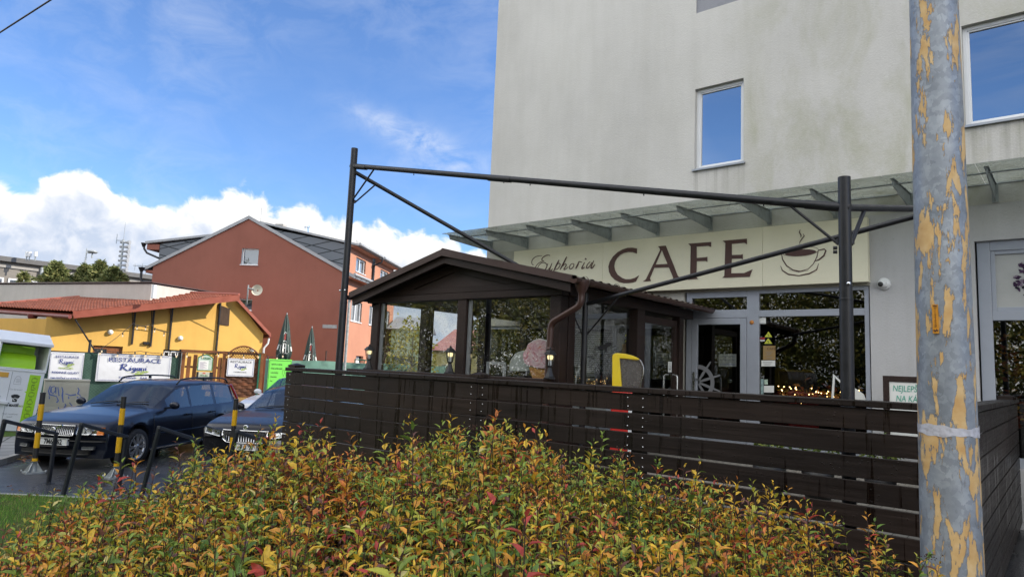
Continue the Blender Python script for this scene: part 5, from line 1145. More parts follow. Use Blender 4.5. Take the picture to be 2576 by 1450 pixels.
    for s in range(3):
        for a in range(3): b_ = (a + 1) % 3; tri += [(3 * s + a, 3 * s + b_, 3 * s + 3 + b_), (3 * s + a, 3 * s + 3 + b_, 3 * s + 3 + a)]
    F = (np.array(tri)[None] + (np.arange(n) * 12)[:, None, None]).reshape(-1, 3)
    scatter_mesh('stems', V, F, pm('hedge_twig', (.045, .022, .016), .7, var=.3, vs=20), None, o)
    # withered flower heads
    h = 260; idx = rng.integers(0, n, h); hp = top[idx] + rng.normal(0, .01, (h, 3)); q = 26
    Q = np.repeat(hp, q, 0) + rng.normal(0, 1, (h * q, 3)) * [.018, .018, .007]; a = rng.normal(0, 1, (h * q, 3)); S = .0035
    V = np.stack([Q + np.array(v) * S for v in ((1, 0, -.6), (-.5, .87, -.6), (-.5, -.87, -.6), (0, 0, 1))], 1).reshape(-1, 3)
    F = (np.array([(0, 1, 3), (1, 2, 3), (2, 0, 3), (0, 2, 1)])[None] + (np.arange(h * q) * 4)[:, None, None]).reshape(-1, 3)
    cc = np.array([[.055, .026, .020, 1], [.11, .055, .04, 1], [.03, .016, .014, 1]])[rng.integers(0, 3, h * q)]
    scatter_mesh('seed_heads', V, F, M['needle'], np.repeat(cc, 4, 0), o)
    # bed of soil and litter under the hedge
    b = MB(); nu = 40
    L_ = [(x, place(np.array([x], float), np.array([tt]))[0]) for tt in (.6, 3.7) for x in np.linspace(-700, 2450, nu)]
    b.add([(p[0], p[1], gz(*p) + .045) for _, p in L_], [(i, i + 1, nu + i + 1, nu + i) for i in range(nu - 1)]); tag(b.build('flower_bed', M['soil']), kind='structure')
hedge()
# ------------------------------------------------------------------ cars
CG = glassm('car_glass', (.36, .38, .38), .085, .0, 1.0)
M['lamp_glass'] = glassm('headlamp_glass', (.80, .82, .84), .22, .02, 1.2)
def car(name, label, loc, hdg, paint, P):
    o = thing(name, label, 'car', loc, hdg)
    it = lambda tab, x: float(np.interp(-x, [-a for a, _ in tab], [b_ for _, b_ in tab]))
    hw, WB, Rw, Ra = P['hw'], P['wb'], P['rw'], P['rw'] + .055
    top, xe0, xe1 = P['top'], P['top'][0][0], P['top'][-1][0]
    xs = sorted({round(x, 3) for x in list(np.arange(xe1, xe0, .09)) + [xe0, xe1] + [w + d for w in (0, -WB) for d in np.linspace(-Ra, Ra, 15)] + [c for c in P['cuts']] + [P['cowl'], P['roof'], P['rroof']]}, reverse=True)
    def bow(x, y):
        f = max(0, (x - .1) / (xe0 - .1)); r = max(0, (P['rroof'] - x) / (P['rroof'] - xe1)) if x < P['rroof'] else 0
        return x - P['bow'] * f ** 2 * (abs(y) / hw) ** 2.6 + .12 * r * (abs(y) / hw) ** 2.6
    def ring(x):
        zt = it(top, x); w = hw * it(P['plan'], x); zb = .19; belt = min(P['belt'] + .012 * (-x), zt - .035)
        for c in (0, -WB):
            if abs(x - c) < Ra: zb = max(zb, Rw + math.sqrt(Ra * Ra - (x - c) ** 2))
        gh = min(1, max(0, (zt - belt - .05) / .42)); wr = w - .06 - .16 * gh - .10 * (1 - gh)
        zr = zt - .035 - .03 * gh
        if gh == 0: zr = zt - .02
        b0 = belt + .02 if gh else min(belt + .012, zr - .004)
        pts = [(w - .05, zb), (w - .012, max(zb + .03, .33)), (w, max(zb + .05, .52)), (w - .008, max(zb + .07, .68)), (w - .035, max(belt - .02, zb + .09)), (w - .055, belt)]
        p6 = (w - .07 if gh else w - .09, b0); p7 = (wr + .012, max(zr - .035, b0 + .002)); pts += [p6, p7, (wr - .02, zr), (wr * .62, zt - .008), (0, zt)]
        return [(bow(x, y), y, z) for y, z in pts]
    rows = [ring(x) for x in xs]; k = len(rows[0]); V = []; 
    for r in rows: V += r + [(p[0], -p[1], p[2]) for p in r[:-1]][::-1]
    nrow = 2 * k - 1
    body, glass = MB(), {}
    body.v = [tuple(map(float, p)) for p in V]
    for i in range(len(xs) - 1):
        xm = (xs[i] + xs[i + 1]) / 2
        for j in range(nrow - 1):
            f = (i * nrow + j, i * nrow + j + 1, (i + 1) * nrow + j + 1, (i + 1) * nrow + j); key = None
            jj = j if j < k - 1 else nrow - 2 - j
            if jj >= 8 and P['roof'] < xm < P['cowl']: key = 'windscreen'
            elif jj >= 8 and xm < P['rroof'] and xm > P['rbelt']: key = 'rear_window'
            elif jj == 6:
                for a, b_ in P['win']:
                    if b_ < xm < a: key = ('side_window', a, j < k - 1)
            if key: glass.setdefault(key, []).append(f)
            else: body.f.append(f); body.m.append(0); body.sm.append(True)
    n = len(xs)
    body.f += [tuple(range(nrow)), tuple(range(n * nrow - 1, (n - 1) * nrow - 1, -1))]; body.m += [0, 0]; body.sm += [False, False]
    bo = body.build('body', [paint], o, world=False)
    for key, fs in glass.items():
        ids = sorted({i for f in fs for i in f}); mp = {a: b_ for b_, a in enumerate(ids)}; g = MB(); g.v = [V[i] for i in ids]
        for f in fs: g.f.append(tuple(mp[i] for i in f)); g.m.append(0); g.sm.append(True)
        g.build(key if isinstance(key, str) else key[0], CG, o, world=False)
    # black sills of the windows, dark cabin, seats
    m = MB(); m.box(((P['cowl'] - .25 + P['rroof']) / 2, 0, .60), (P['cowl'] - .25 - P['rroof'], 2 * hw - .34, .5)); cab = m.build('cabin', M['interior'], o, world=False)
    m = MB()
    for sx in P['seats']:
        for sy in (-.36, .36): m.box((sx, sy, 1.0), (.12, .46, .50), ry=-.2); m.box((sx - .06, sy, 1.30), (.09, .26, .17), ry=-.15)
    m.build('seat', pm('seat_cloth', (.10, .095, .085), .8, var=.1), o, world=False, bevel=.03)
    m = MB(); m.tube([(P['cowl'] - .55 + .05 * math.cos(a), .36 + .18 * math.cos(a) * 0 + .18 * math.sin(a), .98 + .17 * math.cos(a)) for a in np.linspace(0, 6.283, 20)], .014, 6); m.build('steering_wheel', M['black'], o, world=False)
    # wheels
    for c in (0, -WB):
        for s in (-1, 1):
            y = s * (hw - .105); w = MB()
            w.lathe([(Rw - .10, -.10), (Rw - .02, -.105), (Rw, -.07), (Rw, .07), (Rw - .02, .105), (Rw - .10, .10)], (c, y, Rw), 36, axis='Y'); wh = w.build('wheel', M['rubber'], o, world=False)
            rm = MB(); Rr = Rw - .095; oy = y + s * .085
            rm.lathe([(Rr + .006, s * .017), (Rr - .018, s * .02), (Rr - .03, -s * .02), (Rr - .03, -s * .1)], (c, oy, Rw), 36, axis='Y')
            rm.lathe([(0, s * .018), (.045, s * .016), (.06, -s * .01)], (c, oy, Rw), 20, axis='Y')
            ns = P['spokes']
            for q in range(ns):
                for e in ((-.13, .13) if P['vsp'] else (0,)):
                    a = 2 * math.pi * q / ns; b_ = a + e
                    rm.beam((c + .045 * math.cos(a), oy + s * .004, Rw + .045 * math.sin(a)), (c + (Rr - .015) * math.cos(b_), oy + s * .006, Rw + (Rr - .015) * math.sin(b_)), .026, .022, up=(0, 1, 0))
            rm.build('rim', M['rim'], wh, world=False)
            d = MB(); d.lathe([(0, 0), (Rr - .03, 0)], (c, oy - s * .05, Rw), 24, axis='Y'); d.build('brake_disc', M['interior'], wh, world=False)
            d = MB(); d.lathe([(Ra + .004, s * .02), (Ra - .01, -s * .25), (0, -s * .26)], (c, s * (hw - .04), Rw), 30, axis='Y'); d.build('wheel_well', M['black'], o, world=False)
    def patch(nm, y0, y1, z0, z1, off, mt, par=o, ny=10, nz=5, fx=None, rnd=0.0, xo=0.0):
        """a piece of trim that follows the curve of the nose"""
        def sf(y, z): return bow(xe0 - max(0, z - P['nose']) * P['rake'], y) + off
        m = MB(); N = ny; loop = []
        m.grid(lambda u, v: (sf(y0 + (y1 - y0) * u, z0 + (z1 - z0) * v + (fx(u, v) if fx else 0)), y0 + (y1 - y0) * u, z0 + (z1 - z0) * v + (fx(u, v) if fx else 0)), ny, nz, 0, True)
        # an edge so that the trim has thickness
        nvv = len(m.v); back = [(p[0] - .05, p[1], p[2]) for p in m.v]; m.v += back
        e = [i for i in range(ny + 1)] + [(j + 1) * (ny + 1) + ny for j in range(nz)] + [nz * (ny + 1) + ny - 1 - i for i in range(ny)] + [(nz - 1 - j) * (ny + 1) for j in range(nz - 1)]
        for a, b_ in zip(e, e[1:] + e[:1]): m.f.append((a, b_, b_ + nvv, a + nvv)); m.m.append(0); m.sm.append(False)
        return m.build(nm, mt, par, world=False), sf
    P['front'](o, patch, hw, xe0)
    # mirrors, handles, wipers, trim
    for s in (-1, 1):
        m = MB(); m.ball((P['cowl'] - .30, s * (hw + .085), P['belt'] + .10), .1, 14, 9, (.55, 1.05, .72)); m.beam((P['cowl'] - .27, s * (hw - .08), P['belt'] + .04), (P['cowl'] - .28, s * (hw + .05), P['belt'] + .06), .05, .04); m.build('mirror', paint, o, world=False)
        for a in P['handles']:
            m = MB(); m.box((a, s * (hw + .004), P['belt'] - .10), (.20, .03, .035)); m.build('door_handle', paint, o, world=False, bevel=.01)
        m = MB(); m.box((-WB / 2, s * (hw + .004), .50), (WB - 2 * Ra - .06, .02, .035)); m.build('side_moulding', M['black'] if P.get('dark_trim') else paint, o, world=False, bevel=.006)
        m = MB(); m.box((-WB / 2, s * (hw - .03), .235), (WB - 2 * Ra, .03, .02)); m.build('sill_strip', M['chrome'], o, world=False)
        if P['rails']:
            m = MB(); w = hw - .27; x0, x1 = P['roof'] - .12, P['rroof'] + .05; zt = lambda x: it(top, x)
            m.tube([(x0, s * w, zt(x0) - .02), (x0 - .12, s * w, zt(x0 - .12) + .045)] + [(x, s * w, zt(x) + .055) for x in np.linspace(x0 - .25, x1 + .25, 6)] + [(x1 + .1, s * w, zt(x1 + .1) + .04), (x1, s * w, zt(x1) - .03)], .017, 8); m.box(((x0 + x1) / 2, s * w, zt((x0 + x1) / 2) + .015), (.06, .03, .06)); m.build('roof_rail', M['black'], o, world=False)
        for a in P['gaps']:
            m = MB(); m.tube([(a, s * (hw - .036), P['belt'] - .02), (a, s * (hw + .001), .68), (a, s * (hw + .003), .52), (a, s * (hw - .008), .33)], .004, 5); m.build('door_gap', M['black'], o, world=False)
    m = MB()
    for y0, y1 in ((-.52, .05), (.02, .56)): m.tube([(P['cowl'] + .03, y0, it(top, P['cowl'] + .03) + .012), (P['cowl'] - .07, (y0 + y1) / 2, it(top, P['cowl'] - .07) + .02), (P['cowl'] - .12, y1, it(top, P['cowl'] - .12) + .012)], .009, 6)
    m.build('wiper', M['black'], o, world=False)
    if P.get('tail'):
        for s in (-1, 1):
            m = MB(); 
            for z0, z1 in ((.90, 1.36),):
                x0, x1 = bow(xe1 + .05, hw) - .02, bow(P['rroof'] - .02, hw)
                m.tube([(x0 - .0, s * (hw - .09), .86), (x0 + .06, s * (hw - .12), 1.05), (x1 + .01, s * (hw - .22), 1.36)], .028, 8)
            m.build('tail_light', pm('red_lens', (.35, .02, .02), .2, coat=.8), o, world=False)
    return o
def plate(o, patch, y0, y1, z0, z1, txt, xe0):
    p, sf = patch('number_plate', y0, y1, z0, z1, .03, M['paper'])
    x = sf(0, (z0 + z1) / 2) + .0025; h = z1 - z0
    wm = WM[o.name]
    q = MB(); q.quad((x, y0 + .002, z0 + .004), (x, y0 + .05, z0 + .004), (x, y0 + .05, z1 - .004), (x, y0 + .002, z1 - .004)); q.build('blue_strip', M['ink_blue'], p, world=False)
    WM[p.name] = wm
    text(txt, h * 1.05, wm @ frame((x + .0015, (y0 + y1) / 2 - .025, z0 + h * .14), (0, -1, 0)).copy() if False else wm @ Matrix(((0, 0, 1, x + .0015), (1, 0, 0, (y0 + y1) / 2 + .025), (0, 1, 0, z0 + h * .14), (0, 0, 0, 1))), p, M['ink_dark'], 'characters', .004, .80)
def vfront(o, patch, hw, xe0):
    patch('lower_grille', -.62, .62, .26, .335, .012, M['black']); patch('grille', -.335, .335, .575, .735, .014, M['black'])
    for nm, a in (('grille_frame', ((-.35, .35, .728, .745), (-.35, .35, .565, .58), (-.352, -.335, .57, .74), (.335, .352, .57, .74))),):
        for y0, y1, z0, z1 in a: patch(nm, y0, y1, z0, z1, .024, M['chrome'], ny=6, nz=1)
    for i in range(21):
        y = -.315 + .0315 * i; patch('grille_bar', y - .006, y + .006, .58, .73, .020, M['chrome'], ny=1, nz=2)
    m = MB(); m.beam((xe0 + .03, -.15, .575), (xe0 + .005, .15, .735), .02, .022); m.lathe([(0, .012), (.035, .012), (.045, .004), (.045, 0)], (xe0 + .024, 0, .655), 18, axis='X'); m.build('emblem', M['chrome'], o, world=False)
    for s in (-1, 1):
        a = (.395, .80) if s > 0 else (-.80, -.395)
        sl = lambda u, v, s=s: -.022 * ((u if s > 0 else 1 - u)) * v
        patch('headlight', a[0], a[1], .585, .735, .012, M['lamp_glass'], fx=sl, ny=12)
        patch('headlight_housing', a[0] + .01, a[1] - .01, .592, .725, -.004, M['chrome'], fx=sl, ny=12)
        b = (.705, .80) if s > 0 else (-.80, -.705)
        patch('indicator', b[0], b[1], .59, .728, .016, pm('amber_lens', (.75, .20, .02), .2, coat=.8), fx=lambda u, v: -.018 * v, ny=4)
        for yy in (.49, .60):
            m = MB(); x = patch.__defaults__ and 0; m.lathe([(0, -.02), (.045, -.004), (.055, .004)], (xe0 - .035 - .10 * (yy - .4), s * yy, .655), 16, axis='X'); m.build('lamp_reflector', M['rim'], o, world=False)
        c = (.50, .68) if s > 0 else (-.68, -.50)
        patch('fog_lamp', c[0], c[1], .345, .395, .008, pm('fog_glass', (.10, .105, .11), .15, .2, coat=1), ny=6)
    patch('bumper_strip', -.84, .84, .475, .50, .010, M['black'], ny=20, nz=1)
    plate(o, patch, -.27, .27, .425 - .02, .535 - .02, '7M6 762', xe0)
    patch('plate_holder', -.28, .28, .375, .402, .028, M['black'], ny=4, nz=1)
VOLVO = dict(hw=.90, wb=2.755, rw=.318, top=[(.93, .60), (.915, .70), (.88, .755), (.75, .80), (.3, .885), (-.30, .955), (-.52, .985), (-.60, 1.015), (-1.28, 1.385), (-1.5, 1.435), (-1.9, 1.462), (-2.5, 1.468), (-3.1, 1.452), (-3.45, 1.42), (-3.62, 1.25), (-3.74, .98), (-3.80, .88), (-3.83, .6), (-3.80, .34)],
    plan=[(.93, .955), (.6, .985), (.2, 1), (-2.8, 1), (-3.4, .975), (-3.83, .93)], cuts=[-.80, -1.63, -1.71, -2.55, -2.66, -3.36], cowl=-.56, roof=-1.30, rroof=-3.45, rbelt=-3.74, belt=.915, bow=.20, nose=.62, rake=.35,
    win=[(-.88, -1.63), (-1.71, -2.53), (-2.64, -3.36)], seats=(-1.55, -2.5), spokes=8, vsp=True, handles=(-1.52, -2.40), gaps=(-.42, -1.66, -2.55), rails=True, tail=True, front=vfront)
navy = carpaint('navy_car_paint', (.0065, .0105, .024))
car('parked_car', 'dark navy estate car with roof rails parked behind the striped bollards', (-13.80, 4.95, G), R(-57), navy, VOLVO)
def sfront(o, patch, hw, xe0):
    ed = lambda u, v: 0.035 * (1 - abs(2 * u - 1)) * 0
    patch('grille', -.40, .40, .50, .70, .010, M['black'], ny=14)
    for y0, y1, z0, z1 in ((-.43, .43, .695, .715), (-.33, .33, .485, .50)): patch('grille_frame', y0, y1, z0, z1, .026, M['chrome'], ny=14, nz=1)
    for s in (-1, 1): patch('grille_frame', min(s * .40, s * .43), max(s * .40, s * .43), .60, .71, .024, M['chrome'], ny=2, nz=3); patch('grille_frame', min(s * .33, s * .41), max(s * .33, s * .41), .485, .60, .024, M['chrome'], ny=2, nz=3, fx=lambda u, v, s=s: .05 * (u if s > 0 else 1 - u) * (1 - v))
    for i in range(17):
        y = -.376 + .047 * i; patch('grille_bar', y - .005, y + .005, .505, .69, .022, M['chrome'], ny=1, nz=2)
    for s in (-1, 1):
        a = (.47, .84) if s > 0 else (-.84, -.47); sl = lambda u, v, s=s: .045 * (u if s > 0 else 1 - u)
        patch('headlight', a[0], a[1], .57, .685, .012, M['lamp_glass'], fx=sl, ny=12); patch('headlight_housing', a[0] + .01, a[1] - .01, .577, .675, -.004, M['chrome'], fx=sl, ny=12)
        m = MB(); m.lathe([(0, -.02), (.04, -.004), (.05, .004)], (xe0 - .07, s * .60, .645), 16, axis='X'); m.build('lamp_reflector', M['rim'], o, world=False)
    m = MB(); m.lathe([(.036, .010), (.045, .008), (.045, -.02)], (xe0 - .018, 0, .752), 24, axis='X'); m.lathe([(0, .004), (.037, .005)], (xe0 - .018, 0, .752), 24, axis='X'); m.beam((xe0 - .008, -.028, .745), (xe0 - .008, .026, .762), .012, .010); m.build('emblem', M['chrome'], o, world=False)
    patch('lower_grille', -.60, .60, .22, .33, .010, M['black'])
    plate(o, patch, -.26, .26, .36, .47, '  9 8  7', xe0)
SKODA = dict(VOLVO, hw=.925, wb=2.84, rw=.33, top=[(.90, .58), (.885, .70), (.85, .765), (.7, .82), (.3, .89), (-.30, .96), (-.50, .985), (-.58, 1.015), (-1.35, 1.375), (-1.6, 1.43), (-2.0, 1.455), (-2.6, 1.45), (-3.1, 1.41), (-3.5, 1.33), (-3.85, 1.10), (-3.93, .98), (-3.97, .85), (-3.99, .6), (-3.96, .34)], cowl=-.54, roof=-1.38, rroof=-3.5, rbelt=-3.93, belt=.90, bow=.22, front=sfront, rails=False, tail=False, win=[(-.95, -1.72), (-1.80, -2.62), (-2.72, -3.3)], cuts=[-.95, -1.72, -1.8, -2.62, -2.72, -3.3], spokes=5, vsp=False)
car('parked_car', 'dark wet saloon with a chrome ribbed grille, half hidden behind the slatted fence', (-11.93, 7.31, G), R(-56), carpaint('dark_car_paint', (.012, .0125, .017), .5), SKODA)
def wfront(o, patch, hw, xe0):
    patch('grille', -.4, .4, .52, .66, .010, M['black'])
    for s in (-1, 1):
        a = (.47, .80) if s > 0 else (-.80, -.47); patch('headlight', a[0], a[1], .60, .74, .012, M['lamp_glass']); patch('headlight_housing', a[0] + .01, a[1] - .01, .61, .73, -.004, M['chrome'])
    patch('bumper_strip', -.7, .7, .28, .40, .010, M['black'])
WHITE = dict(SKODA, top=[(.85, .62), (.83, .78), (.78, .86), (.5, .94), (0, 1.02), (-.32, 1.07), (-.45, 1.11), (-1.25, 1.50), (-1.6, 1.545), (-2.2, 1.55), (-2.8, 1.52), (-3.2, 1.42), (-3.4, 1.1), (-3.45, .9), (-3.5, .6), (-3.46, .34)], wb=2.6, belt=1.0, cowl=-.42, roof=-1.27, rroof=-3.2, rbelt=-3.4, front=wfront, win=[(-.75, -1.55), (-1.63, -2.4), (-2.5, -3.0)], cuts=[-.75, -1.55, -1.63, -2.4, -2.5, -3.0])
car('parked_car', 'white car parked behind the dark saloon, only its windscreen and mirror showing', (-15.75, 10.0, G), R(-56), pm('white_car_paint', (.62, .64, .68), .3, var=.02, coat=.8), WHITE)
# ------------------------------------------------------------------ bicycle racks and bollards
def rack():
    o = None; N2 = Vector((-10.43, 3.59, .63)); F2 = Vector(on(318, 1101, 'z', .38)); step = Vector((.84, .66, 0))
    labs = ['sloping steel bicycle rack at the left edge, in front of the navy car\'s number plate', 'sloping steel bicycle rack before the navy car\'s headlight, long leg on the lawn edge', 'sloping steel bicycle rack in front of the navy car\'s front door', 'sloping steel bicycle rack in front of the dark saloon, partly covered by the hedge']
    o = thing('bicycle_rack', labs[0], 'bicycle rack', (0, 0, 0), 0, 'bicycle racks along the lawn edge')
    b = N2 + Vector((-.25, -.05, 0)); b.z = G; f = F2 + Vector((-.13, .02, 0)); f.z = G; q = .045
    rel = lambda p: p - Vector((b.x, b.y, G))
    m = MB(); m.beam(rel(b) - Vector((0, 0, .05)), rel(N2), q, q, up=(1, .3, 0)); m.build('leg', M['rack_steel'], o, world=False, bevel=.005)
    m = MB(); m.beam(rel(f), rel(F2), q, q, up=(1, .3, 0)); m.build('leg', M['rack_steel'], o, world=False, bevel=.005)
    d = (F2 - N2).normalized() * .022
    m = MB(); m.beam(rel(N2) - d + Vector((0, 0, .02)), rel(F2) + d + Vector((0, 0, .02)), q, q); m.build('bar', M['rack_steel'], o, world=False, bevel=.005)
    m = MB(); m.box(rel(f) + Vector((0, 0, .006)), (.14, .10, .012)); 
    for s in (-1, 1): m.lathe([(0, .03), (.012, .03), (.012, .012)], tuple(rel(f) + Vector((.05 * s, 0, 0))), 8)
    m.build('base_plate', M['rack_steel'], o, world=False)
    for i in range(4):
        c = o if i == 0 else copy_tree(o)
        c.location = Vector((b.x, b.y, G)) + step * (i - 1); c['label'] = labs[i]
rack()
def bollard():
    labs = ['yellow and black striped bollard left of the navy car\'s number plate', 'yellow and black striped bollard in front of the navy car\'s front wheel', 'yellow and black striped bollard standing before the dark saloon\'s grille']
    o = thing('bollard', labs[0], 'bollard', (0, 0, 0), 0, 'striped bollards of the car park'); H = 1.27
    yel = pm('yellow_band', (.72, .40, .008), .4, var=.06, dirt=.1); z = [.26, .31, .56, .80, 1.04, H]
    m = MB(); r_ = .039
    for a, b_, mi in ((.19, .235, 1), (.235, .40, 0), (.40, .645, 1), (.645, .84, 0), (.84, 1.10, 1), (1.10, H, 0)): m.tube([(0, 0, a), (0, 0, b_)], r_ + (.002 if mi else 0), 22, mi)
    m.build('post', [pm('bollard_black', (.020, .020, .021), .5, var=.2), yel], o, world=False)
    m = MB(); m.lathe([(0, H), (.040, H), (.043, H + .012), (.03, H + .02), (0, H + .022)], (0, 0, 0), 20); m.build('cap', M['black'], o, world=False)
    m = MB(); m.lathe([(.062, .02), (.047, .10), (.045, .19), (.050, .19)], (0, 0, 0), 20); m.box((0, 0, .012), (.26, .26, .024))
    for i in range(4):
        a = math.pi / 4 + i * math.pi / 2; d = Vector((math.cos(a), math.sin(a), 0)); m.prism([d * .046 + Vector((0, 0, .17)), d * .04 + Vector((0, 0, .025)), d * .15 + Vector((0, 0, .025))], d.cross(Vector((0, 0, 1))) * .012)
        m.lathe([(0, .05), (.014, .05), (.014, .02)], tuple(d * .185 * 1.0), 8)
    m.build('base', M['zinc'], o, world=False)
    for i, (x, y) in enumerate(((-13.02, 3.86), (-11.83, 4.64), (0, 0))):
        if i == 2: p = on(594, 1005, 'z', G + H); x, y = p[0], p[1]
        c = o if i == 0 else copy_tree(o); c.location = (x, y, G); c['label'] = labs[i]
bollard()
# ------------------------------------------------------------------ clothes bank and street cabinet
def clothesbank():
    c = on(20, 1083, 'z', G + .1); yaw = math.atan2(-c[1], -c[0]) + R(90) + R(12)
    o = thing('clothes_bank', 'white textile recycling container with a lime green hatch under a sloping lid', 'container', tuple(c), yaw); o.rotation_euler = (0, R(4.5), yaw)
    mt = Matrix.Translation(Vector(c)) @ Matrix.Rotation(yaw, 4, 'Z') @ Matrix.Rotation(R(4.5), 4, 'Y'); WM[o.name] = mt
    wh = M['white_paint']; w = .50; d = .95; H0, H1, H2 = 1.38, 2.03, 2.27
    m = MB(); m.b2(-w + .02, w - .02, .015, d - .02, 0, H0); m.b2(-w, w, 0, .03, H0 - .02, H0 + .03); body = m.build('body', wh, o, world=False, bevel=.01)
    m = MB(); t_ = .035
    m.b2(-w, -w + t_, .0, d, H0 + .031, H1); m.b2(w - t_, w, .0, d, H0 + .031, H1); m.b2(-w + t_, w - t_, d - .03, d, H0 + .031, H1); m.b2(-w + t_, w - t_, 0, .03, H1 - .06, H1 - .001); m.b2(-w + t_, w - t_, .0, d - .03, H0 + .032, H0 + .05)
    m.build('hood', wh, o, world=False, bevel=.006)
    m = MB(); R_ = .30; m.add([(x, .42 - R_ * math.cos(a) , H0 + .05 + R_ * 1.15 * math.sin(a)) for x in (-w + .05, w - .22) for a in np.linspace(0, 1.5, 12)], [(i, i + 1, i + 13, i + 12) for i in range(11)], 0, True)
    m.prism([(w - .22, .42 - R_ * math.cos(a), H0 + .05 + R_ * 1.15 * math.sin(a)) for a in np.linspace(0, 1.5, 12)] + [(w - .22, .42, H0 + .05)], (.003, 0, 0)); m.b2(-w + .05, w - .22, .44, .9, H0 + .051, H1 - .08); m.beam((-.05, .10, H1 - .10), (.2, .10, H1 - .12), .10, .02); m.build('hatch', M['lime'], o, world=False)
    m = MB(); m.prism([(-w - .03, -.04, H1), (-w - .03, d + .04, H1), (-w - .03, d * .62, H2), (-w - .03, d * .5, H2)], (2 * w + .06, 0, 0)); m.b2(-w - .032, w + .032, -.045, -.028, H1 - .05, H1 + .015); m.build('lid', wh, o, world=False, bevel=.006)
    fr = lambda x, z, off=0: (x, .0115 - off, z)
    m = MB(); m.prism([fr(.19, .02), fr(.41, .02), fr(.41, 1.30), fr(.19, 1.30), fr(.19, .92), fr(.15, .90), fr(.19, .88)], (0, .003, 0)); st = m.build('green_band', M['lime'], o, world=False)
    m = MB()
    for i in range(7):
        z = 1.18 - .165 * i; 
        for j, pts in enumerate(([(-.05, -.04), (.05, -.04), (.05, .04), (-.05, .04), (-.05, -.04)], [(-.02, .04), (-.02, .06), (.02, .06), (.02, .04)], [(-.03, -.065), (.03, -.065)])):
            if i == 1 and j == 0: pts = [(-.03, .05), (.0, .05), (0, 0), (.05, -.02), (.05, -.05), (-.03, -.05), (-.03, .05)]
            if i == 3 and j == 0: pts = [(-.05, -.05), (.05, -.05), (.05, .0), (0, .05), (-.05, 0), (-.05, -.05)]
            m.ribbon([(.30 + a, z + b_) for a, b_ in pts], .008, fr, .002 + .0004 * j)
    m.build('pictogram', M['ink_dark'], st, world=False)
    def tx(s, size, x, z, mt, bold=0, sx=1, nm='lettering'): return text(s, size, WM[o.name] @ frame((x, .0105, z), (1, 0, 0)), o, mt, nm, bold, sx)
    tx('Textil', .105, -.03, .555, M['ink_dark'], .004); tx('eco', .075, .150, .555, M['leaf_green'], .002)
    tx('Co darovat?', .05, -.02, .925, M['ink_grey']); tx('Proč recyklovat', .045, -.03, .37, M['ink_grey']); tx('textil?', .045, -.03, .305, M['ink_grey'])
    m = MB(); m.prism([fr(-.09, .80), fr(-.03, .83), fr(.03, .83), fr(.09, .80), fr(.065, .74), fr(.045, .75), fr(.045, .66), fr(-.045, .66), fr(-.045, .75), fr(-.065, .74)], (0, -.002, 0)); m.build('shirt_emblem', M['ink_dark'], o, world=False)
    m = MB(); m.ribbon([(.0 + .03 * math.cos(a), .72 + .03 * math.sin(a)) for a in np.linspace(0, 5, 14)], .012, fr, .0035); m.build('letter_mark', M['paper'], o, world=False)
    m = MB(); m.ribbon([(-.08, 1.20), (-.09, 1.12), (-.09, 1.06), (.04, 1.06), (.04, 1.12), (.03, 1.20), (.0, 1.24), (-.05, 1.24), (-.08, 1.20)], .006, fr, .002)
    for z in (1.17, 1.14, 1.11): m.ribbon([(-.06, z), (.02, z)], .006, fr, .0024)
    for z in (.20, .17): m.ribbon([(-.10, z), (.06, z)], .012, fr, .0022)
    m.build('print', M['ink_grey'], o, world=False)
    m = MB(); m.b2(-.42, -.22, .005, .013, 1.20, 1.31); m.build('orange_label', pm('orange_label', (.62, .34, .05), .5, var=.1), o, world=False)
    m = MB(); m.b2(-.45, -.29, .005, .013, .73, .78); m.build('black_label', M['ink_dark'], o, world=False); m = MB(); m.b2(-.34, -.13, -.06, .014, .60, .67); m.build('lock_box', wh, o, world=False, bevel=.005)
    m = MB(); m.b2(-.16, -.154, .008, .0148, .04, 1.34); m.build('door_gap', M['ink_grey'], o, world=False)
    return o
clothesbank()
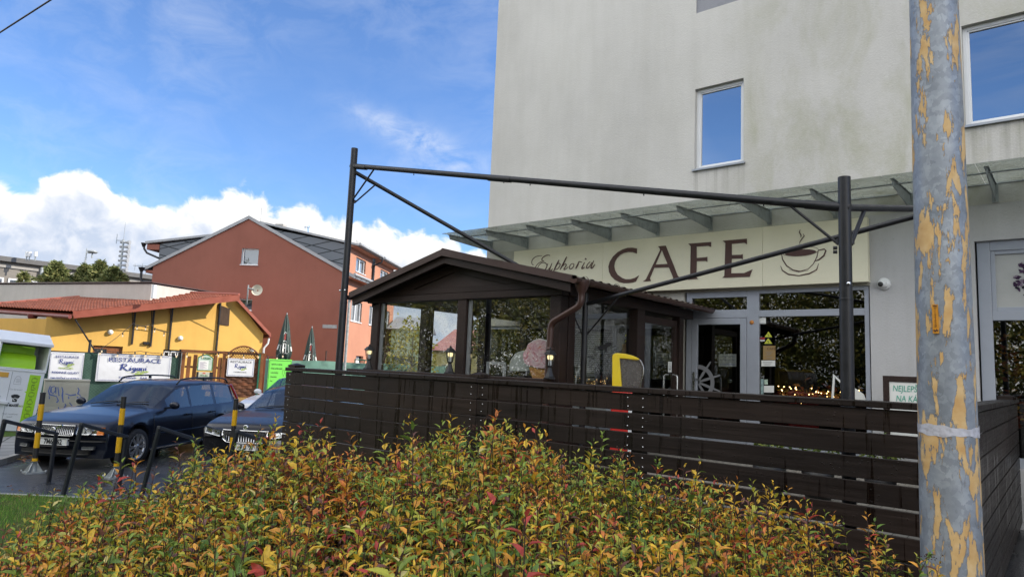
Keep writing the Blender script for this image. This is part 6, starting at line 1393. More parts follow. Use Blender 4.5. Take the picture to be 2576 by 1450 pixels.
def cabinet():
    c = on(165, 1064, 'z', G); an = math.atan2(-c[1], -c[0]) + R(90) + R(4); F = Fr(c, an)
    a, _ = F.px(108, 1000); b_, _ = F.px(222, 1000); _, zt = F.px(165, 958); o = thing('street_cabinet', 'beige electrical street cabinet with blue graffiti scrawls', 'cabinet', (c[0], c[1], G))
    be = pm('beige_grp', (.50, .47, .38), .6, var=.06, dirt=.15); m = MB(); F.box(m, a, b_, 0, .40, .05, zt); F.box(m, a - .01, b_ + .01, -.02, .42, zt + .001, zt + .05); m.build('housing', be, o, bevel=.008)
    wd = b_ - a; m = MB()
    for f0, f1 in ((0.02, .36), (.37, .69), (.70, .98)):
        F.box(m, a + wd * f0, a + wd * f1, -.012, -.001, .48, zt - .05); F.box(m, a + wd * f0, a + wd * f1, -.012, -.001, .08, .46)
        for i in range(12): u = a + wd * (f0 + .04 + (f1 - f0 - .08) * i / 11); F.box(m, u, u + .012, -.016, -.0125, .52, zt - .12)
    m.build('door', be, o, bevel=.003)
    z = lambda x, y: F.px((x / 2.9) * .64375, (1250 + y / 2.9) * .64375); m = MB(); ff = lambda u, v, off=0: tuple(F(u, -.019 - off, v))
    for i, st in enumerate(([(620, 745), (580, 760), (575, 810), (600, 830), (625, 800), (630, 755), (632, 830)], [(655, 755), (668, 855)], [(555, 850), (560, 890)], [(570, 740), (548, 800), (560, 840), (640, 860), (660, 910), (640, 930)], [(700, 755), (712, 800), (705, 850), (715, 930)], [(740, 830), (800, 850), (860, 840)], [(775, 860), (780, 890)], [(880, 760), (895, 790), (880, 830), (910, 850), (905, 885), (870, 870)], [(735, 940), (745, 960), (720, 1000)], [(785, 930), (830, 985)], [(660, 980), (668, 1020)])):
        m.ribbon([z(*p) for p in st], [.018 + .01 * ((k * 7) % 3) for k in range(len(st))], ff, .0004 * i)
    m.build('graffiti', pm('blue_spray', (.10, .16, .42), .5, var=.1), o)
cabinet()
# ------------------------------------------------------------------ the tavern
L0 = dep(118, 797, 28.5); FR = Fr(L0, R(80))
def restaurant():
    F = FR; o = thing('tavern_building', 'low yellow tavern with a red tiled roof and dark roof brackets', 'building', tuple(F.o), F.a)
    A0 = Vector(F(.78, -1.0, 3.50)); Dd0 = Vector(on(-60, 772, 'z', G + 3.76))
    W = 9.2; zl, zr, rg = 3.32, 3.22, (7.75, 4.80)
    holes = [(1.80, 2.95, 0, 2.24), (4.62, 5.5, 0, 2.2)]
    b = MB(); base = MB(); wall_holes(base, 0, W, -.2, 2.6, holes, 0, .25)
    base.v = [tuple(F(v[0], v[1], v[2])) for v in base.v]
    b.v, b.f, b.m, b.sm = base.v, base.f, base.m, base.sm
    b.prism([F(0, 0, 2.6), F(W, 0, 2.6), F(W, 0, zr), F(*[rg[0]], 0, rg[1]), F(0, 0, zl)], tuple(F.n * .25))
    for u in (0, W):
        sd = (Vector((Dd0.x - A0.x, Dd0.y - A0.y, 0)) * 1.3) if u == 0 else F.n * 14
        b.quad(F(u, 0.001, -.2), F(u, 0.001, -.2) + sd, F(u, 0.001, 3.25) + sd, F(u, 0.001, 3.25))
    b.build('wall', M['yellow_wall'], o)
    # tiled plane: real steps and rolls
    A = Vector(F(.78, -1.0, 3.50)); Bq = Vector(F(7.50, -1.0, 4.90)); Cc = Vector(on(375, 736, 'z', G + 5.05)); Dd = Vector(on(-60, 772, 'z', G + 3.76))
    nrm = (Bq - A).cross(Dd - A).normalized(); nrm = nrm if nrm.z > 0 else -nrm
    def fn(u, v):
        p = A.lerp(Bq, u).lerp(Dd.lerp(Cc, u), v); rows, cols = 15, 34
        k = (u * rows) % 1.0; q = (v * cols) % 1.0
        return tuple(p + nrm * (.085 * (1 - k) + .055 * abs(math.sin(math.pi * q)) ** .7))
    mt, t = newmat('clay_tile'); n1 = t('TexNoise', Vector=pos(t), Scale=2.2, Detail=6.0).outputs[0]; n2 = t('TexNoise', Vector=pos(t), Scale=14.0, Detail=3.0).outputs[0]
    bs = t('BsdfPrincipled', Base__Color=t('MixRGB', _blend_type='MULTIPLY', Fac=.5, Color1=ramp(t, n1, [(.3, (.20, .050, .024)), (.7, (.30, .085, .042))]), Color2=ramp(t, n2, [(.35, (.75, .72, .7)), (.65, (1.1, 1.1, 1.1))])).outputs[0], Roughness=.6); t('OutputMaterial', Surface=bs.outputs[0])
    m = MB(); m.grid(fn, 120, 272, 0, False); q = -nrm * .04; m.prism([A + q, Bq + q, Cc + q, Dd + q], tuple(-nrm * .06), 1); rf = m.build('roof', [mt, M['red_sheet']], o)
    m = MB(); m.prism([A + nrm * .09, Bq + nrm * .09, Bq - nrm * .20, A - nrm * .20], tuple(-F.n * .03)); m.prism([A + nrm * .10, Bq + nrm * .10, Bq + nrm * .10 + F.n * .22, A + nrm * .10 + F.n * .22], tuple(nrm * .012)); m.build('verge_board', M['red_sheet'], rf)
    m = MB(); m.tube([Bq + nrm * .10, Cc + nrm * .10], .07, 8); m.tube([Dd + nrm * .06, Cc + nrm * .06], .10, 8); m.build('ridge_flashing', M['red_sheet'], rf)
    g0 = A + Vector((0, 0, -.14)) - F.u * .10; g1 = Dd + (Dd - A) * .2 + Vector((0, 0, -.14)) - F.u * .10
    m = MB(); m.tube([g0 - F.n * .05, g1], .085, 12); m.build('gutter', M['red_gutter'], o)
    m = MB(); s = Vector(onp(70, 795, F.o - F.u * 0, F.a)); gp = min((g0.lerp(g1, k / 40) for k in range(41)), key=lambda q: abs(project(q)[0] - 86)); m.lathe([(.20, .02), (.20, -.05), (.17, -.14), (.09, -.32)], tuple(gp + Vector((0, 0, -.02))), 12); m.build('hopper', M['red_gutter'], o)
    dd = (BAS @ (np.array(gp) - CAM))[2]; e = gp + Vector((0, 0, -.30)); q1, q2 = Vector(dep(94, 838, dd + .05)), Vector(dep(106, 858, dd + .25)); m = MB(); m.tube([e, e + Vector((0, 0, -.2)), q1, q2, Vector((q2.x, q2.y, q2.z - .4)), Vector((q2.x, q2.y, G))], .085, 10); m.build('downpipe', M['zinc'], o)
    # right-hand roof
    a, c = F(7.60, -.28, 4.86), F(W + .28, -.28, 3.14); q = Vector((0, 0, .10))
    m = MB(); m.prism([a, c, c + q, a + q], tuple(F.n * 9)); m.build('roof', M['red_sheet'], o)
    m = MB(); m.prism([a + q * 1.1 - F.n * .03, c + q * 1.1 - F.n * .03, c - q * .8 - F.n * .03, a - q * .8 - F.n * .03], tuple(F.n * .025)); m.build('verge_board', M['red_sheet'], o)
    m = MB(); m.tube([F(W + .25, -.3, 3.08), F(W + .25, 8, 3.08)], .07, 10); m.build('gutter', M['red_gutter'], o)
    m = MB(); m.tube([F(W + .25, -.15, 3.02), F(W + .22, -.15, 2.75), F(W + .05, -.1, 2.5), F(W + .05, -.1, .2)], .05, 10); m.build('downpipe', M['white_paint'], o)
    roofz = lambda u: A.z - G + (Bq.z - A.z) * (u - .78) / (6.72) - .20
    for u, zb in ((3.28, 2.36), (4.05, 2.30), (4.82, 2.20), (6.95, 2.05)):
        m = MB(); zt = roofz(u); m.beam(F(u, -.06, zb), F(u, -.06, zt), .07, .07, up=tuple(F.n)); m.beam(F(u - .02, -.06, zb + .45 * (zt - zb)), F(u - .30, -.92, roofz(u - .3) + .02), .035, .035); m.build('bracket', M['steel_black'], o)
    m = MB(); m.beam(F(.88, -.95, 3.28), F(1.60, -1.75, 2.0), .045, .045); m.build('bracket', M['steel_black'], o)
    # doors
    m = MB(); F.box(m, 1.80, 2.95, .10, .16, 2.10, 2.24); F.box(m, 1.80, 1.88, .10, .16, 0, 2.10); F.box(m, 2.87, 2.95, .10, .16, 0, 2.10); F.box(m, 2.35, 2.87, .11, .155, 0, 2.1); d = m.build('door', M['orange_wood'], o)
    m = MB(); F.box(m, 1.88, 2.35, .12, .14, 0, 2.08); m.build('door_pane', M['win_glass'], d); m = MB(); F.box(m, 2.48, 2.66, .095, .105, 1.55, 1.85); m.build('paper', M['paper'], d)
    m = MB(); 
    for u0, u1 in ((4.66, 4.92), (4.96, 5.22), (5.24, 5.48)): rf_ = ((u0, u0 + .05, 0, 2.15), (u1 - .05, u1, 0, 2.15), (u0, u1, 2.08, 2.15)); [F.box(m, a, c, .10, .16, e, f) for a, c, e, f in rf_]
    d = m.build('door', M['white_pvc'], o); m = MB(); F.box(m, 4.66, 5.48, .13, .14, 0, 2.1); m.build('door_pane', M['win_glass'], d)
    z = F.px(565, 790); m = MB(); u, zz = z; cor = [F.px(*p) for p in ((551, 766), (578, 776), (575, 819), (546, 815))]; m.prism([F(a, -.03, c) for a, c in cor], tuple(F.n * .03)); m.build('plank_hatch', woodm('weathered_plank', (.085, .06, .045), .8, (14, 14, .6), .2), o)
    for p in ((277, 835), (453, 850), (632, 880)):
        u, zz = F.px(*p); m = MB(); c = F(u, -.05, zz); m.ball(c, .115, 16, 10, (1, 1, 1.0)); m.v = [tuple(Vector(v) if (Vector(v) - F.o).dot(F.n) < .0 else Vector(v) - F.n * (Vector(v) - F.o).dot(F.n)) for v in m.v]; m.build('wall_lamp', M['paper'], o)
    for p in ((367, 862), (532, 884)): u, zz = F.px(*p); m = MB(); F.box(m, u - .12, u + .12, -.12, 0, zz - .06, zz + .06); m.build('floodlight', M['black'], o)
restaurant()
def dish():
    p = Vector(dep(622, 748, 29.3)); o = thing('satellite_antenna', 'small grid antenna on a bent mast at the tip of the tavern roof', 'antenna', tuple(p))
    m = MB(); m.tube([p + Vector((-.25, .1, -.35)), p + Vector((0, 0, -.25)), p + Vector((.0, .0, .55))], .03, 8); m.tube([p + Vector((0, 0, .40)), p + Vector((.16, .18, .38))], .03, 8); m.build('mast', M['zinc'], o)
    m = MB(); c = p + Vector((.26, .27, .35)); f = Vector((.6, -.7, .1)).normalized(); a = f.cross(Vector((0, 0, 1))).normalized(); b_ = a.cross(f)
    m.add([c + (a * math.cos(t) + b_ * math.sin(t)) * .24 * r_ - f * .10 * (1 - r_ * r_) for r_ in (.15, .5, 1.0) for t in np.linspace(0, 6.283, 20, endpoint=False)], [(i * 20 + j, i * 20 + (j + 1) % 20, (i + 1) * 20 + (j + 1) % 20, (i + 1) * 20 + j) for i in range(2) for j in range(20)], 0, True); m.build('reflector', pm('cream_reflector', (.62, .58, .47), .5), o)
dish()
# ------------------------------------------------------------------ tavern yard: fence, banners, gate
g0 = dep(586, 1000, 27); FF = Fr(g0, R(66))
def yard():
    F = FF; o = thing('yard_fence', 'wire mesh fence lined with dark green shade net in front of the yellow tavern', 'fence', tuple(F(-4, 0, 0)), F.a)
    m = MB(); m.add([F(u, .03 * math.sin(u * 5), z) for u in np.linspace(-10, -2.0, 60) for z in (.05, 1.92 + .02 * math.sin(0))], [(2 * i, 2 * i + 2, 2 * i + 3, 2 * i + 1) for i in range(59)]); m.build('shade_net', M['green_net'], o)
    for u, zt in ((-8.7, 2.2), (-6.35, 2.12), (-5.08, 2.40), (-2.05, 2.2)): m = MB(); m.tube([F(u, .06, -.1), F(u, .06, zt)], .045, 10); m.build('post', M['brown_pipe'] if u == -6.35 else M['steel_black'], o)
    m = MB(); m.tube([F(-10, .02, 1.93), F(-2.0, .02, 1.93)], .018, 6); m.build('top_wire', M['steel_black'], o)
    o = thing('yard_fence', 'pale green fabric lined fence right of the wooden gate, below the closed parasols', 'fence', tuple(F(3, 0, 0)), F.a)
    m = MB(); m.add([F(u, .05 * math.sin(u * 3.1) * (z < 1.5), z + .02 * math.sin(u * 2.2) * (z > 1.5)) for u in np.linspace(1.12, 9.0, 60) for z in (.05, .7, 1.3, 1.97)], [(4 * i + j, 4 * i + 4 + j, 4 * i + 5 + j, 4 * i + 1 + j) for i in range(59) for j in range(3)], 0, True); m.build('fabric', M['pale_net'], o)
    for u in (2.95, 3.55, 4.2, 5.6): m = MB(); m.tube([F(u, .1, 0), F(u, .1, 2.28)], .03, 8); m.tube([F(u, .1, 2.28), F(u, .1, 2.42)], .036, 8); m.build('post', M['brown_pipe'], o)
    # banners
    def mk(name, label, u0, u1, z0, z1, v=-.06, skew=0):
        o = thing(name, label, 'banner', tuple(F(u0, v, z0)), F.a); nu = 16
        m = MB(); m.grid(lambda a, c: tuple(F(u0 + (u1 - u0) * a + skew * (1 - c), v - .012 * math.sin(a * 6) * math.sin(c * 5), z0 + (z1 - z0) * c)), nu, 8, 0, True); m.build('cloth', M['banner'], o)
        return o, lambda x, y, off=0: tuple(F(u0 + (u1 - u0) * x + skew * (1 - y), v - .022 - off, z0 + (z1 - z0) * y)), (u1 - u0), (z1 - z0), (u0, z0, v)
    def tx(o, s, fr_, x, y, size, mt, bold=0, sx=1): 
        p = Vector(fr_(x, y)); text(s, size, frame(p, tuple(F.u)), o, mt, 'lettering', bold, sx)
    def border(o, fr_, w, h):
        m = MB(); i = 0
        n = int(w / .045)
        for k in range(n):
            for y in (.045, .955): x = .03 + .94 * k / n; m.ribbon([(x, y - .012), (x + .5 / n, y + .012)], .018 / h * .5, lambda a, c, off=0: fr_(a, c, off), 0.0)
        n = int(h / .045)
        for k in range(n):
            for x in (.022, .978): y = .05 + .9 * k / n; m.ribbon([(x - .006, y), (x + .006, y + .5 / n)], .018 / w, lambda a, c, off=0: fr_(a, c, off), 0.0)
        m.build('border', M['ink_blue'], o)
    def script(o, fr_, x0, x1, y0, y1, w):
        """the tavern's brush-written name and its olive sprig"""
        m = MB(); S = lambda p: (x0 + (x1 - x0) * p[0] / 100, y0 + (y1 - y0) * p[1] / 60); asp = (x1 - x0) * 1.0
        for k, (ww, pts) in enumerate(((1.2, [(8, 55), (5, 35), (2, 12)]), (1.0, [(0, 50), (10, 58), (20, 56), (22, 46), (14, 36), (8, 33)]), (1.2, [(9, 34), (16, 22), (26, 10), (32, 12)]), (1.0, [(37, 34), (35, 20), (36, 12), (40, 12)]), (1.1, [(38, 42), (39, 44)]), (.9, [(53, 33), (46, 32), (44, 20), (48, 14), (53, 24), (54, 33)]), (1.0, [(54, 33), (53, 8), (48, -4), (42, 0), (50, 8), (58, 14)]), (.9, [(68, 32), (61, 31), (59, 18), (63, 13), (68, 24), (69, 33)]), (1.0, [(69, 33), (68, 16), (72, 12)]), (1.0, [(75, 33), (74, 12)]), (.9, [(74, 24), (79, 33), (84, 30), (83, 14), (86, 12)]), (1.0, [(91, 33), (90, 16), (94, 12)]), (1.1, [(93, 42), (94, 45)]))):
            q = [S(p) for p in pts]; m.ribbon(q, w * ww, fr_, .0006 * k)
        m.build('script_lettering', M['ink_blue'], o)
        m = MB(); m.ribbon([S(p) for p in ((22, 2), (40, -6), (60, -8), (80, -2), (100, 2))], w * .35, fr_, .001)
        for k, (cx, cy, a) in enumerate(((70, -12, -.5), (66, 2, .6), (80, -8, -.4), (84, 6, .5), (96, 6, .2), (60, -14, -.7))):
            l = 9; m.ribbon([S((cx - l * math.cos(a), cy - l * math.sin(a) * .8)), S((cx, cy)), S((cx + l * math.cos(a), cy + l * math.sin(a) * .8))], [w * .2, w * 2.4, w * .2], fr_, .0015 + .0004 * k)
        m.build('olive_sprig', M['leaf_green'], o)
    o, f, w, h = mk('banner', 'large landscape white tavern banner with blue lettering and an olive sprig', -4.78, -2.33, .90, 1.92)[:4]; border(o, f, w, h)
    tx(o, 'RESTAURACE', f, .5, .72, .22, M['ink_blue'], .002, 1.32); script(o, f, .31, .69, .36, .66, .022); tx(o, 'TAVERNA', f, .42, .12, .10, M['ink_blue'], .002, 1.3); tx(o, 'BAR', f, .64, .12, .10, M['ink_blue'], .002, 1.3)
    m = MB(); m.ribbon([(.53, .17), (.55, .15), (.57, .17)], .012, f); m.build('olive_sprig', M['leaf_green'], o)
    o, f, w, h = mk('banner', 'narrow upright white tavern banner at the left with five lines of lettering', -6.24, -5.20, .80, 1.90)[:4]; border(o, f, w, h)
    tx(o, 'RESTAURACE', f, .5, .82, .11, M['ink_blue'], .001, 1.1); script(o, f, .28, .72, .60, .78, .022); tx(o, 'NABÍZÍME:', f, .5, .46, .09, M['leaf_green'], .002, 1.1); tx(o, 'RODINNÉ OSLAVY', f, .5, .31, .095, M['ink_blue'], .003, 1.05); tx(o, 'SMUTEČNÍ HOSTINY', f, .5, .12, .095, M['ink_blue'], .003, 1.0)
    # wooden gate with trellis arch
    o = thing('garden_gate', 'brown timber gate with a lattice arch and pergola beams before the tavern', 'gate', tuple(F(-.4, 0, 0)), F.a); ow = M['orange_wood']
    for u in (-1.92, -.46, .98): m = MB(); F.box(m, u - .06, u + .06, -.06, .06, 0, 2.16); m.build('post', ow, o)
    m = MB(); F.box(m, -2.02, 1.10, -.05, .05, 2.10, 2.20); F.box(m, -2.0, 1.1, .9, 1.0, 2.1, 2.2); m.build('beam', ow, o)
    for s, u in ((1, -.40), (-1, .92)): m = MB(); m.beam(F(u, 0, 1.80), F(u + s * .28, 0, 2.10), .06, .06); m.build('brace', ow, o)
    for u, zt in ((-1.72, 1.95), (-1.50, 2.02), (-.78, 2.02), (-.60, 1.94)): m = MB(); F.box(m, u - .07, u + .07, -.03, .0, .25, zt); m.build('picket', ow, o)
    m = MB(); F.box(m, -1.85, -.5, .005, .04, .6, .68); F.box(m, -1.85, -.5, .005, .04, 1.5, 1.58); m.build('crosspiece', ow, o)
    m = MB(); bow = [(-.40 + 1.30 * i / 16, 2.02 + .42 * math.sin(math.pi * i / 16) ** .8) for i in range(17)]
    m.tube([F(a, -.06, c) for a, c in bow], .035, 6); m.build('arch', ow, o)
    m = MB()
    for k in range(-8, 22):
        for s in (-1, 1):
            pts = []
            for i in range(30):
                u = -.40 + .10 * k + s * .022 * i * 1.0; z = 1.92 + .022 * i
                if -.38 < u < .88 and z < 2.02 + .42 * max(0, math.sin(math.pi * (u + .4) / 1.3)) ** .8: pts.append((u, z))
            if len(pts) > 1: m.beam(F(pts[0][0], -.05 + .01 * s, pts[0][1]), F(pts[-1][0], -.05 + .01 * s, pts[-1][1]), .018, .018)
    m.build('lattice', ow, o)
    m = MB()
    for i in range(13): z = .40 + .118 * i; m.grid(lambda a, c, z=z, i=i: tuple(F(-.40 + 1.26 * a, -.03 + .022 * math.sin(a * 18.8 + math.pi * (i % 2)), z + .110 * c)), 40, 1, 0, True)
    for u in (-.40, .86): F.box(m, u - .02, u + .02, -.05, .02, .38, 1.94)
    F.box(m, -.40, .86, -.012, .0, .39, 1.93); m.build('woven_panel', M['brown_plank'], o)
    m = MB(); F.box(m, .84, .90, -.10, -.05, .35, 2.15); m.build('green_bar', pm('green_metal', (.01, .11, .065), .4), o)
    # gate sign
    o = thing('tavern_sign', 'small framed white tavern sign on the brown woven gate', 'sign', tuple(F(-.3, -.1, 1.24)), F.a)
    m = MB(); F.box(m, -.33, .68, -.09, -.07, 1.23, 1.94); m.build('board', M['banner'], o); f = lambda x, y, off=0: tuple(F(-.33 + 1.01 * x, -.093 - off, 1.23 + .71 * y))
    m = MB(); 
    for p in ([(.04, .05), (.96, .05)], [(.04, .95), (.96, .95)]): m.ribbon(p, .018, f)
    for p in ([(.035, .05), (.035, .95)], [(.965, .05), (.965, .95)]): m.ribbon(p, .012, f, .0004)
    m.build('border', M['ink_blue'], o)
    tx(o, 'RESTAURACE', f, .5, .75, .12, M['ink_dark'], .001, 1.12); script(o, f, .28, .72, .42, .70, .026); tx(o, 'TAVERNA', f, .42, .20, .065, M['ink_dark'], .001, 1.2); tx(o, 'BAR', f, .66, .20, .065, M['ink_dark'], .001, 1.2)
    # menu case and chalk board
    o = thing('menu_case', 'green edged arched menu case with white sheets beside the gate', 'menu case', tuple(F(-1.1, -.1, 1.5)), F.a); gm = pm('menu_green', (.02, .15, .05), .4)
    z0, z1, ua, ub = 1.40, 1.92, -1.42, -.86; arch_ = [(ua, z0), (ub, z0), (ub, z1)] + [(ub + (ua - ub) * i / 10, z1 + .13 * math.sin(math.pi * i / 10)) for i in range(1, 10)] + [(ua, z1)]
    m = MB(); m.prism([F(a, -.12, c) for a, c in arch_], tuple(F.n * .07)); m.build('case', gm, o)
    ins = [((a - (ua + ub) / 2) * .88 + (ua + ub) / 2, (c - 1.68) * .9 + 1.68) for a, c in arch_]; m = MB(); m.prism([F(a, -.125, c) for a, c in ins], tuple(F.n * .004)); m.build('panel', pm('menu_pale', (.45, .55, .48), .5), o)
    m = MB(); F.box(m, -1.36, -1.02, -.131, -.126, 1.45, 1.80); sh = m.build('sheet', M['paper'], o); text('HOLBA', .10, frame(F(-1.12, -.13, 1.86), tuple(F.u)), o, gm, 'lettering', .004, 1.0)
    m = MB(); fk = lambda x, z, off=0: tuple(F(-1.36 + .34 * x, -.1335 - off, 1.45 + .35 * z))
    for i in range(9): m.ribbon([(.1, .1 + .09 * i), (.5 + .35 * ((i * 5) % 3) / 2, .1 + .09 * i)], .03, fk, .0003 * i)
    m.build('print', pm('violet_print', (.30, .24, .38), .6), sh)
    o = thing('chalk_board', 'black chalk board with a small beer sign below the menu case', 'board', tuple(F(-1.1, -.1, 1.0)), F.a)
    m = MB(); F.box(m, -1.42, -.82, -.10, -.07, .90, 1.36); m.build('board', M['black'], o); m = MB(); F.box(m, -1.34, -.95, -.115, -.101, 1.16, 1.36); s = m.build('beer_sign', pm('beer_sign', (.48, .50, .42), .5), o)
    text('HOLBA', .085, frame(F(-1.145, -.117, 1.19), tuple(F.u)), s, gm, 'lettering', .003, 1.0); text('Pivo 86', .13, frame(F(-1.12, -.103, .97), tuple(F.u)), o, M['paper'], 'lettering', 0, 1.0, shear=.2)
    m = MB(); m.add([F(-1.145 + .06 * math.cos(t), -.1165, 1.29 + .05 * math.sin(t)) for t in np.linspace(0, math.pi, 12)], [tuple(range(12))]); m.build('sun_emblem', pm('sun_red', (.5, .09, .05), .5), s)
    # lime poster
    o = thing('lime_poster', 'bright lime green poster with dark print and a bottle drawing on the pale fence', 'poster', tuple(F(1.7, -.06, 1)), F.a)
    m = MB(); F.box(m, 1.24, 2.14, -.07, -.05, .62, 1.98); m.build('sheet', pm('lime_sheet', (.19, .72, .10), .5, var=.03), o); f = lambda x, y, off=0: tuple(F(1.24 + .90 * x, -.0725 - off, .62 + 1.36 * y))
    m = MB(); 
    for p in ([(.03, .02), (.03, .955)], [(.03, .955), (.97, .955)], [(.97, .955), (.97, .02)]): m.ribbon(p, .012, f, .0003)
    m.ribbon([(.78, .50), (.78, .60), (.83, .66), (.845, .73), (.845, .82), (.875, .82), (.875, .73), (.89, .66), (.94, .60), (.94, .50)], .012, f); m.ribbon([(.80, .60), (.94, .60)], .01, f, .0006); m.ribbon([(.62, .55), (.62, .68), (.72, .68), (.72, .55)], .01, f); m.ribbon([(.845, .83), (.875, .83), (.875, .80)], .03, f, .0009)
    for p in ([(.65, .50), (.69, .50)], [(.67, .50), (.67, .55)]): m.ribbon(p, .012, f, .0007)
    m.build('drawing', M['ink_dark'], o)
    for i, s in enumerate(('- teplá jídla po celý den', '- bohatá nabídka nápojů', '- rodinné oslavy', '- firemní akce', '- víno')): text(s, .095, frame(F(1.32, -.073, 1.74 - .17 * i), tuple(F.u)), o, M['ink_dark'], 'lettering', .001, .50, 'LEFT')
yard()
def parasol():
    labs = ['taller closed dark green parasol with white lettering behind the lime poster', 'shorter closed dark green parasol further right behind the pale fence']
    o = thing('parasol', labs[0], 'parasol', (0, 0, 0), 0, 'closed parasols in the tavern yard')
    mt, t = newmat('parasol_cloth'); n = t('TexNoise', Vector=pos(t, (1, 1, .4), True), Scale=9.0, Detail=5.0, Distortion=1.0).outputs[0]; bs = t('BsdfPrincipled', Base__Color=ramp(t, n, [(.35, (.008, .018, .016)), (.55, (.022, .052, .044)), (.72, (.032, .072, .062))]), Roughness=.6); t('OutputMaterial', Surface=bs.outputs[0])
    prof = [(.03, 2.32), (.06, 2.22), (.13, 1.85), (.20, 1.4), (.26, .95), (.30, .62), (.27, .40), (.22, .28), (.17, .10)]; N = 48; m = MB(); V = []
    for r_, z in prof:
        for j in range(N): a = 2 * math.pi * j / N; k = 1 + .16 * math.cos(8 * a + z) + .06 * math.cos(13 * a - 3 * z); V.append((r_ * k * math.cos(a), r_ * k * math.sin(a), z))
    m.add(V, [(i * N + j, i * N + (j + 1) % N, (i + 1) * N + (j + 1) % N, (i + 1) * N + j) for i in range(len(prof) - 1) for j in range(N)], 0, True); cl = m.build('canopy', mt, o, world=False)
    m = MB(); m.tube([(0, 0, -2.0), (0, 0, 2.40)], .025, 10); m.build('pole', M['zinc'], o, world=False); m = MB(); m.lathe([(.28, -2), (.28, -1.92), (.04, -1.90)], (0, 0, 0), 20); m.build('base', M['concrete'], o, world=False)
    # printed mark and white letter fragments lying in the folds
    def on_cloth(a, z): r_ = float(np.interp(-z, [-p[1] for p in prof], [p[0] for p in prof])); k = 1 + .16 * math.cos(8 * a + z) + .06 * math.cos(13 * a - 3 * z); r_ = r_ * k + .012; return (r_ * math.cos(a), r_ * math.sin(a), z)
    fr = lambda x, z, off=0: on_cloth(A0 + x / .26, z); 
    A0 = -.55; m = MB()
    for pts, w in (([(-.06, 1.45), (.0, 1.55), (.07, 1.48)], .03), ([(-.06, 1.12), (0, 1.16), (.07, 1.10)], .03), ([(-.07, 1.02), (.06, 1.02)], .025), ([(-.04, 1.0), (-.04, .62)], .035), ([(.05, 1.0), (.05, .62)], .035), ([(-.04, .82), (.05, .84)], .03), ([(-.15, .98), (-.18, .72), (-.14, .60)], .03), ([(.16, .98), (.2, .90), (.17, .66), (.22, .60)], .035), ([(-.26, .98), (-.28, .75)], .03), ([(-.10, .60), (.12, .60)], .02), ([(.29, .9), (.3, .7)], .03)): m.ribbon(pts, w, fr)
    m.build('lettering', M['paper'], cl, world=False)
    m = MB()
    for i in range(5): m.ribbon([(-.05, 1.20 + .055 * i), (.05, 1.22 + .055 * i)], .026, fr)
    m.build('red_emblem', pm('red_print', (.45, .07, .06), .6), cl, world=False)
    for i, (px, py, v) in enumerate(((722, 786, 2.0), (785, 820, 5.0))):
        u, z = FF.px(px, py, v); p = FF(u, v, 0); c = o if i == 0 else copy_tree(o); c.location = (p.x, p.y, G + z - 2.40); c['label'] = labs[i]
parasol()
def strings():
    def sw(name, label, pts, n, sag):
        o = thing(name, label, 'string lights', tuple(pts[0])); cable = []
        for a, c in zip(pts, pts[1:]):
            a, c = Vector(a), Vector(c)
            for i in range(9): f = i / 8; cable.append(a.lerp(c, f) + Vector((0, 0, -sag * 4 * f * (1 - f))))
        m = MB(); m.tube(cable, .011, 5); m.build('cable', M['black'], o)
        for k in range(n):
            p = cable[int((k + .5) * len(cable) / n)]; m = MB(); m.lathe([(0, 0), (.025, -.02), (.028, -.10), (0, -.10)], tuple(p), 8, 0); m.lathe([(.020, -.10), (.032, -.14), (.026, -.18), (0, -.20)], tuple(p), 8, 1); m.build('bulb', [M['black'], M['bulb']], o)
    P = lambda x, y, d: dep(x, y, d)
    sw('string_lights', 'string lights rising across the yellow wall to the roof brackets', [P(150, 935, 26.6), P(230, 890, 27.5), P(335, 812, 29), P(378, 815, 29.6), P(425, 835, 30.2)], 8, .10)
    sw('string_lights', 'string lights draped along the top of the green fence and gate', [FF(-4.9, -.12, 2.08), FF(-3.4, -.12, 2.06), FF(-2.0, -.12, 2.10), FF(-.5, -.12, 2.2), FF(1.0, -.12, 2.2)], 12, .07)
    sw('string_lights', 'string lights hanging from the gate over to the closed parasol', [FF(1.0, -.05, 2.2), FF(1.9, 1.2, 2.35), FF(2.2, 2, 2.6)], 4, .22)
strings()
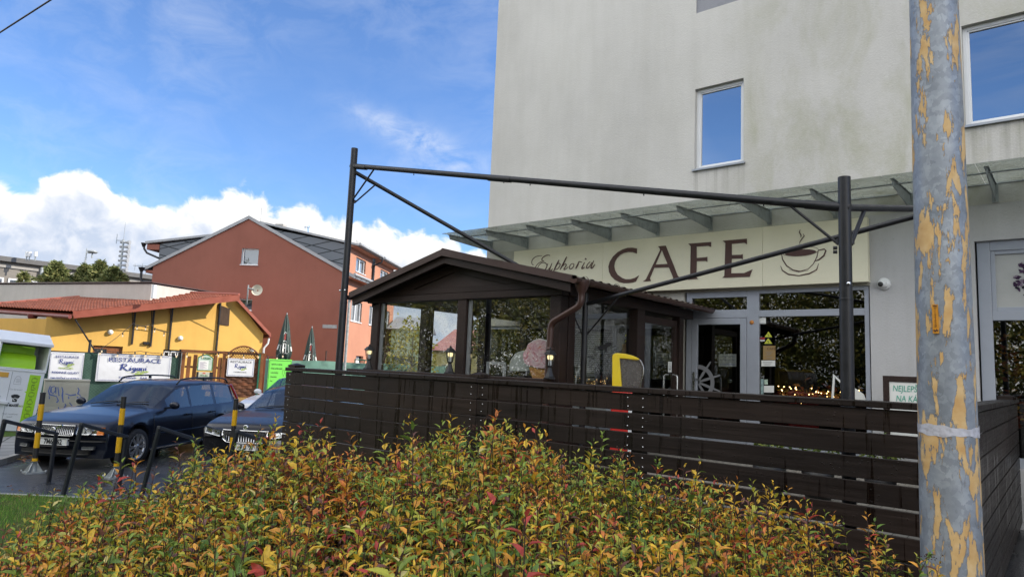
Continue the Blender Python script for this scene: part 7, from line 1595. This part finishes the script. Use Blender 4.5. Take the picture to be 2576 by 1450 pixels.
# ------------------------------------------------------------------ the red house behind
RB = dep(870, 684, 39); HF = Fr(RB, R(33)); HW = Fr(RB, R(123))
def redhouse():
    F, Wd = HF, 12.0; o = thing('gabled_house', 'tall brick red house with a dark gable wall and a sunlit salmon side', 'house', tuple(F.o), F.a)
    L = 10.1; ze, zg = 7.05, 10.15; um = -6.15; u0 = -11.9
    w1, w2 = (-6.42, -5.38, 7.38, 8.36), (-6.40, -5.52, 4.70, 5.34 + .06)
    base = MB(); wall_holes(base, u0, 0, -.3, ze - .25, [(w2[0], w2[1], w2[2], w2[3])], 0, .22); base.v = [tuple(F(*v)) for v in base.v]
    b = MB(); b.v, b.f, b.m, b.sm = base.v, base.f, base.m, base.sm
    zt = lambda u: ze - .09 + (zg - ze + .14) * (1 - abs(u - um) / (6.45 if u > um else 6.25))
    # gable triangle around the upper window
    us = [u0, w1[0], w1[1], 0]
    b.quad(F(u0, 0, ze - .25), F(w1[0], 0, ze - .25), F(w1[0], 0, zt(w1[0])), F(u0, 0, zt(u0))); b.quad(F(w1[1], 0, ze - .25), F(0, 0, ze - .25), F(0, 0, zt(0)), F(w1[1], 0, zt(w1[1])))
    b.quad(F(w1[0], 0, ze - .25), F(w1[1], 0, ze - .25), F(w1[1], 0, w1[2]), F(w1[0], 0, w1[2])); b.add([F(w1[0], 0, w1[3]), F(w1[1], 0, w1[3]), F(w1[1], 0, zt(w1[1])), F(um, 0, zt(um)), F(w1[0], 0, zt(w1[0]))], [(0, 1, 2, 3, 4)])
    b.build('gable_wall', M['red_wall'], o)
    def win(Fr_, u0_, u1_, z0, z1, mull=False, dep_=.22, par=o, gl='win_glass'):
        m = MB(); fv = dep_
        for (a, c), (d, e) in (((u0_, z0), (u0_, z1)), ((u1_, z0), (u1_, z1)), ((u0_, z1), (u1_, z1)), ((u0_, z0), (u1_, z0))): m.quad(Fr_(a, .004, c), Fr_(a, fv, c), Fr_(d, fv, e), Fr_(d, .004, e))
        m.build('reveal', M['reveal'], par); m = MB(); w = .07
        Fr_.box(m, u0_, u0_ + w, fv - .07, fv, z0, z1); Fr_.box(m, u1_ - w, u1_, fv - .07, fv, z0, z1); Fr_.box(m, u0_ + w, u1_ - w, fv - .07, fv, z0, z0 + w); Fr_.box(m, u0_ + w, u1_ - w, fv - .07, fv, z1 - w, z1)
        if mull: um_ = (u0_ + u1_) / 2; Fr_.box(m, um_ - .05, um_ + .05, fv - .075, fv, z0 + w, z1 - w)
        wn = m.build('window', M['white_pvc'], par); m = MB(); m.quad(Fr_(u0_ + w, fv - .03, z0 + w), Fr_(u1_ - w, fv - .03, z0 + w), Fr_(u1_ - w, fv - .03, z1 - w), Fr_(u0_ + w, fv - .03, z1 - w)); m.build('pane', M[gl], wn)
        m = MB(); cv = fv + .04; m.quad(Fr_(u0_, cv, z0), Fr_(u1_, cv, z0), Fr_(u1_, cv, z1), Fr_(u0_, cv, z1)); m.build('curtain', M['curtain'], wn); m = MB(); Fr_.box(m, u0_ - .04, u1_ + .04, -.05, fv - .07, z0 - .03, z0 + .015); m.build('sill', M['white_paint'], wn)
    win(F, *w1, gl='gable_glass'); win(F, *w2, gl='gable_glass')
    # salmon side wall
    S = HW; wa = [(1.30, 3.20, 4.40, 5.62), (4.7, 6.4, 4.40, 5.62), (7.6, 9.2, 4.40, 5.62), (2.75, 4.1, .3, 2.38), (6.0, 7.2, 1.2, 2.4)]
    base = MB(); wall_holes(base, 0, L, -.3, 6.95, wa, 0, .17); base.v = [tuple(S(*v)) for v in base.v]; b = MB(); b.v, b.f, b.m, b.sm = base.v, base.f, base.m, base.sm; b.build('side_wall', M['salmon'], o)
    for q in wa[:3]: win(S, *q, mull=True, dep_=.17)
    m = MB(); q = wa[3]; S.box(m, q[0], q[1], .26, .30, q[2], q[3]); S.box(m, q[0], q[0] + .1, .2, .26, q[2], q[3]); S.box(m, q[0] + .1, q[1], .2, .26, q[3] - .5, q[3] - .42); m.build('door', M['white_pvc'], o)
    b = MB(); b.quad(S(L, 0, -.3), S(L, 11.9, -.3), S(L, 11.9, 6.95), S(L, 0, 6.95)); b.quad(F(u0, 0, -.3), F(u0, L, -.3), F(u0, L, 6.95), F(u0, 0, 6.95)); b.build('rear_wall', M['salmon'], o)
    # roof
    gs, t = newmat('diamond_sheet_roof'); x = t('SeparateXYZ', Vector=t('TexCoord').outputs['Object'])
    hh = t('Math', _operation='MULTIPLY', i0=x.outputs[2], i1=1.5).outputs[0]; dd = t('Math', _operation='ADD', i0=x.outputs[1], i1=t('Math', _operation='MULTIPLY', i0=x.outputs[0], i1=.35).outputs[0]).outputs[0]
    def ln(q): return t('Math', _operation='LESS_THAN', i0=t('Math', _operation='ABSOLUTE', i0=t('Math', _operation='WRAP', i0=q, i1=.45, i2=-.45).outputs[0]).outputs[0], i1=.045).outputs[0]
    kk = t('Math', _operation='MAXIMUM', i0=ln(t('Math', _operation='ADD', i0=hh, i1=dd).outputs[0]), i1=ln(t('Math', _operation='SUBTRACT', i0=hh, i1=dd).outputs[0])).outputs[0]
    t('OutputMaterial', Surface=t('BsdfDiffuse', Color=t('MixRGB', Fac=kk, Color1=(.165, .18, .20, 1), Color2=(.05, .055, .06, 1)).outputs[0]).outputs[0])
    rz = lambda u: ze - .02 + (zg - ze + .14) * (1 - abs(u - um) / (6.45 if u > um else 6.25))
    for a, c in ((um, .55), (um, u0 - .55)):
        m = MB(); m.prism([F(a, -.06, rz(a)), F(c, -.06, rz(c)), F(c, -.06, rz(c) - .14), F(a, -.06, rz(a) - .14)], tuple(F.n * (L + .3))); m.build('roof', gs, o)
        m = MB(); m.prism([F(a, -.08, rz(a) + .05), F(c, -.08, rz(c) + .05), F(c, -.08, rz(c) - .15), F(a, -.08, rz(a) - .15)], tuple(F.n * .02)); m.build('verge_board', M['grey_sheet'], o)
    # salmon eaves boxes and gutters
    m = MB(); S.box(m, -.0, L, -.45, .0, ze - .26, ze - .12); m.build('eaves_box', M['salmon'], o); m = MB(); F.box(m, u0 - .45, u0, 0, L, ze - .3, ze - .14); m.build('eaves_box', M['red_wall'], o)
    m = MB(); m.tube([S(-.1, -.56, ze - .06), S(L + .1, -.56, ze - .06)], .085, 10); m.build('gutter', M['grey_sheet'], o); m = MB(); m.tube([F(u0 - .62, -.15, ze - .05), F(u0 - .62, L, ze - .05)], .085, 10); m.build('gutter', M['black_pipe'], o)
    def pipe(pts, r_=.06): m = MB(); m.tube(pts, r_, 10); m.build('downpipe', M['black_pipe'], o)
    pipe([F(u0 - .62, -.15, ze - .1), F(u0 - .60, -.15, ze - .75), F(u0 - .35, -.15, ze - 1.0), F(u0 + .2, -.12, ze - 1.2), F(u0 + 1.9, -.12, ze - 1.75), F(u0 + 2.05, -.12, ze - 1.95), F(u0 + 2.05, -.12, 3)], .075); m = MB(); m.lathe([(.19, .05), (.17, 0), (.08, -.2)], tuple(F(u0 - .62, -.15, ze - .06)), 12); m.build('hopper', M['black_pipe'], o)
    # dormers: two on the sunny side, one on the far slope
    def dormer(u0_, u1_, first):
        z0, z1 = 7.28, 8.80; fv = -.05
        w_ = ((u0_ + u1_) / 2 - .92, (u0_ + u1_) / 2 + .88, 7.32 + .10, 8.28); base = MB(); wall_holes(base, u0_, u1_, z0 - .3, z1, [w_], 0, .17); base.v = [tuple(S(v[0], v[1] + .02, v[2])) for v in base.v]; b = MB(); b.v, b.f, b.m, b.sm = base.v, base.f, base.m, base.sm; d = b.build('dormer', M['salmon'], o)
        class Sx(Fr): pass
        S2 = Fr(S.o + S.n * .02, S.a); win(S2, *w_, mull=True, dep_=.17, par=d)
        for u in (u0_, u1_):
            s = -1 if u == u0_ else 1; m = MB(); V = [S(u, .03, z0 - .3), S(u, .03, z1), S(u, 4.9, 9.62)]; V = [Vector(v) for v in V]; m.prism(V, tuple(S.u * .03 * s)); m.build('cheek', gs, d)
        a = [S(u0_ - .15, -.55, z1 - .08), S(u1_ + .15, -.55, z1 - .08), S(u1_ + .15, 5.6, 9.95), S(u0_ - .15, 5.6, 9.95)]; m = MB(); m.prism(a, (0, 0, .12)); m.build('dormer_roof', M['grey_sheet'], d)
        m = MB(); S.box(m, u0_, u1_, -.45, .02, z1 - .12, z1 + .02); m.build('eaves_box', M['salmon'], d); m = MB(); m.tube([S(u0_ - .12, -.62, z1 + .02), S(u1_ + .12, -.62, z1 + .02)], .08, 10); m.build('gutter', M['grey_sheet'], d)
        pp = [S(u1_ + .05, -.62, z1 - .03), S(u1_ + .0, -.60, z1 - .35), S(u1_ - .1, -.2, z1 - .55), S(u1_ + .02, -.06, z1 - .7), S(u1_ + .02, -.06, z0 + .1)]; m = MB(); m.tube(pp, .055, 10); m.build('downpipe', M['black_pipe'], d)
        m = MB()
        for k in range(3): m.tube([S(u0_, -.35 + .02 * k, z1 + .14 + .07 * k), S(u1_, -.35 + .02 * k, z1 + .14 + .07 * k)], .014, 5)
        for u in np.linspace(u0_, u1_, 6): m.tube([S(u, -.36, z1 + .05), S(u, -.32, z1 + .32)], .014, 5)
        m.build('snow_guard', M['grey_sheet'], d)
    dormer(.40, 4.7, True); dormer(5.3, 9.6, False)
    z1 = 8.55; pl = [F(u0 + .05, .35, ze + .2), F(u0 + .05, .35, z1), F(u0 + 3.0, .35, 9.02 - .05), F(u0 + 2.7, .35, rz(u0 + 2.7) - .05)]; m = MB(); m.prism(pl, tuple(F.n * .03)); d = m.build('cheek', gs, o)
    m = MB(); m.prism([F(u0 - .85, .22, z1 + .0), F(u0 + 3.3, .22, 9.10), F(u0 + 3.3, .22, 9.22), F(u0 - .85, .22, z1 + .14)], tuple(F.n * 6)); m.build('dormer_roof', M['grey_sheet'], o)
    m = MB(); F.box(m, u0 - .75, u0 + .05, .30, 6, z1 - .35, z1 - .02); m.build('eaves_box', M['red_wall'], o)
    pipe([F(u0 - 1.0, .35, z1 + .02), F(u0 - .95, .35, z1 - .3), F(u0 - .75, .35, z1 - .55), F(u0 + .05, .33, z1 - .85)], .06); m = MB(); m.lathe([(.17, .05), (.15, 0), (.07, -.2)], tuple(F(u0 - 1.0, .35, z1)), 12); m.build('hopper', M['black_pipe'], o)
    m = MB(); F.box(m, -1.15, -.3, -.02, .0, 3.85, 4.05); m.build('plaque', M['zinc'], o)
    c = F(-5.0, 2.0, 10.0); m = MB(); F.box(m, -5.4, -4.9, 1.8, 2.3, 9.2, 10.25); m.build('chimney', M['concrete'], o)
    p = Vector(dep(770, 590, 46)); m = MB(); m.tube([p - Vector((0, 0, 1.2)), p + Vector((0, 0, .45))], .16, 12); m.tube([p + Vector((0, 0, .50)), p + Vector((0, 0, .62))], .19, 12); m.tube([p, p + Vector((0, 0, 1.3))], .015, 4); m.build('flue', M['stainless'], o)
    for px, py, h in ((655, 540, 1.0),): q = Vector(dep(px, py + 20, 42)); m = MB(); m.tube([q, q + Vector((0, 0, h))], .015, 4); m.build('lightning_rod', M['zinc'], o)
redhouse()
# ------------------------------------------------------------------ further back on the left
def backdrop():
    # annexe with a plain parapet
    a, c = Vector(on(-260, 714, 'z', G + 5.25)), Vector(on(382, 711, 'z', G + 5.25)); d = (c - a).normalized(); nn = Vector((-d.y, d.x, 0)); nn = nn if nn.dot(c) > 0 else -nn
    o = thing('annexe', 'flat grey white rendered annexe behind the red tiled roof', 'building', (c.x, c.y, G))
    m = MB(); m.prism([Vector((a.x, a.y, G)), Vector((c.x, c.y, G)), Vector((c.x, c.y, G + 5.2)), Vector((a.x, a.y, G + 5.2))], tuple(nn * 5)); m.build('wall', plaster('annexe_plaster', (.52, .50, .47), 0, .3), o)
    m = MB(); q = -nn * .08; m.prism([a + q, c + q + d * .1, c + d * .1 + nn * 5, a + nn * 5], (0, 0, .05)); m.build('coping', M['brown_pipe'], o)
    m = MB(); p = Vector(on(388, 722, 'z', G + 4.9)); m.tube([p + Vector((0, 0, .1)), p - Vector((0, 0, .5))], .10, 12); m.build('vent_pipe', M['white_paint'], o)
    # long grey building
    a, c = Vector(on(-500, 572, 'z', G + 9.2)), Vector(on(392, 688, 'z', G + 9.2)); d = (c - a).normalized(); nn = Vector((-d.y, d.x, 0)); nn = nn if nn.dot(c) > 0 else -nn
    o = thing('grey_building', 'long dull grey building with a flat dark roof edge at the far left', 'building', (c.x, c.y, G)); L = (c - a).length
    F = Fr(a, math.atan2(d.y, d.x)); m = MB(); ev = [tuple(F(u, v, z)) for u, v, z in ((0, 0, 0), (L, 0, 0), (L, 0, 8.6), (0, 0, 8.6))]; m.prism([Vector(p) for p in ev], tuple(nn * 9)); m.build('wall', pm('grey_render', (.20, .185, .165), .85, var=.25, vs=.6, dirt=.3), o)
    sg = 1 if F.n.dot(nn) > 0 else -1
    m = MB(); F.box(m, -.3, L + .3, -.35 * sg, 9 * sg, 8.62, 9.0); m.build('fascia', pm('dark_fascia', (.10, .10, .10), .6), o); m = MB(); F.box(m, -.2, L + .2, -.10 * sg, .02 * sg, 8.15, 8.35); m.build('ledge', pm('ledge', (.28, .27, .25), .7), o)
    for px0, px1 in ((-40, 10), (22, 62), (68, 108), (-120, -60)):
        u0, z = F.px(px0, 690); u1, _ = F.px(px1, 695); m = MB(); F.box(m, u0, u1, -.08 * sg, .02 * sg, 6.0, 7.35); w = m.build('window', M['white_pvc'], o); m = MB(); F.box(m, u0 + .12, u1 - .12, -.11 * sg, -.085 * sg, 6.1, 7.25); m.build('pane', M['win_glass'], w)
    u, z = F.px(102, 690); m = MB(); m.tube([F(u, -.15 * sg, 3), F(u, -.15 * sg, 8.5)], .12, 10); m.build('downpipe', M['zinc'], o)
    def ant(name, label, px, py0, py1, dd, r_=.04, extra=None):
        p, q = Vector(dep(px, py0, dd)), Vector(dep(px, py1, dd)); q.x, q.y = p.x, p.y; o = thing(name, label, 'antenna', tuple(p)); m = MB(); m.tube([p, q], r_, 8); m.build('mast', M['zinc'], o)
        if extra: extra(o, p, q)
    for px, lab in ((66, 'leftmost of three thin white panel antennas on the grey building'), (73, 'middle one of the three thin white panel antennas on the grey building'), (88, 'rightmost of the three thin white panel antennas on the grey building')):
        def ex(o, p, q): m = MB(); m.tube([p.lerp(q, .45), q], .13, 8); m.build('panel', M['white_paint'], o)
        ant('panel_antenna', lab, px, 655, 632, 53, .05, ex)
    def dish(o, p, q):
        m = MB(); c = q + Vector((.55, .25, -.4)); m.lathe([(0, -.05), (.3, .0), (.42, .12), (.3, .2), (0, .24)], tuple(c), 18); m.tube([c - Vector((0, 0, .4)), c], .06, 8); m.tube([q - Vector((0, 0, .4)), c], .03, 6)
        for k in range(3): m.tube([p.lerp(q, .3 + .1 * k) - Vector((.3, 0, 0)), p.lerp(q, .3 + .1 * k) + Vector((.3, 0, 0))], .02, 4)
        m.build('dome', M['zinc'], o)
    ant('roof_antenna', 'tall thin aerial with a round dome dish above the conifers', 213, 672, 623, 55, .04, dish)
    def sir(o, p, q):
        for k in range(7):
            c = p.lerp(q, .14 + .13 * k); m = MB(); h = Vector((.72, .58, 0)).normalized(); m.tube([c, c + h * .25, c + h * .62], [.08, .10, .22], 10); m.tube([c - h * .25, c], .11, 8); m.build('horn', pm('siren_grey', (.30, .31, .32), .5), o)
        m = MB(); m.tube([q, q + Vector((0, 0, 1.6))], .02, 4); m.tube([q + Vector((-.5, -.4, -.1)), q + Vector((0, 0, -.1))], .03, 4); m.tube([q + Vector((-.5, -.4, -.4)), q + Vector((-.5, -.4, .5))], .03, 4); m.build('aerial', M['zinc'], o)
    ant('siren_mast', 'warning siren mast carrying a column of horn loudspeakers', 301, 690, 600, 62, .10, sir)
    ant('roof_antenna', 'small dipole aerial at the right end of the grey building roof', 366, 690, 668, 58, .03, lambda o, p, q: (lambda m: (m.tube([q - Vector((.9, .7, 0)), q + Vector((.3, .2, 0))], .03, 4), [m.tube([q - Vector((.8 - .5 * i, .6 - .4 * i, 0)) + Vector((0, 0, -.4)), q - Vector((.8 - .5 * i, .6 - .4 * i, 0)) + Vector((0, 0, .2))], .02, 4) for i in range(3)], m.build('boom', M['zinc'], o)))(MB()))
    # conifers on the annexe terrace
    def conifer(label, px, py0, py1, dd, wpx, n=3200):
        p, q = Vector(dep(px, py0, dd)), Vector(dep(px, py1, dd)); h = q.z - p.z; rad = wpx / FPX * dd / 2; o = thing('conifer', label, 'tree', (p.x, p.y, p.z - 1.2), 0, 'conifers behind the annexe'); f = rng.uniform(0, 1, n) ** .8
        an = rng.uniform(0, 6.283, n); lob = 1 + .35 * np.sin(an * 3 + f * 9) + .2 * np.sin(an * 7 - f * 17); rr = rad * (1 - f) ** .75 * lob * rng.uniform(.55, 1.05, n); P = np.stack([p.x + rr * np.cos(an), p.y + rr * np.sin(an), p.z + f * h + rng.normal(0, .08, n)], 1)
        D = unit(np.stack([np.cos(an), np.sin(an), rng.uniform(-.1, .9, n)], 1) + rng.normal(0, .3, (n, 3))); V, Fc = leaves(P, D, unit(rng.normal(0, 1, (n, 3)) + [0, 0, .6]), rng.uniform(.16, .34, n), rng.uniform(.06, .13, n)); c = np.array([[.17, .21, .08, 1], [.22, .25, .10, 1], [.12, .155, .06, 1], [.30, .30, .12, 1]])[rng.integers(0, 4, n)]
        scatter_mesh('crown', V, Fc, M['needle'], np.repeat(c, 8, 0), o); m = MB(); m.tube([p - Vector((0, 0, 1.2)), p.lerp(q, .8)], [.14, .03], 7); m.build('trunk', M['bark'], o)
    for a in (('broad dark green conifer left of the aerial, before the grey building', 138, 716, 664, 42, 66), ('pointed dark conifer at the foot of the thin aerial', 210, 716, 672, 43, 42), ('tallest of the right hand conifers, beside the siren mast', 248, 716, 662, 42.5, 60), ('low dark conifer spreading to the right below the siren mast', 282, 718, 678, 42, 60), ('tiny bright green conifer in front of the grey building windows', 58, 716, 690, 40, 24, 300)): conifer(*a)
    # overhead line
    a, c = Vector(dep(0, 82, 13)), Vector(dep(128, 0, 12.0)); e = c - a; m = MB(); m.tube([a - e * 3, a, c, c + e * 1.2], .016, 6); tag(m.build('overhead_cable', M['black']), 'black overhead cable crossing the top left corner of the sky', 'cable')
    # street lamp seen beside the salmon house, gate pillar and handrail
    p = Vector(dep(868, 905, 24)); p.z = G; o = thing('street_lamp', 'slim grey street lamp post in front of the sunlit salmon wall', 'street lamp', tuple(p)); top = Vector(dep(873, 743, 24)); m = MB(); m.tube([p, Vector((p.x, p.y, top.z))], .05, 12); m.build('post', M['zinc'], o); m = MB(); t_ = Vector((p.x, p.y, top.z)); r_ = Vector(dep(893, 745, 24)) - Vector(dep(873, 743, 24)); r_.z = 0; m.beam(t_ - r_ * .1, t_ + r_ * 1.2, .22, .06); m.build('lamp_head', M['grey_sheet'], o)
    p = Vector(dep(885, 925, 30)); p.z = G; o = thing('gate_pillar', 'stone gate pillar with a flat cap beside the slim lamp post', 'pillar', tuple(p)); m = MB(); h = 1.65 - G - .15; m.box((p.x, p.y, G + h / 2), (.5, .5, h), R(33)); m.build('shaft', M['concrete'], o); m = MB(); m.box((p.x, p.y, G + h + .06), (.72, .72, .1), R(33)); m.build('cap', M['concrete'], o)
    o = thing('handrail', 'green steel handrail in front of the salmon house door', 'railing', tuple(Vector(on(910, 920, 'z', G))[:3])); m = MB(); A, Bq = Vector(dep(893, 903, 31)), Vector(dep(950, 908, 31)); m.tube([A, Bq], .03, 8); m.tube([A - Vector((0, 0, .35)), Bq - Vector((0, 0, .35))], .02, 8)
    for f in (.0, .4, .8): q = A.lerp(Bq, f); m.tube([q, Vector((q.x, q.y, G))], .025, 8)
    m.build('rail', pm('rail_green', (.02, .12, .07), .5), o)
    # houses and a tree glimpsed through the pavilion
    def cottage(label, px0, px1, pe, pr, dd, wall, roof, hip=True):
        a, c = Vector(dep(px0, pe, dd)), Vector(dep(px1, pe, dd)); zt = Vector(dep((px0 + px1) / 2, pr, dd)).z; d = (c - a); d.z = 0; L = d.length; d.normalize(); n_ = Vector((-d.y, d.x, 0)); n_ = n_ if n_.dot(a) > 0 else -n_
        o = thing('cottage', label, 'house', (a.x, a.y, G)); ze = a.z; a.z = c.z = G; m = MB(); m.prism([a, a + d * L, a + d * L + Vector((0, 0, ze - G)), a + Vector((0, 0, ze - G))], tuple(n_ * 7)); m.build('wall', wall, o); z = Vector((0, 0, ze - G)); a2 = a + z - n_ * .3 - d * .3; b2 = a + d * L + z - n_ * .3 + d * .3; r0 = a + d * (1.5 if hip else -.3) + n_ * 3.5; r1 = a + d * (L + .3) + n_ * 3.5; r0.z = r1.z = zt; m = MB(); m.add([a2, b2, r1, r0, a2 + n_ * 7.6, b2 + n_ * 7.6], [(0, 1, 2, 3), (0, 3, 4), (3, 2, 5, 4), (1, 5, 2), (0, 4, 5, 1)]); m.build('roof', roof, o)
        for f in (.3, .65): m = MB(); q = a + d * L * f + Vector((0, 0, (ze - G) * .45)) - n_ * .03; m.box(q, (.9, .06, 1.2), math.atan2(d.y, d.x)); m.build('window', M['win_glass'], o)
    cottage('pale green house with a grey roof seen through the pavilion glass', 985, 1056, 826, 788, 46, pm('pale_green_wall', (.42, .56, .38), .8, var=.06), M['grey_sheet'], False)
    cottage('yellow house with a pink metal roof seen through the pavilion', 1088, 1215, 880, 822, 58, pm('pale_yellow_wall', (.66, .58, .26), .8, var=.06), pm('pink_roof', (.42, .20, .18), .5, .2), True)
    for lab, px, d0, hh in (('dark round tree seen through the pavilion beyond the yellow house', 1262, 52, 7.5), ('second dark tree further right beyond the pavilion\'s left side', 1330, 56, 8.0)):
        q = Vector(dep(px, 900, d0)); o = thing('background_tree', lab, 'tree', (q.x, q.y, G)); n = 2600; d_ = unit(rng.normal(0, 1, (n, 3))) * (rng.uniform(.2, 1, (n, 1)) ** .5); P = np.array([q.x, q.y, hh * .55]) + d_ * [2.6, 2.6, hh * .45]
        V, Fc = leaves(P, unit(rng.normal(0, 1, (n, 3))), unit(rng.normal(0, 1, (n, 3))), rng.uniform(.25, .5, n), rng.uniform(.15, .3, n)); c = np.array([[.06, .075, .02, 1], [.10, .11, .03, 1], [.16, .13, .03, 1]])[rng.integers(0, 3, n)]; scatter_mesh('crown', V, Fc, M['needle'], np.repeat(c, 8, 0), o); m = MB(); m.tube([(q.x, q.y, G - .1), (q.x, q.y, hh * .6)], [.2, .08], 7); m.build('trunk', M['bark'], o)
    p = Vector(dep(1030, 925, 30)); p.z = G; o = thing('birch_tree', 'yellowing young tree seen through the left pavilion pane', 'tree', tuple(p)); n = 1100; d_ = unit(rng.normal(0, 1, (n, 3))) * (rng.uniform(.2, 1, (n, 1)) ** .5); P = np.array([p.x, p.y, 2.0]) + d_ * [1.15, 1.15, 1.75] + rng.normal(0, .12, (n, 3)); V, Fc = leaves(P, unit(rng.normal(0, 1, (n, 3))), unit(rng.normal(0, 1, (n, 3))), rng.uniform(.10, .2, n), rng.uniform(.07, .12, n)); c = np.array([[.40, .34, .05, 1], [.28, .27, .05, 1], [.16, .17, .04, 1]])[rng.integers(0, 3, n)]
    scatter_mesh('crown', V, Fc, M['needle'], np.repeat(c, 8, 0), o); m = MB(); m.tube([p, p + Vector((.1, 0, 1.6)), p + Vector((0, .1, 3.4))], [.07, .05, .015], 7)
    for k in range(7): a = k * 2.4; s = p + Vector((0.05, .05, 1.2 + .22 * k)); m.tube([s, s + Vector((.8 * math.cos(a), .8 * math.sin(a), .7))], [.03, .008], 5)
    m.build('trunk', M['bark'], o)
    # the trees across the street that the cafe windows mirror
    def mirror_tree(x, y, h, r_, cols, n=20000):
        o = thing('street_tree', 'leafy autumn tree across the street, seen only mirrored in the cafe windows', 'tree', (x, y, -.4), 0, 'trees mirrored in the cafe windows'); d_ = unit(rng.normal(0, 1, (n, 3))); rad = rng.uniform(.35, 1, (n, 1)) ** .5; lob = 1 + .22 * np.sin(d_[:, :1] * 7 + x) + .2 * np.sin(d_[:, 2:] * 8 + y); P = np.array([x, y, h * .47]) + d_ * rad * lob * [r_ * 1.1, r_ * 1.1, h * .50]
        D_ = unit(rng.normal(0, 1, (n, 3))); S_ = unit(np.cross(D_, rng.normal(0, 1, (n, 3)) + d_)); L_ = rng.uniform(.10, .22, (n, 1)); V = np.stack([P, P + D_ * L_ * .5 + S_ * L_ * .32, P + D_ * L_, P + D_ * L_ * .5 - S_ * L_ * .32], 1).reshape(-1, 3); Fc = (np.array([[0, 1, 2], [0, 2, 3]])[None] + (np.arange(n) * 4)[:, None, None]).reshape(-1, 3)
        tone = np.array([mnoise.noise(Vector(q) * .55) for q in P[::8].tolist()]).repeat(8)[:n, None]; c = np.array(cols)[rng.integers(0, len(cols), n)] * rng.uniform(.9, 1.12, (n, 1)) * (1 + .9 * tone); scatter_mesh('crown', V, Fc, M['needle'], np.repeat(np.c_[c.clip(.01, 1), np.ones(n)], 4, 0), o)
        m = MB(); m.tube([(x, y, -.5), (x + .2, y, h * .4), (x, y + .2, h * .85)], [.28, .2, .05], 8); m.build('trunk', M['bark'], o)
    cl = [(.13, .145, .036), (.17, .17, .042), (.21, .18, .042), (.10, .12, .033)]
    for x, y, h, r_ in ((-30, -13, 11, 4), (-24, -10, 10, 3.8), (-18, -12, 12, 4.4), (-12, -14, 11, 4.2), (-6, -13, 10, 4), (0, -15, 12, 4.4), (6, -13, 9, 4), (-37, -8, 10, 4), (-21, -17, 14, 4.5), (-9, -19, 13, 4.5), (3, -20, 13, 4.5), (-27, -16, 12, 4.5), (-15, -10, 7, 3.5), (-3, -10, 7, 3.5), (-34, -18, 13, 5), (-44, -12, 11, 5)): mirror_tree(x, y, h, r_, cl)
backdrop()
